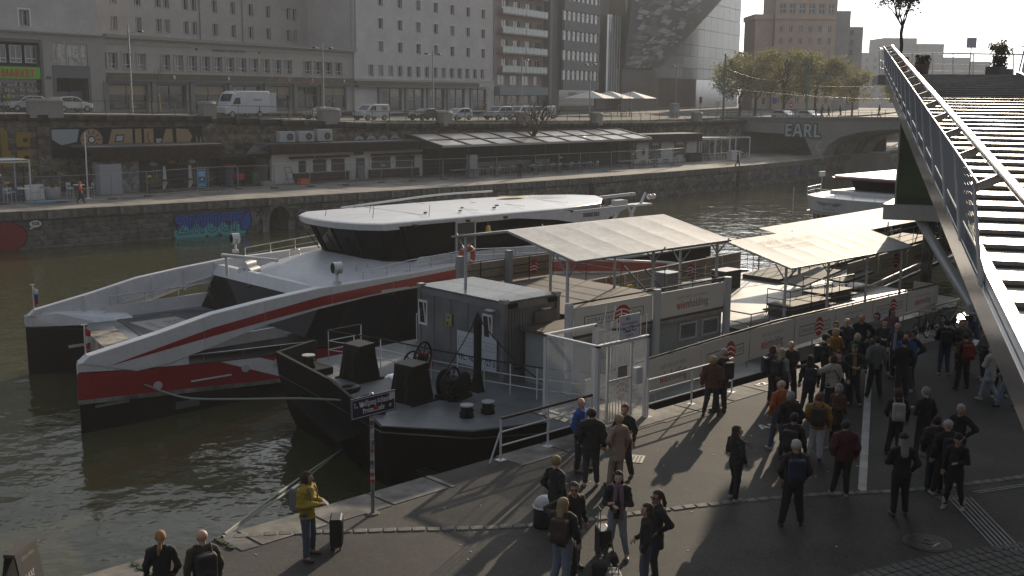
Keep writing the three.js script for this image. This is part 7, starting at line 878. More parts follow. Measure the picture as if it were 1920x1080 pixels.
{ // station building under the terrace
  const b = thing('landing_station', 'glass and steel landing station raised behind the stair', 'building', [46.5, 0, -25]), L0 = ([x, z]) => [x - 46.5, z + 25], pl = [[46.5, -25], [62, -30.6], [82, -12], [56, -8]].map(L0);
  obj('floor_slab', [plan(pl, 3.2, 3.9)], mat([.5, .5, .48], .4, { map: TX.plaster }), b); obj('roof_slab', [plan(pl, 8.6, 9.02)], mat([.4, .4, .39], .4), b); const ins = [[47.0, -24.7], [61.5, -29.9], [81, -12], [56.4, -8.6]].map(L0);
  for (let k = 0; k < 4; k++) { const a = ins[k], c = ins[(k + 1) % 4], n = 8; for (let i = 0; i < n; i++) { const p = (t) => V(a[0] + (c[0] - a[0]) * t, 0, a[1] + (c[1] - a[1]) * t), q0 = p((i + .02) / n), q1 = p((i + .98) / n); obj('glass_panel', [sheet([q0.clone().setY(3.9), q1.clone().setY(3.9), q1.clone().setY(8.6), q0.clone().setY(8.6)], .04)], mat([.05, .075, .04], .08, { clearcoat: 1 }), b); obj('mullion', [rod(p(i / n).setY(3.9), p(i / n).setY(8.6), .06)], M.galv, b); } }
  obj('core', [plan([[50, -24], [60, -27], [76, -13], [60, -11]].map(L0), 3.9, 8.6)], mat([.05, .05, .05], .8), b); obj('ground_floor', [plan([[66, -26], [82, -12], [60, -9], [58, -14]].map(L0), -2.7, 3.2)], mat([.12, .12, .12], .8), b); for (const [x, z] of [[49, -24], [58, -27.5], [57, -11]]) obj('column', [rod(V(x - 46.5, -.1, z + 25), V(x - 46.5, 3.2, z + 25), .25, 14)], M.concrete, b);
}
{ // second ship moored beyond the gangway
  const S = thing('white_tour_ship', 'white excursion ship with dark red roof edge moored beyond the gangway', 'ship', [69, WATER, -39.2]), L0 = (x, y, z) => V(x - 69, y - WATER, z + 39.2), out = [[73.5, -44.6], [70.6, -43.9], [69.5, -42.4], [69.1, -39.4], [69.5, -36.4], [70.6, -34.8], [73.5, -34], [112, -34], [112, -44.6]], at = (y, k, fw = 0) => out.map(([x, z]) => L0(x < 80 ? x + fw : x, y, -39.3 + (z + 39.3) * k));
  obj('hull', [loft([at(-3.2, .8, 3), at(-1.4, .9, 1.2)])], M.white, S); obj('saloon_glazing', [loft([at(-1.4, .9, 1.2), at(.45, .96, .5)])], mat([.03, .04, .05], .06, { clearcoat: 1 }), S); obj('bulwark', [loft([at(.45, .97, .4), at(.6, .98, .2), at(1.62, 1, 0)])], M.white, S); obj('rubbing_strip', [loft([at(.42, 1.0, 0), at(.52, 1.0, 0)])], mat([.4, .36, .32], .5), S);
  for (let i = 0; i < 6; i++) { const [x, z] = [[70.9, -43.4], [70.1, -41.5], [69.9, -39.3], [70.1, -37], [70.9, -35.2], [74, -34.3]][i]; obj('window_pillar', [rod(L0(x + .4, -1.4, z), L0(x - .2, .45, z), .09)], M.white, S); }
  obj('fore_deck', [loft([at(1.3, .98, .1), at(1.32, .98, .1)])], M.deckGrey, S); { const g = grp('deck_rail', S); railing(g, out.slice(0, 8).map(([x, z]) => L0(x, 1.62, z)), .55, { bars: [.28], gap: 1.6 }); } const em = keep(new THREE.PlaneGeometry(2.4, .9)); em.rotateY(-Math.PI / 2 - .05); obj('bow_emblem', em.translate(-.08, 1.1 - WATER, -1.9), printMat(2.4, .9, (x, W, H) => { x.clearRect(0, 0, W, H); x.strokeStyle = '#2c3038'; x.lineWidth = H * .05; for (const s of [-1, 1]) for (let k = 0; k < 3; k++) { x.beginPath(); x.moveTo(W * .5 + s * W * .12, H * (.3 + k * .09)); x.lineTo(W * .5 + s * W * (.42 - k * .06), H * (.24 + k * .1)); x.stroke(); } text(x, 'DDSG', W, H, .28, .5, .34, '#2c3038', 'bold', 'serif', .22); text(x, 'BLUE DANUBE', W, H, .16, .5, .76, '#2c3038', 'normal', 'sans-serif', .5); }, 160, { transparent: true }), S);
  obj('deck_house', [bx(4, 40, 1.35 - WATER, 1.85 - WATER, -4.3, 4.3)], M.white, S); obj('wheelhouse_glazing', [loft([[V(5.6, 1.85 - WATER, -3.2), V(11, 1.85 - WATER, -3.4), V(11, 1.85 - WATER, 3.4), V(5.6, 1.85 - WATER, 3.2)], [V(5.1, 2.75 - WATER, -3.4), V(11, 2.75 - WATER, -3.6), V(11, 2.75 - WATER, 3.6), V(5.1, 2.75 - WATER, 3.4)]])], M.darkGlass, S); obj('roof', [plan([[4.2, -4], [5, -4.6], [40, -4.8], [40, 4.8], [5, 4.6], [4.2, 4]], 2.76 - WATER, 2.9 - WATER, .03)], mat([.5, .49, .47], .4), S); obj('roof_edge', [plan([[4.0, -4.1], [4.9, -4.75], [40, -4.95], [40, 4.95], [4.9, 4.75], [4.0, 4.1]], 2.66 - WATER, 2.78 - WATER)], mat([.13, .012, .03], .4), S); for (let i = 0; i < 4; i++) obj('roof_bench', [bx(12 + i * 2.2, 13.8 + i * 2.2, 3.25 - WATER, 3.3 - WATER, -2, -1.5), bx(12 + i * 2.2, 12.08 + i * 2.2, 2.9 - WATER, 3.25 - WATER, -2, -1.5), bx(13.7 + i * 2.2, 13.78 + i * 2.2, 2.9 - WATER, 3.25 - WATER, -2, -1.5)], M.darkSteel, S);
  obj('bow_staff', [rod(L0(69.3, -1, -44.2), L0(69.3, 2.2, -44.2), .03)], M.railWhite, S); obj('deck_lamp', [bx(1.2, 1.9, 3.0 - WATER, 3.35 - WATER, -3.6, -3.5), rod(V(1.55, 1.62 - WATER, -3.55), V(1.55, 3.0 - WATER, -3.55), .025)], M.white, S);
}
// ================================================================ things on the near quay
{ // gate and railings
  const wm = mat([.52, .53, .54], .45), railN = (label, x0, x1, gap) => { const o = thing('quay_railing', label, 'railing', [x0, 0, -18.85], 0, 'white railings on the quay edge'); railing(o, [V(0, 0, 0), V(x1 - x0, 0, 0)], 1.03, { bars: [.36, .7], m: wm, r: .028, gap, top: label.includes('left') ? M.rubber : wm }); for (let k = 0; k <= Math.round((x1 - x0) / gap); k++) obj('foot_plate', [bx((x1 - x0) * k / Math.round((x1 - x0) / gap) - .1, (x1 - x0) * k / Math.round((x1 - x0) / gap) + .1, 0, .02, -.1, .1)], wm, o); if (label.includes('left')) obj('brace', [rod(V(-.35, 0, 0), V(0, .75, 0), .022)], wm, o); };
  railN('white tube railing left of the gate', 17.5, 20.7, 1.7); railN('white tube railing right of the gate', 22.95, 26.8, 1.6);
  const G = thing('landing_gate', 'white barred landing gate with mesh side panel and notice', 'gate', [21.0, 0, -18.95]); const bar2 = (n, a, b, w = .05) => obj(n, [bar(a, b, w, w)], wm, G);
  for (const [x, z] of [[0, 0], [1.95, 0], [0, -1.9], [1.95, -1.9]]) obj('post', [bx(x - .05, x + .05, -.1, 2.25, z - .05, z + .05)], wm, G); for (const z of [0, -1.9]) obj('lintel', [bx(-.05, 2.0, 2.2, 2.28, z - .05, z + .05)], wm, G); obj('side_frame', [bx(-.04, .04, 2.2, 2.27, -1.85, -.05), bx(-.04, .04, .1, .16, -1.85, -.05)], wm, G);
  for (const x of [0, 1.95]) { const w = []; for (let z = -1.84; z < -.06; z += .045) w.push(rod(V(x, .16, z), V(x, 2.2, z), .007, 3)); for (let y = .18; y < 2.2; y += .045) w.push(rod(V(x, y, -1.85), V(x, y, -.05), .007, 3)); stuff(obj('side_mesh_panel', w, wm, G)); }
  obj('gate_frame', [bx(.35, .41, .08, 2.18, -.03, .03), bx(1.3, 1.36, .08, 2.18, -.03, .03), bx(.41, 1.3, .08, .14, -.03, .03), bx(.41, 1.3, 1.2, 1.25, -.03, .03)], wm, G); for (let i = 0; i < 7; i++) obj('gate_bar', [rod(V(.5 + i * .12, .1, 0), V(.5 + i * .12, 2.15, 0), .012, 5)], wm, G); obj('lock_box', [bx(1.45, 1.7, 1.0, 1.45, -.06, .1)], wm, G); obj('lock_plate', [bx(.75, 1.12, 1.3, 1.6, .03, .045)], M.galv, G); obj('small_notice', [cb(.3, .22, .01, -.02, 1.35, -.75, -Math.PI / 2)], mat([.5, .5, .49], .6), G);
  for (let i = 0; i < 14; i++) { const x = i < 9 ? i * .24 : 1.98, z = i < 9 ? 0 : -(i - 8) * .32; obj('top_spike', [rod(V(x, 2.28, z), V(x + (i > 11 ? .12 : 0), 2.85, z), .013, 5)], wm, G); } obj('notice_board', [bx(.75, 1.55, 2.3, 2.95, .04, .06)], wm, G); signFace(G, 'notice', .78, .63, 1.15, 2.625, .064, printMat(.78, .63, (x, W, H) => { x.fillStyle = '#bfc3cb'; x.fillRect(0, 0, W, H); text(x, 'WC  ♦♦', W, H, .17, .5, .15, '#1e2430'); text(x, 'FÜR FAHRGÄSTE', W, H, .13, .5, .36, '#1e2430'); text(x, 'DDSG BLUE DANUBE', W, H, .13, .5, .53, '#1e2430'); text(x, 'GÜLTIGE', W, H, .12, .4, .7, '#1e2430'); text(x, 'TICKETS', W, H, .13, .5, .86, '#1e2430'); x.strokeStyle = '#1a1320'; x.lineWidth = H * .05; x.beginPath(); x.moveTo(W * .15, H * .62); x.bezierCurveTo(W * .3, H * .4, W * .3, H * .9, W * .55, H * .6); x.stroke(); x.strokeStyle = '#8c1a2a'; x.beginPath(); x.moveTo(W * .5, H * .5); x.bezierCurveTo(W * .9, H * .4, W * .4, H * .8, W * .85, H * .66); x.stroke(); }, 256));
  obj('threshold', [bx(-.1, 2.6, -.02, .015, -2.4, .7)], M.concrete, G);
}
{ // street name sign
  const o = thing('street_sign', 'blue street name sign on a sticker covered pole', 'sign', [13.18, 0, -18.1]), pm = mat([.34, .34, .34], .4, { metal: .5, map: TX.fine }); obj('pole', [rod(V(0, 0, 0), V(0, 2.56, 0), .042, 12)], pm, o); obj('pole_cap', [new THREE.SphereGeometry(.05, 10, 6).translate(0, 2.57, 0)], M.galv, o); obj('foot', [new THREE.CylinderGeometry(.13, .15, .03, 14).translate(0, .015, 0)], M.concrete, o); const f = rng(61), cs = [[.32, .03, .03], [.40, .40, .39], [.06, .06, .07], [.28, .26, .26], [.16, .17, .24], [.36, .35, .32]]; for (let i = 0; i < 17; i++) obj('sticker', [new THREE.CylinderGeometry(.0445, .0445, .05 + f() * .06, 10, 1, true, f() * 6, 2 + f() * 4).translate(0, .95 + i * .085, 0)], mat(cs[i % 11 === 5 ? 0 : 1 + (i * 3) % 5], .6), o); for (const [y, c] of [[.72, cs[0]], [.79, cs[1]], [.86, cs[0]]]) obj('striped_band', [new THREE.CylinderGeometry(.0455, .0455, .068, 12, 1, true).translate(0, y, 0)], mat(c, .6), o);
  const tn = .05; obj('plate', [cb(1.18, .44, .025, .0, 2.36, .06, tn)], mat([.02, .025, .06], .4), o); const pr = keep(new THREE.PlaneGeometry(1.16, .42)); pr.rotateY(tn); const dz = .0145; obj('lettering', pr.translate(Math.sin(tn) * dz, 2.36, .06 + Math.cos(tn) * dz), printMat(1.16, .42, (x, W, H) => { x.fillStyle = '#10162e'; x.fillRect(0, 0, W, H); x.strokeStyle = '#c8ccd0'; x.lineWidth = H * .03; x.strokeRect(H * .05, H * .05, W - H * .1, H * .9); text(x, '1., Wolfgang-Schmitz-', W, H, .36, .5, .32, '#d6d8da', 'bold', 'serif', .88); text(x, 'Promenade', W, H, .36, .5, .68, '#d6d8da', 'bold', 'serif', .5); x.fillStyle = '#b9b4a8'; x.fillRect(W * .86, H * .08, W * .12, H * .34); x.fillStyle = '#8d2a2a'; x.fillRect(W * .5, H * .55, W * .12, H * .2); x.fillStyle = '#c8c8c8'; x.beginPath(); x.arc(W * .24, H * .36, H * .12, 0, 7); x.fill(); x.fillStyle = '#b09a30'; x.beginPath(); x.arc(W * .88, H * .68, H * .09, 0, 7); x.fill(); }, 256), o);
}
{ const o = thing('quay_bollard', 'black mooring bollard with a white domed top', 'bollard', [15.38, 0, -15.25]); obj('body', [lathe([[0, 0], [.24, 0], [.22, .05], [.215, .42], [.0, .42]], 22)], M.blackPaint, o); obj('dome', [new THREE.SphereGeometry(.225, 22, 10, 0, 6.3, 0, Math.PI / 2).translate(0, .42, 0)], mat([.6, .6, .58], .5, { map: TX.fine }), o); obj('rim', [new THREE.TorusGeometry(.225, .02, 8, 24).rotateX(Math.PI / 2).translate(0, .42, 0)], mat([.55, .55, .53], .5), o); }
{ // covers in the ground
  const m = thing('manhole_cover', 'round cast iron manhole cover in the asphalt', 'manhole cover', [20.36, 0, -9.54]), im = mat([.055, .045, .035], .6, { metal: .4, map: TX.fine }); obj('frame', [new THREE.CylinderGeometry(.46, .46, .012, 32).translate(0, .006, 0)], M.darkSteel, m); obj('cover', [new THREE.CylinderGeometry(.42, .42, .02, 32).translate(0, .01, 0)], im, m); obj('ring', [new THREE.TorusGeometry(.11, .012, 5, 24).rotateX(Math.PI / 2).translate(0, .021, 0)], M.darkSteel, m); obj('key_bar', [bx(-.14, .14, .019, .027, .17, .2)], M.galv, m); const f = rng(4); for (let i = 0; i < 36; i++) { const a = i * 2.4, q = .06 * Math.sqrt(i); obj('stud', [bx(Math.cos(a) * q - .015, Math.cos(a) * q + .015, .019, .026, Math.sin(a) * q - .01, Math.sin(a) * q + .01)], im, m); }
  const d = thing('drain_grate', 'small square drain grate in the asphalt behind the gate group', 'grate', [19.95, 0, -16.82], .55); obj('frame', [bx(-.28, .28, 0, .012, -.28, .28)], mat([.4, .37, .3], .7), d); for (let i = 0; i < 5; i++) for (let j = 0; j < 6; j++) obj('slot', [bx(-.24 + i * .1, -.18 + i * .1, .008, .0145, -.25 + j * .085, -.2 + j * .085)], M.blackPaint, d);
  const r = thing('ring_plate', 'rectangular iron ring plate set in the coping', 'plate', [28.2, .012, -18.75]); obj('plate', [bx(-.24, .24, 0, .015, -.12, .12)], M.blackPaint, r); obj('ring', [new THREE.TorusGeometry(.06, .012, 6, 16).rotateX(Math.PI / 2).scale(1.8, 1, 1).translate(0, .02, 0)], M.galv, r);
}
{ // ropes
  tag(obj('mooring_rope', [tube([V(10.3, .03, -19.1), V(12.6, -.6, -21.5), V(15.5, -1.45, -24.5), V(18.8, -2.0, -27.2)], .03, 30, 6), tube([V(10.2, .03, -19.0), V(12.5, -.68, -21.4), V(15.4, -1.55, -24.4), V(18.7, -2.05, -27.2)], .03, 30, 6)], M.rope), 'pale double mooring rope running from the quay corner to the barge bow', 'rope');
  tag(obj('mooring_line', [tube([V(19.3, -.45, -26.2), V(18.2, -.62, -28.5), V(16.8, -1.3, -33), V(16.6, -1.4, -36.0)], .035, 30, 6)], M.rope), 'green mooring line from the barge bollard to the catamaran bow', 'rope');
}
{ // chalk board at lower left
  const o = thing('chalk_board', 'black menu chalk board standing at the lower left corner', 'chalk board', [6.3, 0, -18.75], .75), bm = mat([.012, .011, .011], .6, { map: TX.blot }); obj('front_board', [cb(.72, 1.0, .03, 0, .5, .16, 0, -.16)], bm, o); obj('back_board', [cb(.72, 1.0, .03, 0, .5, -.16, 0, .16)], bm, o); obj('top_rail', [bx(-.38, .38, .97, 1.03, -.1, .1)], mat([.05, .04, .035], .7), o); const g = keep(new THREE.PlaneGeometry(.7, .96)); g.rotateX(-.16); obj('chalk_lettering', g.translate(0, .5, .178), printMat(.7, .96, (x, W, H) => { x.clearRect(0, 0, W, H); text(x, 'Otto-Hiko', W, H, .1, .5, .1, '#8d8a86', 'normal italic', 'sans-serif', .7); text(x, 'LAXI', W, H, .16, .4, .45, '#b9b6b0', 'normal italic', 'sans-serif', .6); x.strokeStyle = '#a5a29c'; x.lineWidth = 3; x.beginPath(); x.ellipse(W * .6, H * .7, W * .25, H * .1, 0, 3.3, 6.3); x.stroke(); }, 192, { transparent: true }), o);
}
// bicycles leaning by the column
function bicycle(x, z, turn, label, c) {
  const o = thing('bicycle', label, 'bicycle', [x, 0, z], turn, 'bicycles below the stair'), fm = mat(c, .4, { metal: .3 }); for (const wx of [-.52, .52]) { const w = obj('wheel', [new THREE.TorusGeometry(.32, .022, 8, 28).translate(wx, .345, 0)], M.tyre, o); obj('rim', [new THREE.TorusGeometry(.295, .012, 6, 28).translate(wx, .345, 0)], M.chrome, w); const s = []; for (let i = 0; i < 8; i++) s.push(cb(.58, .005, .005, wx, .345, 0, 0, 0, i * Math.PI / 8)); obj('spokes', s, M.chrome, w); }
  const bb = V(-.06, .32, 0), seat = V(-.2, .82, 0), head = V(.38, .82, 0), rear = V(-.52, .345, 0), front = V(.52, .345, 0); obj('frame', [rod(bb, seat, .018), rod(seat.clone().setY(.76), head.clone().setY(.78), .018), rod(bb, head.clone().setY(.72), .02), rod(bb, rear, .013), rod(seat.clone().setY(.74), rear, .012)], fm, o); obj('fork', [rod(head, front, .016)], fm, o); obj('saddle', [cb(.24, .06, .12, -.22, .88, 0)], M.rubber, o); obj('handlebar', [rod(head, V(.36, .98, 0), .014), rod(V(.36, .98, -.28), V(.36, .98, .28), .014), rod(V(.36, .98, -.28), V(.24, .97, -.28), .016), rod(V(.36, .98, .28), V(.24, .97, .28), .016)], M.darkSteel, o); obj('mudguard', [new THREE.TorusGeometry(.36, .014, 5, 16, 2.2).rotateZ(.7).translate(-.52, .345, 0)], M.darkSteel, o); obj('crank', [new THREE.TorusGeometry(.09, .01, 5, 16).translate(-.06, .32, .04), rod(V(-.06, .32, .05), V(.05, .2, .09), .012), rod(V(-.06, .32, -.05), V(-.17, .44, -.09), .012)], M.darkSteel, o);
  for (const c2 of o.children) c2.rotation.x = -.08;
}
bicycle(37.9, -18.55, .1, 'black bicycle nearest the water, standing at the coping', [.015, .015, .016]); bicycle(38.9, -18.3, .55, 'dark bicycle behind the person in dark jacket and backpack', [.03, .03, .035]); bicycle(40.2, -18.6, -.3, 'silver bicycle behind the person in white sweater', [.3, .3, .3]); bicycle(41.0, -17.6, .4, 'bicycle half hidden at the foot of the column', [.05, .03, .03]);
// ================================================================ people: place, height, turn, pose, clothes, hair, words
const FOLK = [[7.66,-16.31,1.68,-165,'dp','s','jacket',[.012,.012,.014],[.018,.018,.022],'pony',[.42,.22,.09],'woman with blond plait in black jacket at the lower left',''],
[8.05,-15.66,1.8,-150,'dd','s','coat',[.045,.045,.028],[.018,.018,.022],'bald',0,'bald man in olive parka beside the woman with blond plait','bp:.02,.018,.018:dark backpack on the bald man in olive parka'],
[10.95,-17.1,1.7,70,'hh','s','puffer',[.42,.3,.02],[.06,.085,.13],'bob',[.07,.03,.018],'person in yellow quilted jacket looking at a phone','bp:.20,.21,.22:pale grey backpack on the person in yellow jacket;ph'],
[18.3,-17.0,1.8,60,'hd','s','jacket',[.015,.09,.36],[.018,.018,.022],'bald',0,'bald man in bright blue jacket by the gate',''],
[17.8,-16.2,1.8,175,'pp','s','puffer',[.012,.012,.014],[.03,.034,.042],'short',[.03,.02,.014],'man in black quilted jacket seen from behind near the gate',''],
[18.21,-15.77,1.68,-150,'dd','s','coat',[.38,.27,.2],[.36,.28,.22],'short',[.36,.27,.14],'person with short blond hair in beige coat and beige trousers',''],
[18.83,-16.13,1.72,-30,'dd','s','coat',[.012,.012,.014],[.018,.018,.022],'short',[.17,.04,.015],'red-haired person in black half hidden behind the beige coat',''],
[15.01,-14.57,1.74,130,'pp','s','jacket',[.012,.012,.014],[.018,.018,.022],'short',[.3,.2,.09],'blond man in black jacket behind the white-topped bollard',''],
[14.29,-13.41,1.68,35,'dd','s','coat',[.012,.012,.014],[.06,.085,.13],'pony',[.06,.04,.025],'woman with sunglasses in black jacket and scarf','sg'],
[13.54,-12.95,1.7,160,'ed','s','jacket',[.018,.017,.016],[.2,.25,.32],'long',[.36,.25,.12],'blond woman shading her eyes with a hand','bp:.05,.032,.022:small brown backpack on the blond woman'],
[15.23,-13.16,1.74,-5,'dd','s','jacket',[.012,.012,.014],[.3,.35,.4],'long',[.022,.015,.012],'smiling woman with long dark hair and mauve scarf','sc:.22,.15,.19'],
[15.02,-12.05,1.72,-70,'dd','s','coat',[.014,.016,.022],[.03,.04,.06],'pony',[.05,.03,.02],'woman with sunglasses in dark hooded coat facing left','sg'],
[14.47,-11.83,1.68,-100,'dd','s','jacket',[.012,.012,.014],[.08,.11,.16],'long',[.05,.026,.018],'woman with long brown hair in black jacket and jeans',''],
[19.43,-13.47,1.7,120,'hp','s','jacket',[.012,.012,.014],[.012,.012,.014],'long',[.045,.026,.018],'woman all in black holding white papers, standing alone','pa'],
[24.36,-17.77,1.68,165,'dd','s','puffer',[.1,.032,.02],[.018,.018,.022],'bob',[.4,.28,.14],'woman in rust brown quilted jacket at the quay railing',''],
[24.88,-17.82,1.8,-150,'dd','s','coat',[.012,.012,.014],[.018,.018,.022],'short',[.3,.29,.28],'grey-haired man in dark coat next to the rust brown jacket','bp:.014,.014,.015:black backpack on the grey-haired man at the railing'],
[26.59,-17.34,1.7,100,'dd','s','jacket',[.012,.012,.014],[.018,.018,.022],'bob',[.07,.025,.014],'dark-haired woman in black behind the pale green jacket','bp:.014,.014,.018:dark backpack on the dark-haired woman at the crowd edge'],
[26.54,-17.03,1.7,130,'dd','s','jacket',[.24,.28,.23],[.06,.085,.13],'long',[.42,.33,.2],'blond woman in pale green jacket with a backpack','bp:.014,.016,.022:navy backpack on the woman in pale green jacket'],
[27.1,-17.1,1.82,20,'hd','s','jacket',[.03,.02,.028],[.018,.018,.022],'bald',0,'bald man in plaid shirt holding a drink',''],
[28.71,-16.95,1.8,70,'hd','s','jacket',[.012,.012,.014],[.018,.018,.022],'cap',[.012,.012,.014],'man in black cap and black jacket holding a leaflet','bp:.012,.012,.013:black backpack on the man in black cap;pa'],
[30.09,-17.47,1.7,-150,'dd','s','puffer',[.34,.17,.02],[.018,.018,.022],'bob',[.4,.28,.14],'blond person in mustard jacket deep in the crowd',''],
[30.96,-17.97,1.72,-30,'dd','s','jacket',[.012,.012,.014],[.018,.018,.022],'short',[.1,.07,.04],'person with sunglasses behind the mustard jacket','sg'],
[31.4,-17.84,1.8,-60,'dd','s','jacket',[.02,.024,.04],[.018,.018,.022],'bald',0,'bald man in navy jacket at the back of the crowd',''],
[32.04,-17.69,1.86,-20,'dd','s','coat',[.016,.017,.021],[.018,.018,.022],'bald',0,'tall bald man in dark coat at the back of the crowd',''],
[33.14,-17.78,1.74,-5,'dd','s','jacket',[.22,.215,.2],[.06,.085,.13],'bob',[.02,.015,.012],'woman with dark curly hair and sunglasses in pale sweater','sg'],
[32.25,-17.02,1.78,-15,'hh','s','jacket',[.04,.04,.038],[.018,.018,.022],'short',[.035,.025,.018],'man in charcoal jacket before the pale sweater',''],
[34.3,-17.87,1.72,0,'dd','s','jacket',[.2,.1,.15],[.018,.018,.022],'long',[.02,.014,.011],'long-haired woman in mauve jacket at the barge side','sg'],
[31.91,-16.41,1.82,-45,'pp','s','jacket',[.03,.034,.045],[.018,.018,.022],'bald',0,'bald man in checked shirt under an open dark jacket','sh:.30,.32,.36'],
[30.06,-16.7,1.68,-170,'dd','s','jacket',[.012,.012,.014],[.018,.018,.022],'bob',[.46,.38,.24],'blond woman in black in the middle of the crowd',''],
[28.2,-15.74,1.78,-5,'hh','s','coat',[.012,.012,.014],[.018,.018,.022],'cap',[.02,.12,.04],'person in green cap with a colourful shirt','sh:.30,.20,.03'],
[29.5,-15.76,1.82,178,'pd','s','jacket',[.13,.15,.145],[.015,.017,.024],'short',[.03,.022,.016],'man in grey hooded sweater seen from behind',''],
[26.48,-16.08,1.68,175,'dd','s','coat',[.012,.012,.014],[.018,.018,.022],'long',[.014,.011,.01],'woman with long black hair in long black coat','bp:.015,.02,.03:dark blue backpack on the black-haired woman'],
[26.87,-15.63,1.7,-155,'fd','s','puffer',[.46,.43,.38],[.018,.018,.022],'bob',[.06,.022,.014],'woman in white quilted jacket stretching out an arm','cb:.03,.015,.022:purple shoulder bag on the white quilted jacket'],
[27.25,-15.66,1.74,10,'dd','s','jacket',[.012,.012,.014],[.018,.018,.022],'short',[.03,.022,.016],'dark-haired man in black beside the white quilted jacket',''],
[30.81,-15.52,1.8,-40,'dd','s','jacket',[.015,.07,.24],[.06,.085,.13],'short',[.05,.032,.02],'man in blue jacket at the right of the crowd',''],
[31.31,-15.59,1.8,-60,'dd','s','jacket',[.012,.012,.014],[.018,.018,.022],'cap',[.04,.04,.035],'person in dark cap behind the blue jacket',''],
[29.99,-15.17,1.8,170,'pp','s','jacket',[.012,.012,.014],[.04,.035,.03],'short',[.02,.016,.013],'man in black jacket seen from behind before the blue jacket',''],
[23.18,-14.84,1.8,-160,'dd','s','jacket',[.46,.11,.015],[.06,.085,.13],'bald',0,'bald man in orange jacket',''],
[22.79,-14.31,1.68,175,'dd','s','coat',[.012,.012,.014],[.018,.018,.022],'bob',[.33,.33,.34],'grey-haired woman with white collar in black coat','cb:.07,.02,.02:brown shoulder bag of the grey-haired woman'],
[23.2,-13.79,1.66,160,'dd','s','puffer',[.34,.16,.02],[.55,.55,.58],'short',[.17,.05,.02],'woman in mustard jacket and white trousers','bp:.03,.02,.014:dark backpack on the woman in white trousers'],
[24.22,-13.88,1.7,-60,'hd','s','coat',[.07,.025,.015],[.018,.018,.022],'bob',[.3,.3,.3],'grey-haired woman in russet coat',''],
[20.96,-13.05,1.78,150,'hd','s','jacket',[.012,.012,.014],[.018,.018,.022],'short',[.022,.016,.013],'dark-haired man with a backpack behind the grey-haired woman','bp:.012,.012,.012:big black backpack on the dark-haired man'],
[19.13,-11.84,1.84,178,'pp','s','jacket',[.035,.024,.015],[.012,.012,.014],'short',[.55,.53,.5],'white-haired man in brown jacket with a blue backpack','bp:.012,.02,.07:blue backpack on the white-haired man'],
[21.43,-12.05,1.74,178,'pp','s','puffer',[.1,.012,.022],[.012,.012,.014],'short',[.05,.04,.035],'person in dark red quilted jacket seen from behind',''],
[21.28,-10.63,1.8,178,'pp','s','jacket',[.012,.012,.014],[.012,.012,.014],'beanie',[.014,.014,.017],'person in black with a beanie and long grey hair','lg'],
[24.96,-12.69,1.7,170,'dd','s','jacket',[.012,.012,.014],[.018,.018,.022],'bob',[.07,.03,.018],'brown-haired woman with a small white backpack','bp:.46,.44,.40:small white backpack on the brown-haired woman'],
[25.24,-12.14,1.8,-160,'hd','s','jacket',[.013,.014,.017],[.018,.018,.022],'short',[.28,.28,.27],'grey-haired man in black beside the white backpack',''],
[24.65,-10.99,1.72,-50,'dd','s','coat',[.012,.012,.014],[.018,.018,.022],'short',[.48,.47,.45],'smiling grey-haired person with a shoulder bag','cb:.014,.013,.013:black shoulder bag of the smiling grey-haired person'],
[23.22,-10.84,1.74,150,'dd','s','puffer',[.02,.019,.02],[.02,.024,.04],'short',[.02,.016,.013],'person in black ribbed jacket left of the grey beanie',''],
[23.14,-10.57,1.72,-175,'dd','s','puffer',[.018,.018,.018],[.012,.012,.014],'beanie',[.46,.46,.46],'person in pale grey beanie and dark quilted jacket','bp:.013,.013,.013:dark backpack on the pale grey beanie person'],
[22.55,-10.06,1.66,-35,'hd','s','coat',[.012,.012,.014],[.018,.018,.022],'beanie',[.02,.02,.022],'woman in dark hat with pale boots','wb'],
[38.71,-17.09,1.72,0,'hh','s','jacket',[.46,.46,.44],[.06,.08,.12],'bun',[.16,.06,.025],'red-haired person in white sweater looking at a phone under the stair','ph;sg;cb:.03,.03,.03:dark belt bag on the white sweater'],
[33.57,-15.64,1.8,165,'dd','s','jacket',[.012,.012,.014],[.045,.06,.1],'short',[.02,.015,.012],'person in dark jacket and jeans below the stair column','bp:.014,.014,.014:black backpack below the stair column'],
[34.16,-15.39,1.76,10,'dd','s','jacket',[.08,.07,.062],[.018,.018,.022],'short',[.08,.045,.025],'person in taupe jacket facing the camera by the bicycles',''],
[32.35,-14.45,1.74,-170,'pp','s','jacket',[.075,.045,.022],[.035,.028,.02],'short',[.06,.035,.02],'person in tan jacket with a red backpack','bp:.22,.012,.012:red backpack on the tan jacket'],
[33.93,-14.54,1.72,-80,'hd','s','jacket',[.15,.14,.12],[.018,.018,.022],'bun',[.09,.03,.018],'person in grey-green sweater holding papers under the stair','pa'],
[31.57,-13.3,1.68,-150,'pp','w','coat',[.55,.53,.48],[.36,.42,.5],'hood',[.52,.5,.45],'woman in white hooded quilted coat and pale jeans','wb'],
[31.25,-12.66,1.7,-140,'dd','w','jacket',[.2,.25,.31],[.22,.27,.36],'bob',[.22,.16,.09],'woman in denim jacket and pale jeans at the right edge',''],
[32.25,-13.32,1.75,0,'dd','s','jacket',[.012,.012,.014],[.018,.018,.022],'short',[.02,.016,.013],'dark figure in the shade below the stair soffit',''],
[34.72,-84.79,1.66,95,'hh','w','jacket',[.42,.03,.02],[.012,.012,.014],'long',[.45,.27,.12],'woman in red jacket walking along the far promenade','',0],
[113.87,-80.66,1.74,70,'dd','w','jacket',[.012,.012,.014],[.018,.018,.022],'short',[.03,.02,.02],'man in dark clothes walking on the far promenade near the bridge','',0],
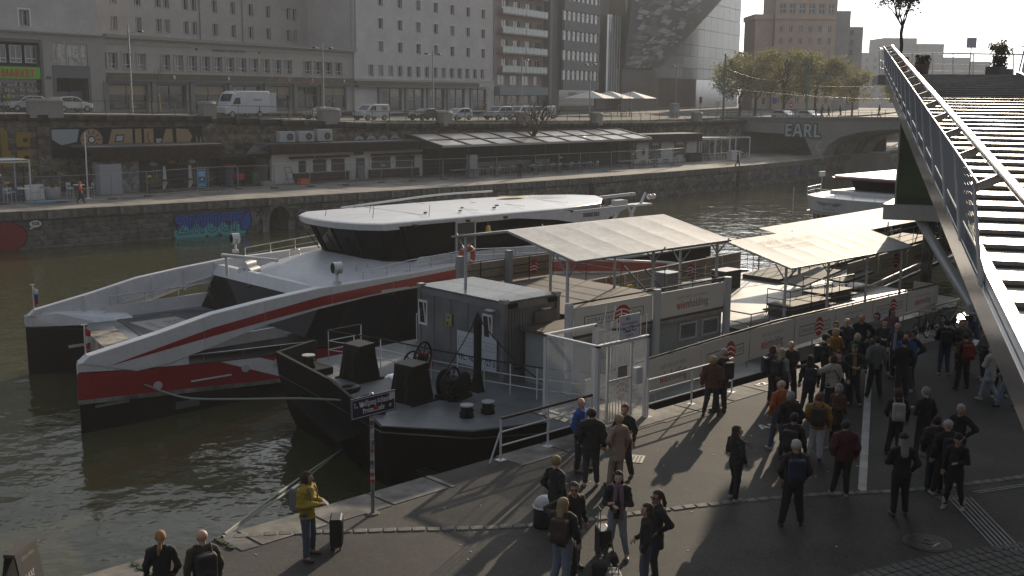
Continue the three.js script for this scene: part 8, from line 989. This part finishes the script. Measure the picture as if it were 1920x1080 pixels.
[79.4,-82.93,1.74,170,'hh','s','jacket',[.012,.012,.014],[.018,.018,.022],'cap',[.35,.34,.3],'man in pale cap standing at the pergola fence','',0],
[144.2,-89.01,1.72,90,'dd','w','jacket',[.012,.012,.014],[.018,.018,.022],'short',[.02,.02,.02],'first dark pedestrian from the left on the bridge','',5.41],
[144.2,-87.97,1.86,-80,'dd','w','jacket',[.012,.012,.014],[.018,.018,.022],'short',[.02,.02,.02],'tallest pedestrian in the middle of the bridge','',5.43],
[144.2,-86.93,1.74,95,'dd','w','jacket',[.012,.012,.014],[.018,.018,.022],'short',[.02,.02,.02],'third pedestrian from the left on the bridge','',5.45],
[144.2,-85.06,1.72,90,'dd','w','jacket',[.012,.012,.014],[.018,.018,.022],'short',[.02,.02,.02],'lone pedestrian right of the bridge group','',5.49],
[144.2,-79.07,1.8,-90,'dd','w','jacket',[.012,.012,.014],[.018,.018,.022],'short',[.02,.02,.02],'striding pedestrian on the bridge next to the stair','',5.61],
[39.81,-113.16,1.76,150,'dd','s','jacket',[.32,.62,.02],[.03,.03,.05],'short',[.04,.03,.02],'worker in yellow high-visibility jacket bending at the left edge','',6.5],
[40.78,-112.24,1.76,10,'dd','s','jacket',[.32,.62,.02],[.03,.03,.05],'short',[.04,.03,.02],'worker in yellow high-visibility jacket standing by the pale car','',6.48],
[64.51,-30.6,1.75,170,'dd','s','jacket',[.012,.012,.014],[.018,.018,.022],'short',[.02,.02,.02],'person in black walking up the covered gangway','',.83],
[65.79,-30.6,1.75,170,'dd','s','jacket',[.012,.012,.014],[.018,.018,.022],'short',[.02,.02,.02],'second person in dark trousers on the gangway','',.89]];
function nets(f, lo, hi, c) { // naive surface nets over a box: smooth closed skin of f < 0
  const n = [0, 1, 2].map((k) => Math.ceil((hi[k] - lo[k]) / c) + 1), [nx, ny, nz] = n, v = new Float32Array(nx * ny * nz), I = (i, j, k) => (k * ny + j) * nx + i;
  for (let k = 0; k < nz; k++) for (let j = 0; j < ny; j++) for (let i = 0; i < nx; i++) v[I(i, j, k)] = f(lo[0] + i * c, lo[1] + j * c, lo[2] + k * c);
  const id = new Int32Array(nx * ny * nz).fill(-1), pos = [], ix = [];
  for (let k = 0; k < nz - 1; k++) for (let j = 0; j < ny - 1; j++) for (let i = 0; i < nx - 1; i++) {
    let s = 0, x = 0, y = 0, z = 0, m = 0; const q = [];
    for (let a = 0; a < 8; a++) { const w = v[I(i + (a & 1), j + (a >> 1 & 1), k + (a >> 2))]; q.push(w); if (w < 0) s++; }
    if (s === 0 || s === 8) continue;
    for (const [a, b] of NE) if ((q[a] < 0) !== (q[b] < 0)) { const t = q[a] / (q[a] - q[b]); x += (a & 1) + t * ((b & 1) - (a & 1)); y += (a >> 1 & 1) + t * ((b >> 1 & 1) - (a >> 1 & 1)); z += (a >> 2) + t * ((b >> 2) - (a >> 2)); m++; }
    id[I(i, j, k)] = pos.length / 3; pos.push(lo[0] + (i + x / m) * c, lo[1] + (j + y / m) * c, lo[2] + (k + z / m) * c);
  }
  const quad = (a, b, d, e, flip) => { if (a < 0 || b < 0 || d < 0 || e < 0) return; flip ? ix.push(a, d, b, a, e, d) : ix.push(a, b, d, a, d, e); };
  for (let k = 1; k < nz - 1; k++) for (let j = 1; j < ny - 1; j++) for (let i = 1; i < nx - 1; i++) {
    const s = v[I(i, j, k)] < 0;
    if (s !== v[I(i + 1, j, k)] < 0) quad(id[I(i, j - 1, k - 1)], id[I(i, j, k - 1)], id[I(i, j, k)], id[I(i, j - 1, k)], !s);
    if (s !== v[I(i, j + 1, k)] < 0) quad(id[I(i - 1, j, k - 1)], id[I(i, j, k - 1)], id[I(i, j, k)], id[I(i - 1, j, k)], s);
    if (s !== v[I(i, j, k + 1)] < 0) quad(id[I(i - 1, j - 1, k)], id[I(i, j - 1, k)], id[I(i, j, k)], id[I(i - 1, j, k)], !s);
  }
  const g = new THREE.BufferGeometry(); g.setAttribute('position', new THREE.Float32BufferAttribute(pos, 3)); g.setIndex(ix); g.computeVertexNormals(); return g;
}
const NE = [[0, 1], [2, 3], [4, 5], [6, 7], [0, 2], [1, 3], [4, 6], [5, 7], [0, 4], [1, 5], [2, 6], [3, 7]];
// tapered capsules: [ax,ay,az,ra, bx,by,bz,rb, depth scale]
const cap = (a, ra, b, rb, s = 1) => [...a, ra, ...b, rb, s];
function dcap(p, x, y, z) { const s = p[8], ax = p[0], ay = p[1], az = p[2], bx_ = p[4] - ax, by = p[5] - ay, bz = p[6] - az; let t = ((x - ax) * bx_ + (y - ay) * by + (z - az) * bz) / (bx_ * bx_ + by * by + bz * bz + 1e-9); t = t < 0 ? 0 : t > 1 ? 1 : t; const dx = x - ax - bx_ * t, dy = y - ay - by * t, dz = (z - az - bz * t) / s; return Math.hypot(dx, dy, dz) - (p[3] + (p[7] - p[3]) * t); }
function field(list, k = .03) { return (x, y, z) => { let d = 9; for (const p of list) { const e = dcap(p, x, y, z); if (d > 8) { d = e; continue; } const h = Math.max(0, k - Math.abs(d - e)) / k; d = Math.min(d, e) - h * h * k * .25; } return d; }; }
const ell = (cx, cy, cz, rx, ry, rz) => (x, y, z) => (Math.hypot((x - cx) / rx, (y - cy) / ry, (z - cz) / rz) - 1) * Math.min(rx, ry, rz);
const ARM = { // elbow and wrist of the right arm, x mirrored for the left
  d: [[.255, 1.16, -.05], [.27, .92, .05]], p: [[.28, 1.15, -.07], [.215, .96, .08]], h: [[.25, 1.14, .0], [.085, 1.17, .28]], f: [[.42, 1.27, .12], [.62, 1.16, .3]], e: [[.36, 1.42, .2], [.15, 1.6, .2]], g: [[.27, 1.15, -.02], [.2, .99, .2]], k: [[.36, 1.2, -.09], [.2, 1.03, .06]], r: [[.25, 1.14, .06], [-.06, 1.2, .22]] };
const LEG = { s: [[[.1, .5, .015], [.115, .09, -.02]], [[-.1, .5, .03], [-.13, .09, .03]]], w: [[[.09, .52, .13], [.1, .1, .2]], [[-.09, .5, .0], [-.1, .13, -.28]]], c: [[[.11, .51, .1], [.19, .09, .07]], [[-.07, .5, .0], [-.08, .09, -.04]]], o: [[[.13, .5, .02], [.2, .09, -.03]], [[-.12, .5, .03], [-.18, .09, .05]]] };
const geoCache = new Map(); const cached = (k, f) => { if (!geoCache.has(k)) geoCache.set(k, f()); return geoCache.get(k); };
function joints(arms, legs) { const A = [...arms].map((c, i) => ARM[c].map(([x, y, z]) => [i ? -x : x, y, z])); return { A, L: LEG[legs] }; }
function hand(el, wr, s) { // palm, four fingers and a thumb, slightly curled
  const d = V(...wr).sub(V(...el)).normalize(), up = Math.abs(d.y) > .8 ? V(0, 0, 1) : V(0, 1, 0), sd = d.clone().cross(up).normalize(), n = sd.clone().cross(d).normalize(), w = V(...wr), P = (a, b, c) => w.clone().addScaledVector(d, a).addScaledVector(sd, b).addScaledVector(n, c).toArray(), l = [cap(P(0, 0, 0), .026, P(.03, 0, 0), .03, 1), cap(P(.03, -.02, 0), .018, P(.085, -.026, 0), .015), cap(P(.03, .02, 0), .018, P(.085, .026, 0), .015), cap(P(.03, 0, 0), .02, P(.085, 0, 0), .016)];
  [[-.03, .06], [-.01, .075], [.011, .07], [.031, .05]].forEach(([b, len]) => { l.push(cap(P(.085, b, 0), .0095, P(.085 + len * .55, b * 1.15, -.008), .009)); l.push(cap(P(.085 + len * .55, b * 1.15, -.008), .009, P(.085 + len * .9, b * 1.15, -.03), .0078)); }); l.push(cap(P(.025, s * .03, -.005), .013, P(.06, s * .055, -.025), .011)); l.push(cap(P(.06, s * .055, -.025), .011, P(.09, s * .052, -.045), .009));
  const c = P(.08, 0, -.01); return nets(field(l, .012), c.map((v) => v - .13), c.map((v) => v + .13), .0095);
}
const headGeo = () => cached('head', () => { // skull, jaw, brow, nose, lips, ears and neck, eye sockets pressed in
  const b = field([cap([0, 1.655, -.008], .085, [0, 1.63, .02], .078, 1.12), cap([0, 1.575, .035], .05, [0, 1.545, .05], .032), cap([0, 1.6, .07], .035, [0, 1.66, .07], .035), cap([0, 1.638, .1], .009, [0, 1.606, .118], .014), cap([-.018, 1.572, .085], .012, [.018, 1.572, .085], .012), cap([.084, 1.63, -.005], .014, [.086, 1.6, .0], .01, .6), cap([-.084, 1.63, -.005], .014, [-.086, 1.6, .0], .01, .6), cap([0, 1.56, -.01], .052, [0, 1.42, -.025], .06)], .03), e1 = ell(.033, 1.638, .108, .02, .013, .02), e2 = ell(-.033, 1.638, .108, .02, .013, .02);
  return nets((x, y, z) => Math.max(b(x, y, z), -Math.min(e1(x, y, z), e2(x, y, z))), [-.13, 1.38, -.14], [.13, 1.78, .16], .0125);
});
const bodyGeo = (arms, legs, look) => cached('body' + arms + legs + look, () => { const { A, L } = joints(arms, legs), l = [cap([0, .98, 0], .125, [0, 1.18, .005], .115, .7), cap([0, 1.18, .005], .115, [0, 1.36, -.01], .14, .68), cap([-.13, 1.41, -.015], .055, [.13, 1.41, -.015], .055), cap([0, 1.4, -.02], .058, [0, 1.5, -.015], .052)]; A.forEach(([el, wr], i) => { const s = i ? -1 : 1; l.push(cap([s * .185, 1.4, -.015], .05, el, .038), cap(el, .036, wr, .024)); }); L.forEach(([kn, an]) => { const s = Math.sign(kn[0]); l.push(cap([s * .085, .93, 0], .09, kn, .052), cap(kn, .05, an, .036), cap(an, .036, [an[0] + s * .01, .04, an[2] + .1], .03)); });
  const parts = [nets(field(l, .05), [-.75, 0, -.45], [.75, 1.56, .45], .03), headGeo().clone().rotateY(look)]; A.forEach(([el, wr], i) => parts.push(hand(el, wr, i ? -1 : 1))); return merge(parts); });
const jacketGeo = (arms, kind) => cached('jacket' + arms + kind, () => { const { A } = joints(arms, 's'), k = kind === 'puffer' ? .02 : 0, hem = kind === 'coat' ? .66 : .84, l = [cap([0, hem + .04, 0], kind === 'coat' ? .185 + k : .165 + k, [0, 1.18, .005], .148 + k, .74), cap([0, 1.18, .005], .148 + k, [0, 1.37, -.01], .162 + k, .72), cap([-.14, 1.405, -.015], .075 + k * .6, [.14, 1.405, -.015], .075 + k * .6)]; A.forEach(([el, wr], i) => { const s = i ? -1 : 1, w2 = [0, 1, 2].map((q) => el[q] + (wr[q] - el[q]) * .93); l.push(cap([s * .185, 1.395, -.015], .075 + k * .5, el, .06 + k * .5), cap(el, .06 + k * .5, w2, .046 + k * .4)); }); l.push(cap([-.045, 1.47, -.015], .05, [.045, 1.47, -.015], .05));
  const f = field(l, .05), neck = ell(0, 1.56, .015, .075, .12, .075); return nets((x, y, z) => { let d = f(x, y, z); d += .008 * Math.sin(x * 31 + y * 17) * Math.sin(z * 27 - y * 23) + .004 * Math.sin(y * 60 + x * 25); if (kind === 'puffer') d -= .008 * Math.abs(Math.sin(y * 42 + (Math.abs(x) > .24 ? x * 9 : 0))); return Math.max(d, hem - y, -neck(x, y, z)); }, [-.75, hem - .05, -.42], [.75, 1.72, .5], kind === 'puffer' ? .0185 : .022); });
const trouserGeo = (legs, wide) => cached('trousers' + legs + wide, () => { const l = [cap([-.06, .95, 0], .12, [.06, .95, 0], .12, .85)]; LEG[legs].forEach(([kn, an]) => { const s = Math.sign(kn[0]); l.push(cap([s * .085, .9, 0], .105, kn, .072 + wide), cap(kn, .072 + wide, [an[0], an[1] + .03, an[2]], .058 + wide)); }); const f = field(l, .035); return nets((x, y, z) => Math.max(f(x, y, z) + .004 * Math.sin(y * 46) * Math.sin(x * 30), y - 1.02, .06 - y), [-.3, .03, -.45], [.3, 1.06, .4], .022); });
const shoeGeo = (legs, boot) => cached('shoe' + legs + boot, () => merge(LEG[legs].map(([kn, an]) => { const s = Math.sign(kn[0]), y = Math.max(.035, an[1] - .055), l = [cap([an[0], y, an[2] - .03], .042, [an[0] + s * .02, y, an[2] + .15], .036, 1)]; if (boot) l.push(cap(an, .055, [an[0], an[1] + .14, an[2]], .062)); const f = field(l, .03); return nets((x, q, z) => Math.max(f(x, q, z), y - .035 - q), [an[0] - .12, y - .06, an[2] - .12], [an[0] + .12, an[1] + (boot ? .26 : .1), an[2] + .24], .016); })));
const hairGeo = (t) => cached('hair' + t, () => { const capE = ell(0, 1.665, -.012, .096, .108, .116), face = (x, y, z) => Math.max(.045 - z + (y - 1.66) * -.6, y - 1.705); let f;
  if (t === 'short') f = (x, y, z) => Math.max(capE(x, y, z), -face(x, y, z), 1.6 - y + z * .3); else if (t === 'bob') { const e = ell(0, 1.64, -.02, .108, .14, .118); f = (x, y, z) => Math.max(Math.min(e(x, y, z), capE(x, y, z)), -face(x, y, z) + 0, 1.52 - y, -Math.max(.03 - z, y - 1.69)); }
  else if (t === 'cap') { const b = field([cap([-.05, 1.7, .1], .012, [.05, 1.7, .15], .012), cap([0, 1.7, .1], .02, [0, 1.695, .16], .012)], .03), e = ell(0, 1.69, -.008, .1, .09, .115); f = (x, y, z) => Math.min(Math.max(e(x, y, z), 1.685 - y), b(x, y, z)); } else if (t === 'beanie') { const e = ell(0, 1.68, -.01, .104, .115, .12); f = (x, y, z) => Math.max(e(x, y, z), 1.665 - y - z * .15); }
  else if (t === 'hood') { const e = ell(0, 1.64, -.02, .125, .155, .14); f = (x, y, z) => Math.max(e(x, y, z), -Math.max(.05 - z, y - 1.72), 1.46 - y); }
  else { const tail = t === 'long' ? field([cap([0, 1.66, -.06], .085, [0, 1.36, -.115], .075, .6), cap([.07, 1.6, -.02], .035, [.09, 1.36, .0], .03), cap([-.07, 1.6, -.02], .035, [-.09, 1.36, .0], .03)], .04) : t === 'pony' ? field([cap([0, 1.68, -.11], .035, [.02, 1.5, -.15], .036), cap([.02, 1.5, -.15], .036, [.04, 1.38, -.15], .018)], .03) : field([cap([0, 1.75, -.06], .05, [0, 1.77, -.06], .045)], .02); f = (x, y, z) => Math.min(Math.max(capE(x, y, z), -face(x, y, z), 1.58 - y), tail(x, y, z)); }
  return nets(f, [-.16, 1.28, -.24], [.16, 1.84, .19], .015); });
const skinM = [[.40, .23, .16], [.46, .28, .20], [.33, .18, .12]].map((c) => mat(c, .6)), fab = new Map(), cloth = (c, r = .85) => { const k = c.join() + r; if (!fab.has(k)) fab.set(k, mat(c, r, { map: TX.gritc })); return fab.get(k); };
const fwd = [Math.cos(CAM.psi), -Math.sin(CAM.psi)], rgt = [Math.sin(CAM.psi), Math.cos(CAM.psi)];
const packGeo = () => cached('pack', () => nets((x, y, z) => { const q = [Math.abs(x) - .12, Math.abs(y - 1.2) - .19, Math.abs(z + .215) - .06], o = Math.hypot(Math.max(q[0], 0), Math.max(q[1], 0), Math.max(q[2], 0)) - .04, p = ell(0, 1.1, -.3, .13, .1, .05)(x, y, z); return Math.min(o, p); }, [-.22, .9, -.4], [.22, 1.5, -.08], .024));
const shoes = [cloth([.02, .02, .022], .6), cloth([.35, .35, .36], .6), cloth([.06, .045, .035], .6)];
FOLK.forEach(([x, z, h, phi, arms, legs, jk, top, tr, ht, hc, label, ex, y = 0], i) => {
  if (legs === 's') legs = 'scoc'[i % 4]; if (arms === 'dd') arms = ['dd', 'dg', 'kd', 'rr', 'gd', 'dp'][(i * 5 + 1) % 6]; if (arms === 'pp') arms = ['pp', 'pd', 'rp'][i % 3]; if (arms === 'rr') arms = 'rh'; const look = [0, .45, -.4, .2, -.6][(i * 3) % 5];
  const a = phi * Math.PI / 180, dx = -fwd[0] * Math.cos(a) + rgt[0] * Math.sin(a), dz = -fwd[1] * Math.cos(a) + rgt[1] * Math.sin(a), turn = Math.atan2(dx, dz), k = h / 1.765;
  const o = thing('person', label, 'person', [x, y, z], turn); o.scale.set(k * (.97 + (i % 5) * .022), k, k * (.98 + (i % 3) * .03));
  const part = (n, g, m) => { const q = new THREE.Mesh(g, m); n && (q.name = n); q.castShadow = q.receiveShadow = true; if (m.userData.uv && !g.userData.uvDone) { boxUV(g); g.userData.uvDone = true; } o.add(q); return q; };
  part('body', bodyGeo(arms, legs, look), skinM[i % 3]); part('eyes', cached('eyes', () => merge([-.033, .033].map((e) => new THREE.SphereGeometry(.011, 8, 6).translate(e, 1.638, .092)))), M.blackPaint).rotation.y = look; part(jk === 'coat' ? 'coat' : 'jacket', jacketGeo(arms, jk), cloth(top)); part('trousers', trouserGeo(legs, i % 3 === 0 ? .012 : 0), cloth(tr)); part('shoes', shoeGeo(legs, ex.includes('wb')), ex.includes('wb') ? cloth([.5, .48, .44]) : shoes[(i * 7) % 3]);
  if (ht !== 'bald') part(['cap', 'beanie'].includes(ht) ? 'hat' : ht === 'hood' ? 'hood' : 'hair', hairGeo(ht), cloth(hc)).rotation.y = look; if (ht === 'cap') part('hair', hairGeo('short'), cloth([.03, .022, .016])).scale.setScalar(.995);
  for (const e of ex.split(';')) {
    const [t, c, l] = e.split(':'), col = c && c.split(',').map(Number);
    if (t === 'bp') { const b = thing('backpack', l, 'backpack', [x, y, z], turn); b.scale.copy(o.scale); const q = new THREE.Mesh(packGeo(), cloth(col, .75)); q.name = 'bag'; q.castShadow = q.receiveShadow = true; boxUV(q.geometry); b.add(q); for (const s of [-.1, .1]) obj('strap', [tube([V(s, 1.42, -.19), V(s * 1.15, 1.515, -.05), V(s * 1.2, 1.42, .12), V(s * 1.3, 1.2, .14), V(s * 1.6, 1.06, -.02), V(s, 1.04, -.17)], .016, 20, 5)], cloth(col.map((v) => v * .7), .8), b); }
    if (t === 'cb') { const b = thing('shoulder_bag', l, 'bag', [x, y, z], turn); b.scale.copy(o.scale); obj('pouch', [cb(.26, .19, .1, -.2, .98, .16, -.5)], cloth(col, .6), b); obj('strap', [tube([V(-.24, 1.05, .14), V(-.05, 1.28, .16), V(.13, 1.48, .0), V(.0, 1.3, -.16), V(-.22, 1.05, -.06), V(-.24, 1.05, .14)], .012, 30, 5)], cloth(col.map((v) => v * .8), .7), b); }
    if (t === 'sg') part('sunglasses', cached('sg', () => merge([-.033, .033].map((s) => new THREE.SphereGeometry(.022, 10, 6).scale(1.1, .85, .4).translate(s, 1.638, .112)).concat([cb(.03, .006, .006, 0, 1.642, .116), cb(.006, .006, .11, .072, 1.642, .06), cb(.006, .006, .11, -.072, 1.642, .06)]))), M.blackPaint).rotation.y = look;
    if (t === 'sc') part('scarf', cached('scarf', () => merge([new THREE.TorusGeometry(.085, .04, 8, 20).rotateX(Math.PI / 2).translate(0, 1.48, .005), tube([V(.05, 1.47, .1), V(.07, 1.3, .17), V(.08, 1.05, .17), V(.08, .86, .16)], .045, 14, 7), tube([V(-.04, 1.47, .1), V(-.05, 1.3, .17), V(-.06, 1.0, .17)], .045, 14, 7)])), cloth(col));
    if (t === 'sh') part('shirt_front', cached('shirt', () => nets(field([cap([0, .95, .1], .06, [0, 1.4, .095], .05, .75)], .03), [-.15, .82, 0], [.15, 1.5, .2], .018)), cloth(col)); if (t === 'lg') part('long_hair', hairGeo('long'), cloth([.3, .29, .28]));
    if (t === 'ph') tag(obj('mobile_phone', [cb(.075, .15, .01, 0, 1.2 * k, .4 * k, 0, -.9)], M.blackPaint), i === 2 ? 'phone in the hands of the person in yellow' : 'phone in the hands of the person in white sweater', 'phone'), scene.children.at(-1).position.set(x, y, z), scene.children.at(-1).rotation.y = turn;
    if (t === 'pa') { const p = tag(obj('paper_sheet', [cb(.2, .28, .006, .07, 1.22 * k, .42 * k, .3, -.7)], mat([.62, .64, .70], .8)), { 13: 'white papers held by the woman standing alone in black', 19: 'leaflet held by the man in black cap', 55: 'papers held by the person in grey-green sweater' }[i] ?? 'papers held by ' + label.slice(0, 40), 'paper'); p.position.set(x, y, z); p.rotation.y = turn; }
  }
});
// luggage
function suitcase(x, z, turn, label, c, h = .58, handle = true) { const o = thing('suitcase', label, 'suitcase', [x, 0, z], turn), m = mat(c, .55, { map: TX.gritc }), sh = poly([[-.19, .07], [.19, .07], [.19, .07 + h], [-.19, .07 + h]], -.12, .12, .035); obj('shell', [sh], m, o); for (let i = 0; i < 5; i++) obj('ridge', [bx(-.15 + i * .07, -.13 + i * .07, .12, .02 + h, .118, .128)], m, o); for (const [a, b] of [[-.14, -.08], [.14, -.08], [-.14, .08], [.14, .08]]) obj('wheel', [new THREE.CylinderGeometry(.035, .035, .03, 10).rotateX(Math.PI / 2).translate(a, .035, b)], M.rubber, o); if (handle) { obj('handle_tube', [rod(V(-.09, .07 + h, -.08), V(-.09, .45 + h, -.08), .01, 5), rod(V(.09, .07 + h, -.08), V(.09, .45 + h, -.08), .01, 5)], M.galv, o); obj('grip', [rod(V(-.1, .45 + h, -.08), V(.1, .45 + h, -.08), .018, 6)], M.rubber, o); } return o; }
suitcase(11.62, -17.15, .9, 'black suitcase beside the person in yellow jacket', [.014, .013, .012], .56, false); suitcase(15.05, -13.35, 1.0, 'black hard-shell suitcase in front of the woman with mauve scarf', [.016, .017, .017], .55); suitcase(14.0, -13.2, .7, 'dark blue suitcase beside the blond woman', [.014, .016, .024], .6); suitcase(28.4, -16.0, .8, 'black suitcase standing in the middle of the crowd', [.013, .013, .014], .58, false);
{ const bag = (x, z, turn, c, w, h, label) => { const o = thing('travel_bag', label, 'bag', [x, 0, z], turn); obj('body', [nets((a, b, d) => { const q = [Math.abs(a) - w / 2 + .08, Math.abs(b - h / 2) - h / 2 + .08, Math.abs(d) - .06]; return Math.hypot(Math.max(q[0], 0), Math.max(q[1], 0), Math.max(q[2], 0)) - .08 + .012 * Math.sin(a * 30) * Math.sin(b * 24); }, [-w, -.1, -.3], [w, h + .15, .3], .022)], cloth(c, .8), o); for (const s of [-.06, .06]) obj('handle', [tube([V(-w * .25, h * .9, s), V(-w * .12, h + .12, s), V(w * .12, h + .12, s), V(w * .25, h * .9, s)], .012, 14, 5)], cloth(c.map((v) => v * .6), .8), o); }; bag(14.35, -12.75, .6, [.018, .017, .017], .6, .42, 'black soft bag in the pile of luggage'); bag(14.25, -12.35, .9, [.30, .29, .28], .5, .3, 'pale grey holdall at the front of the luggage pile'); bag(14.75, -12.95, 1.2, [.012, .012, .013], .45, .36, 'small black bag on the right of the luggage pile'); }
renderer.render(scene, camera);
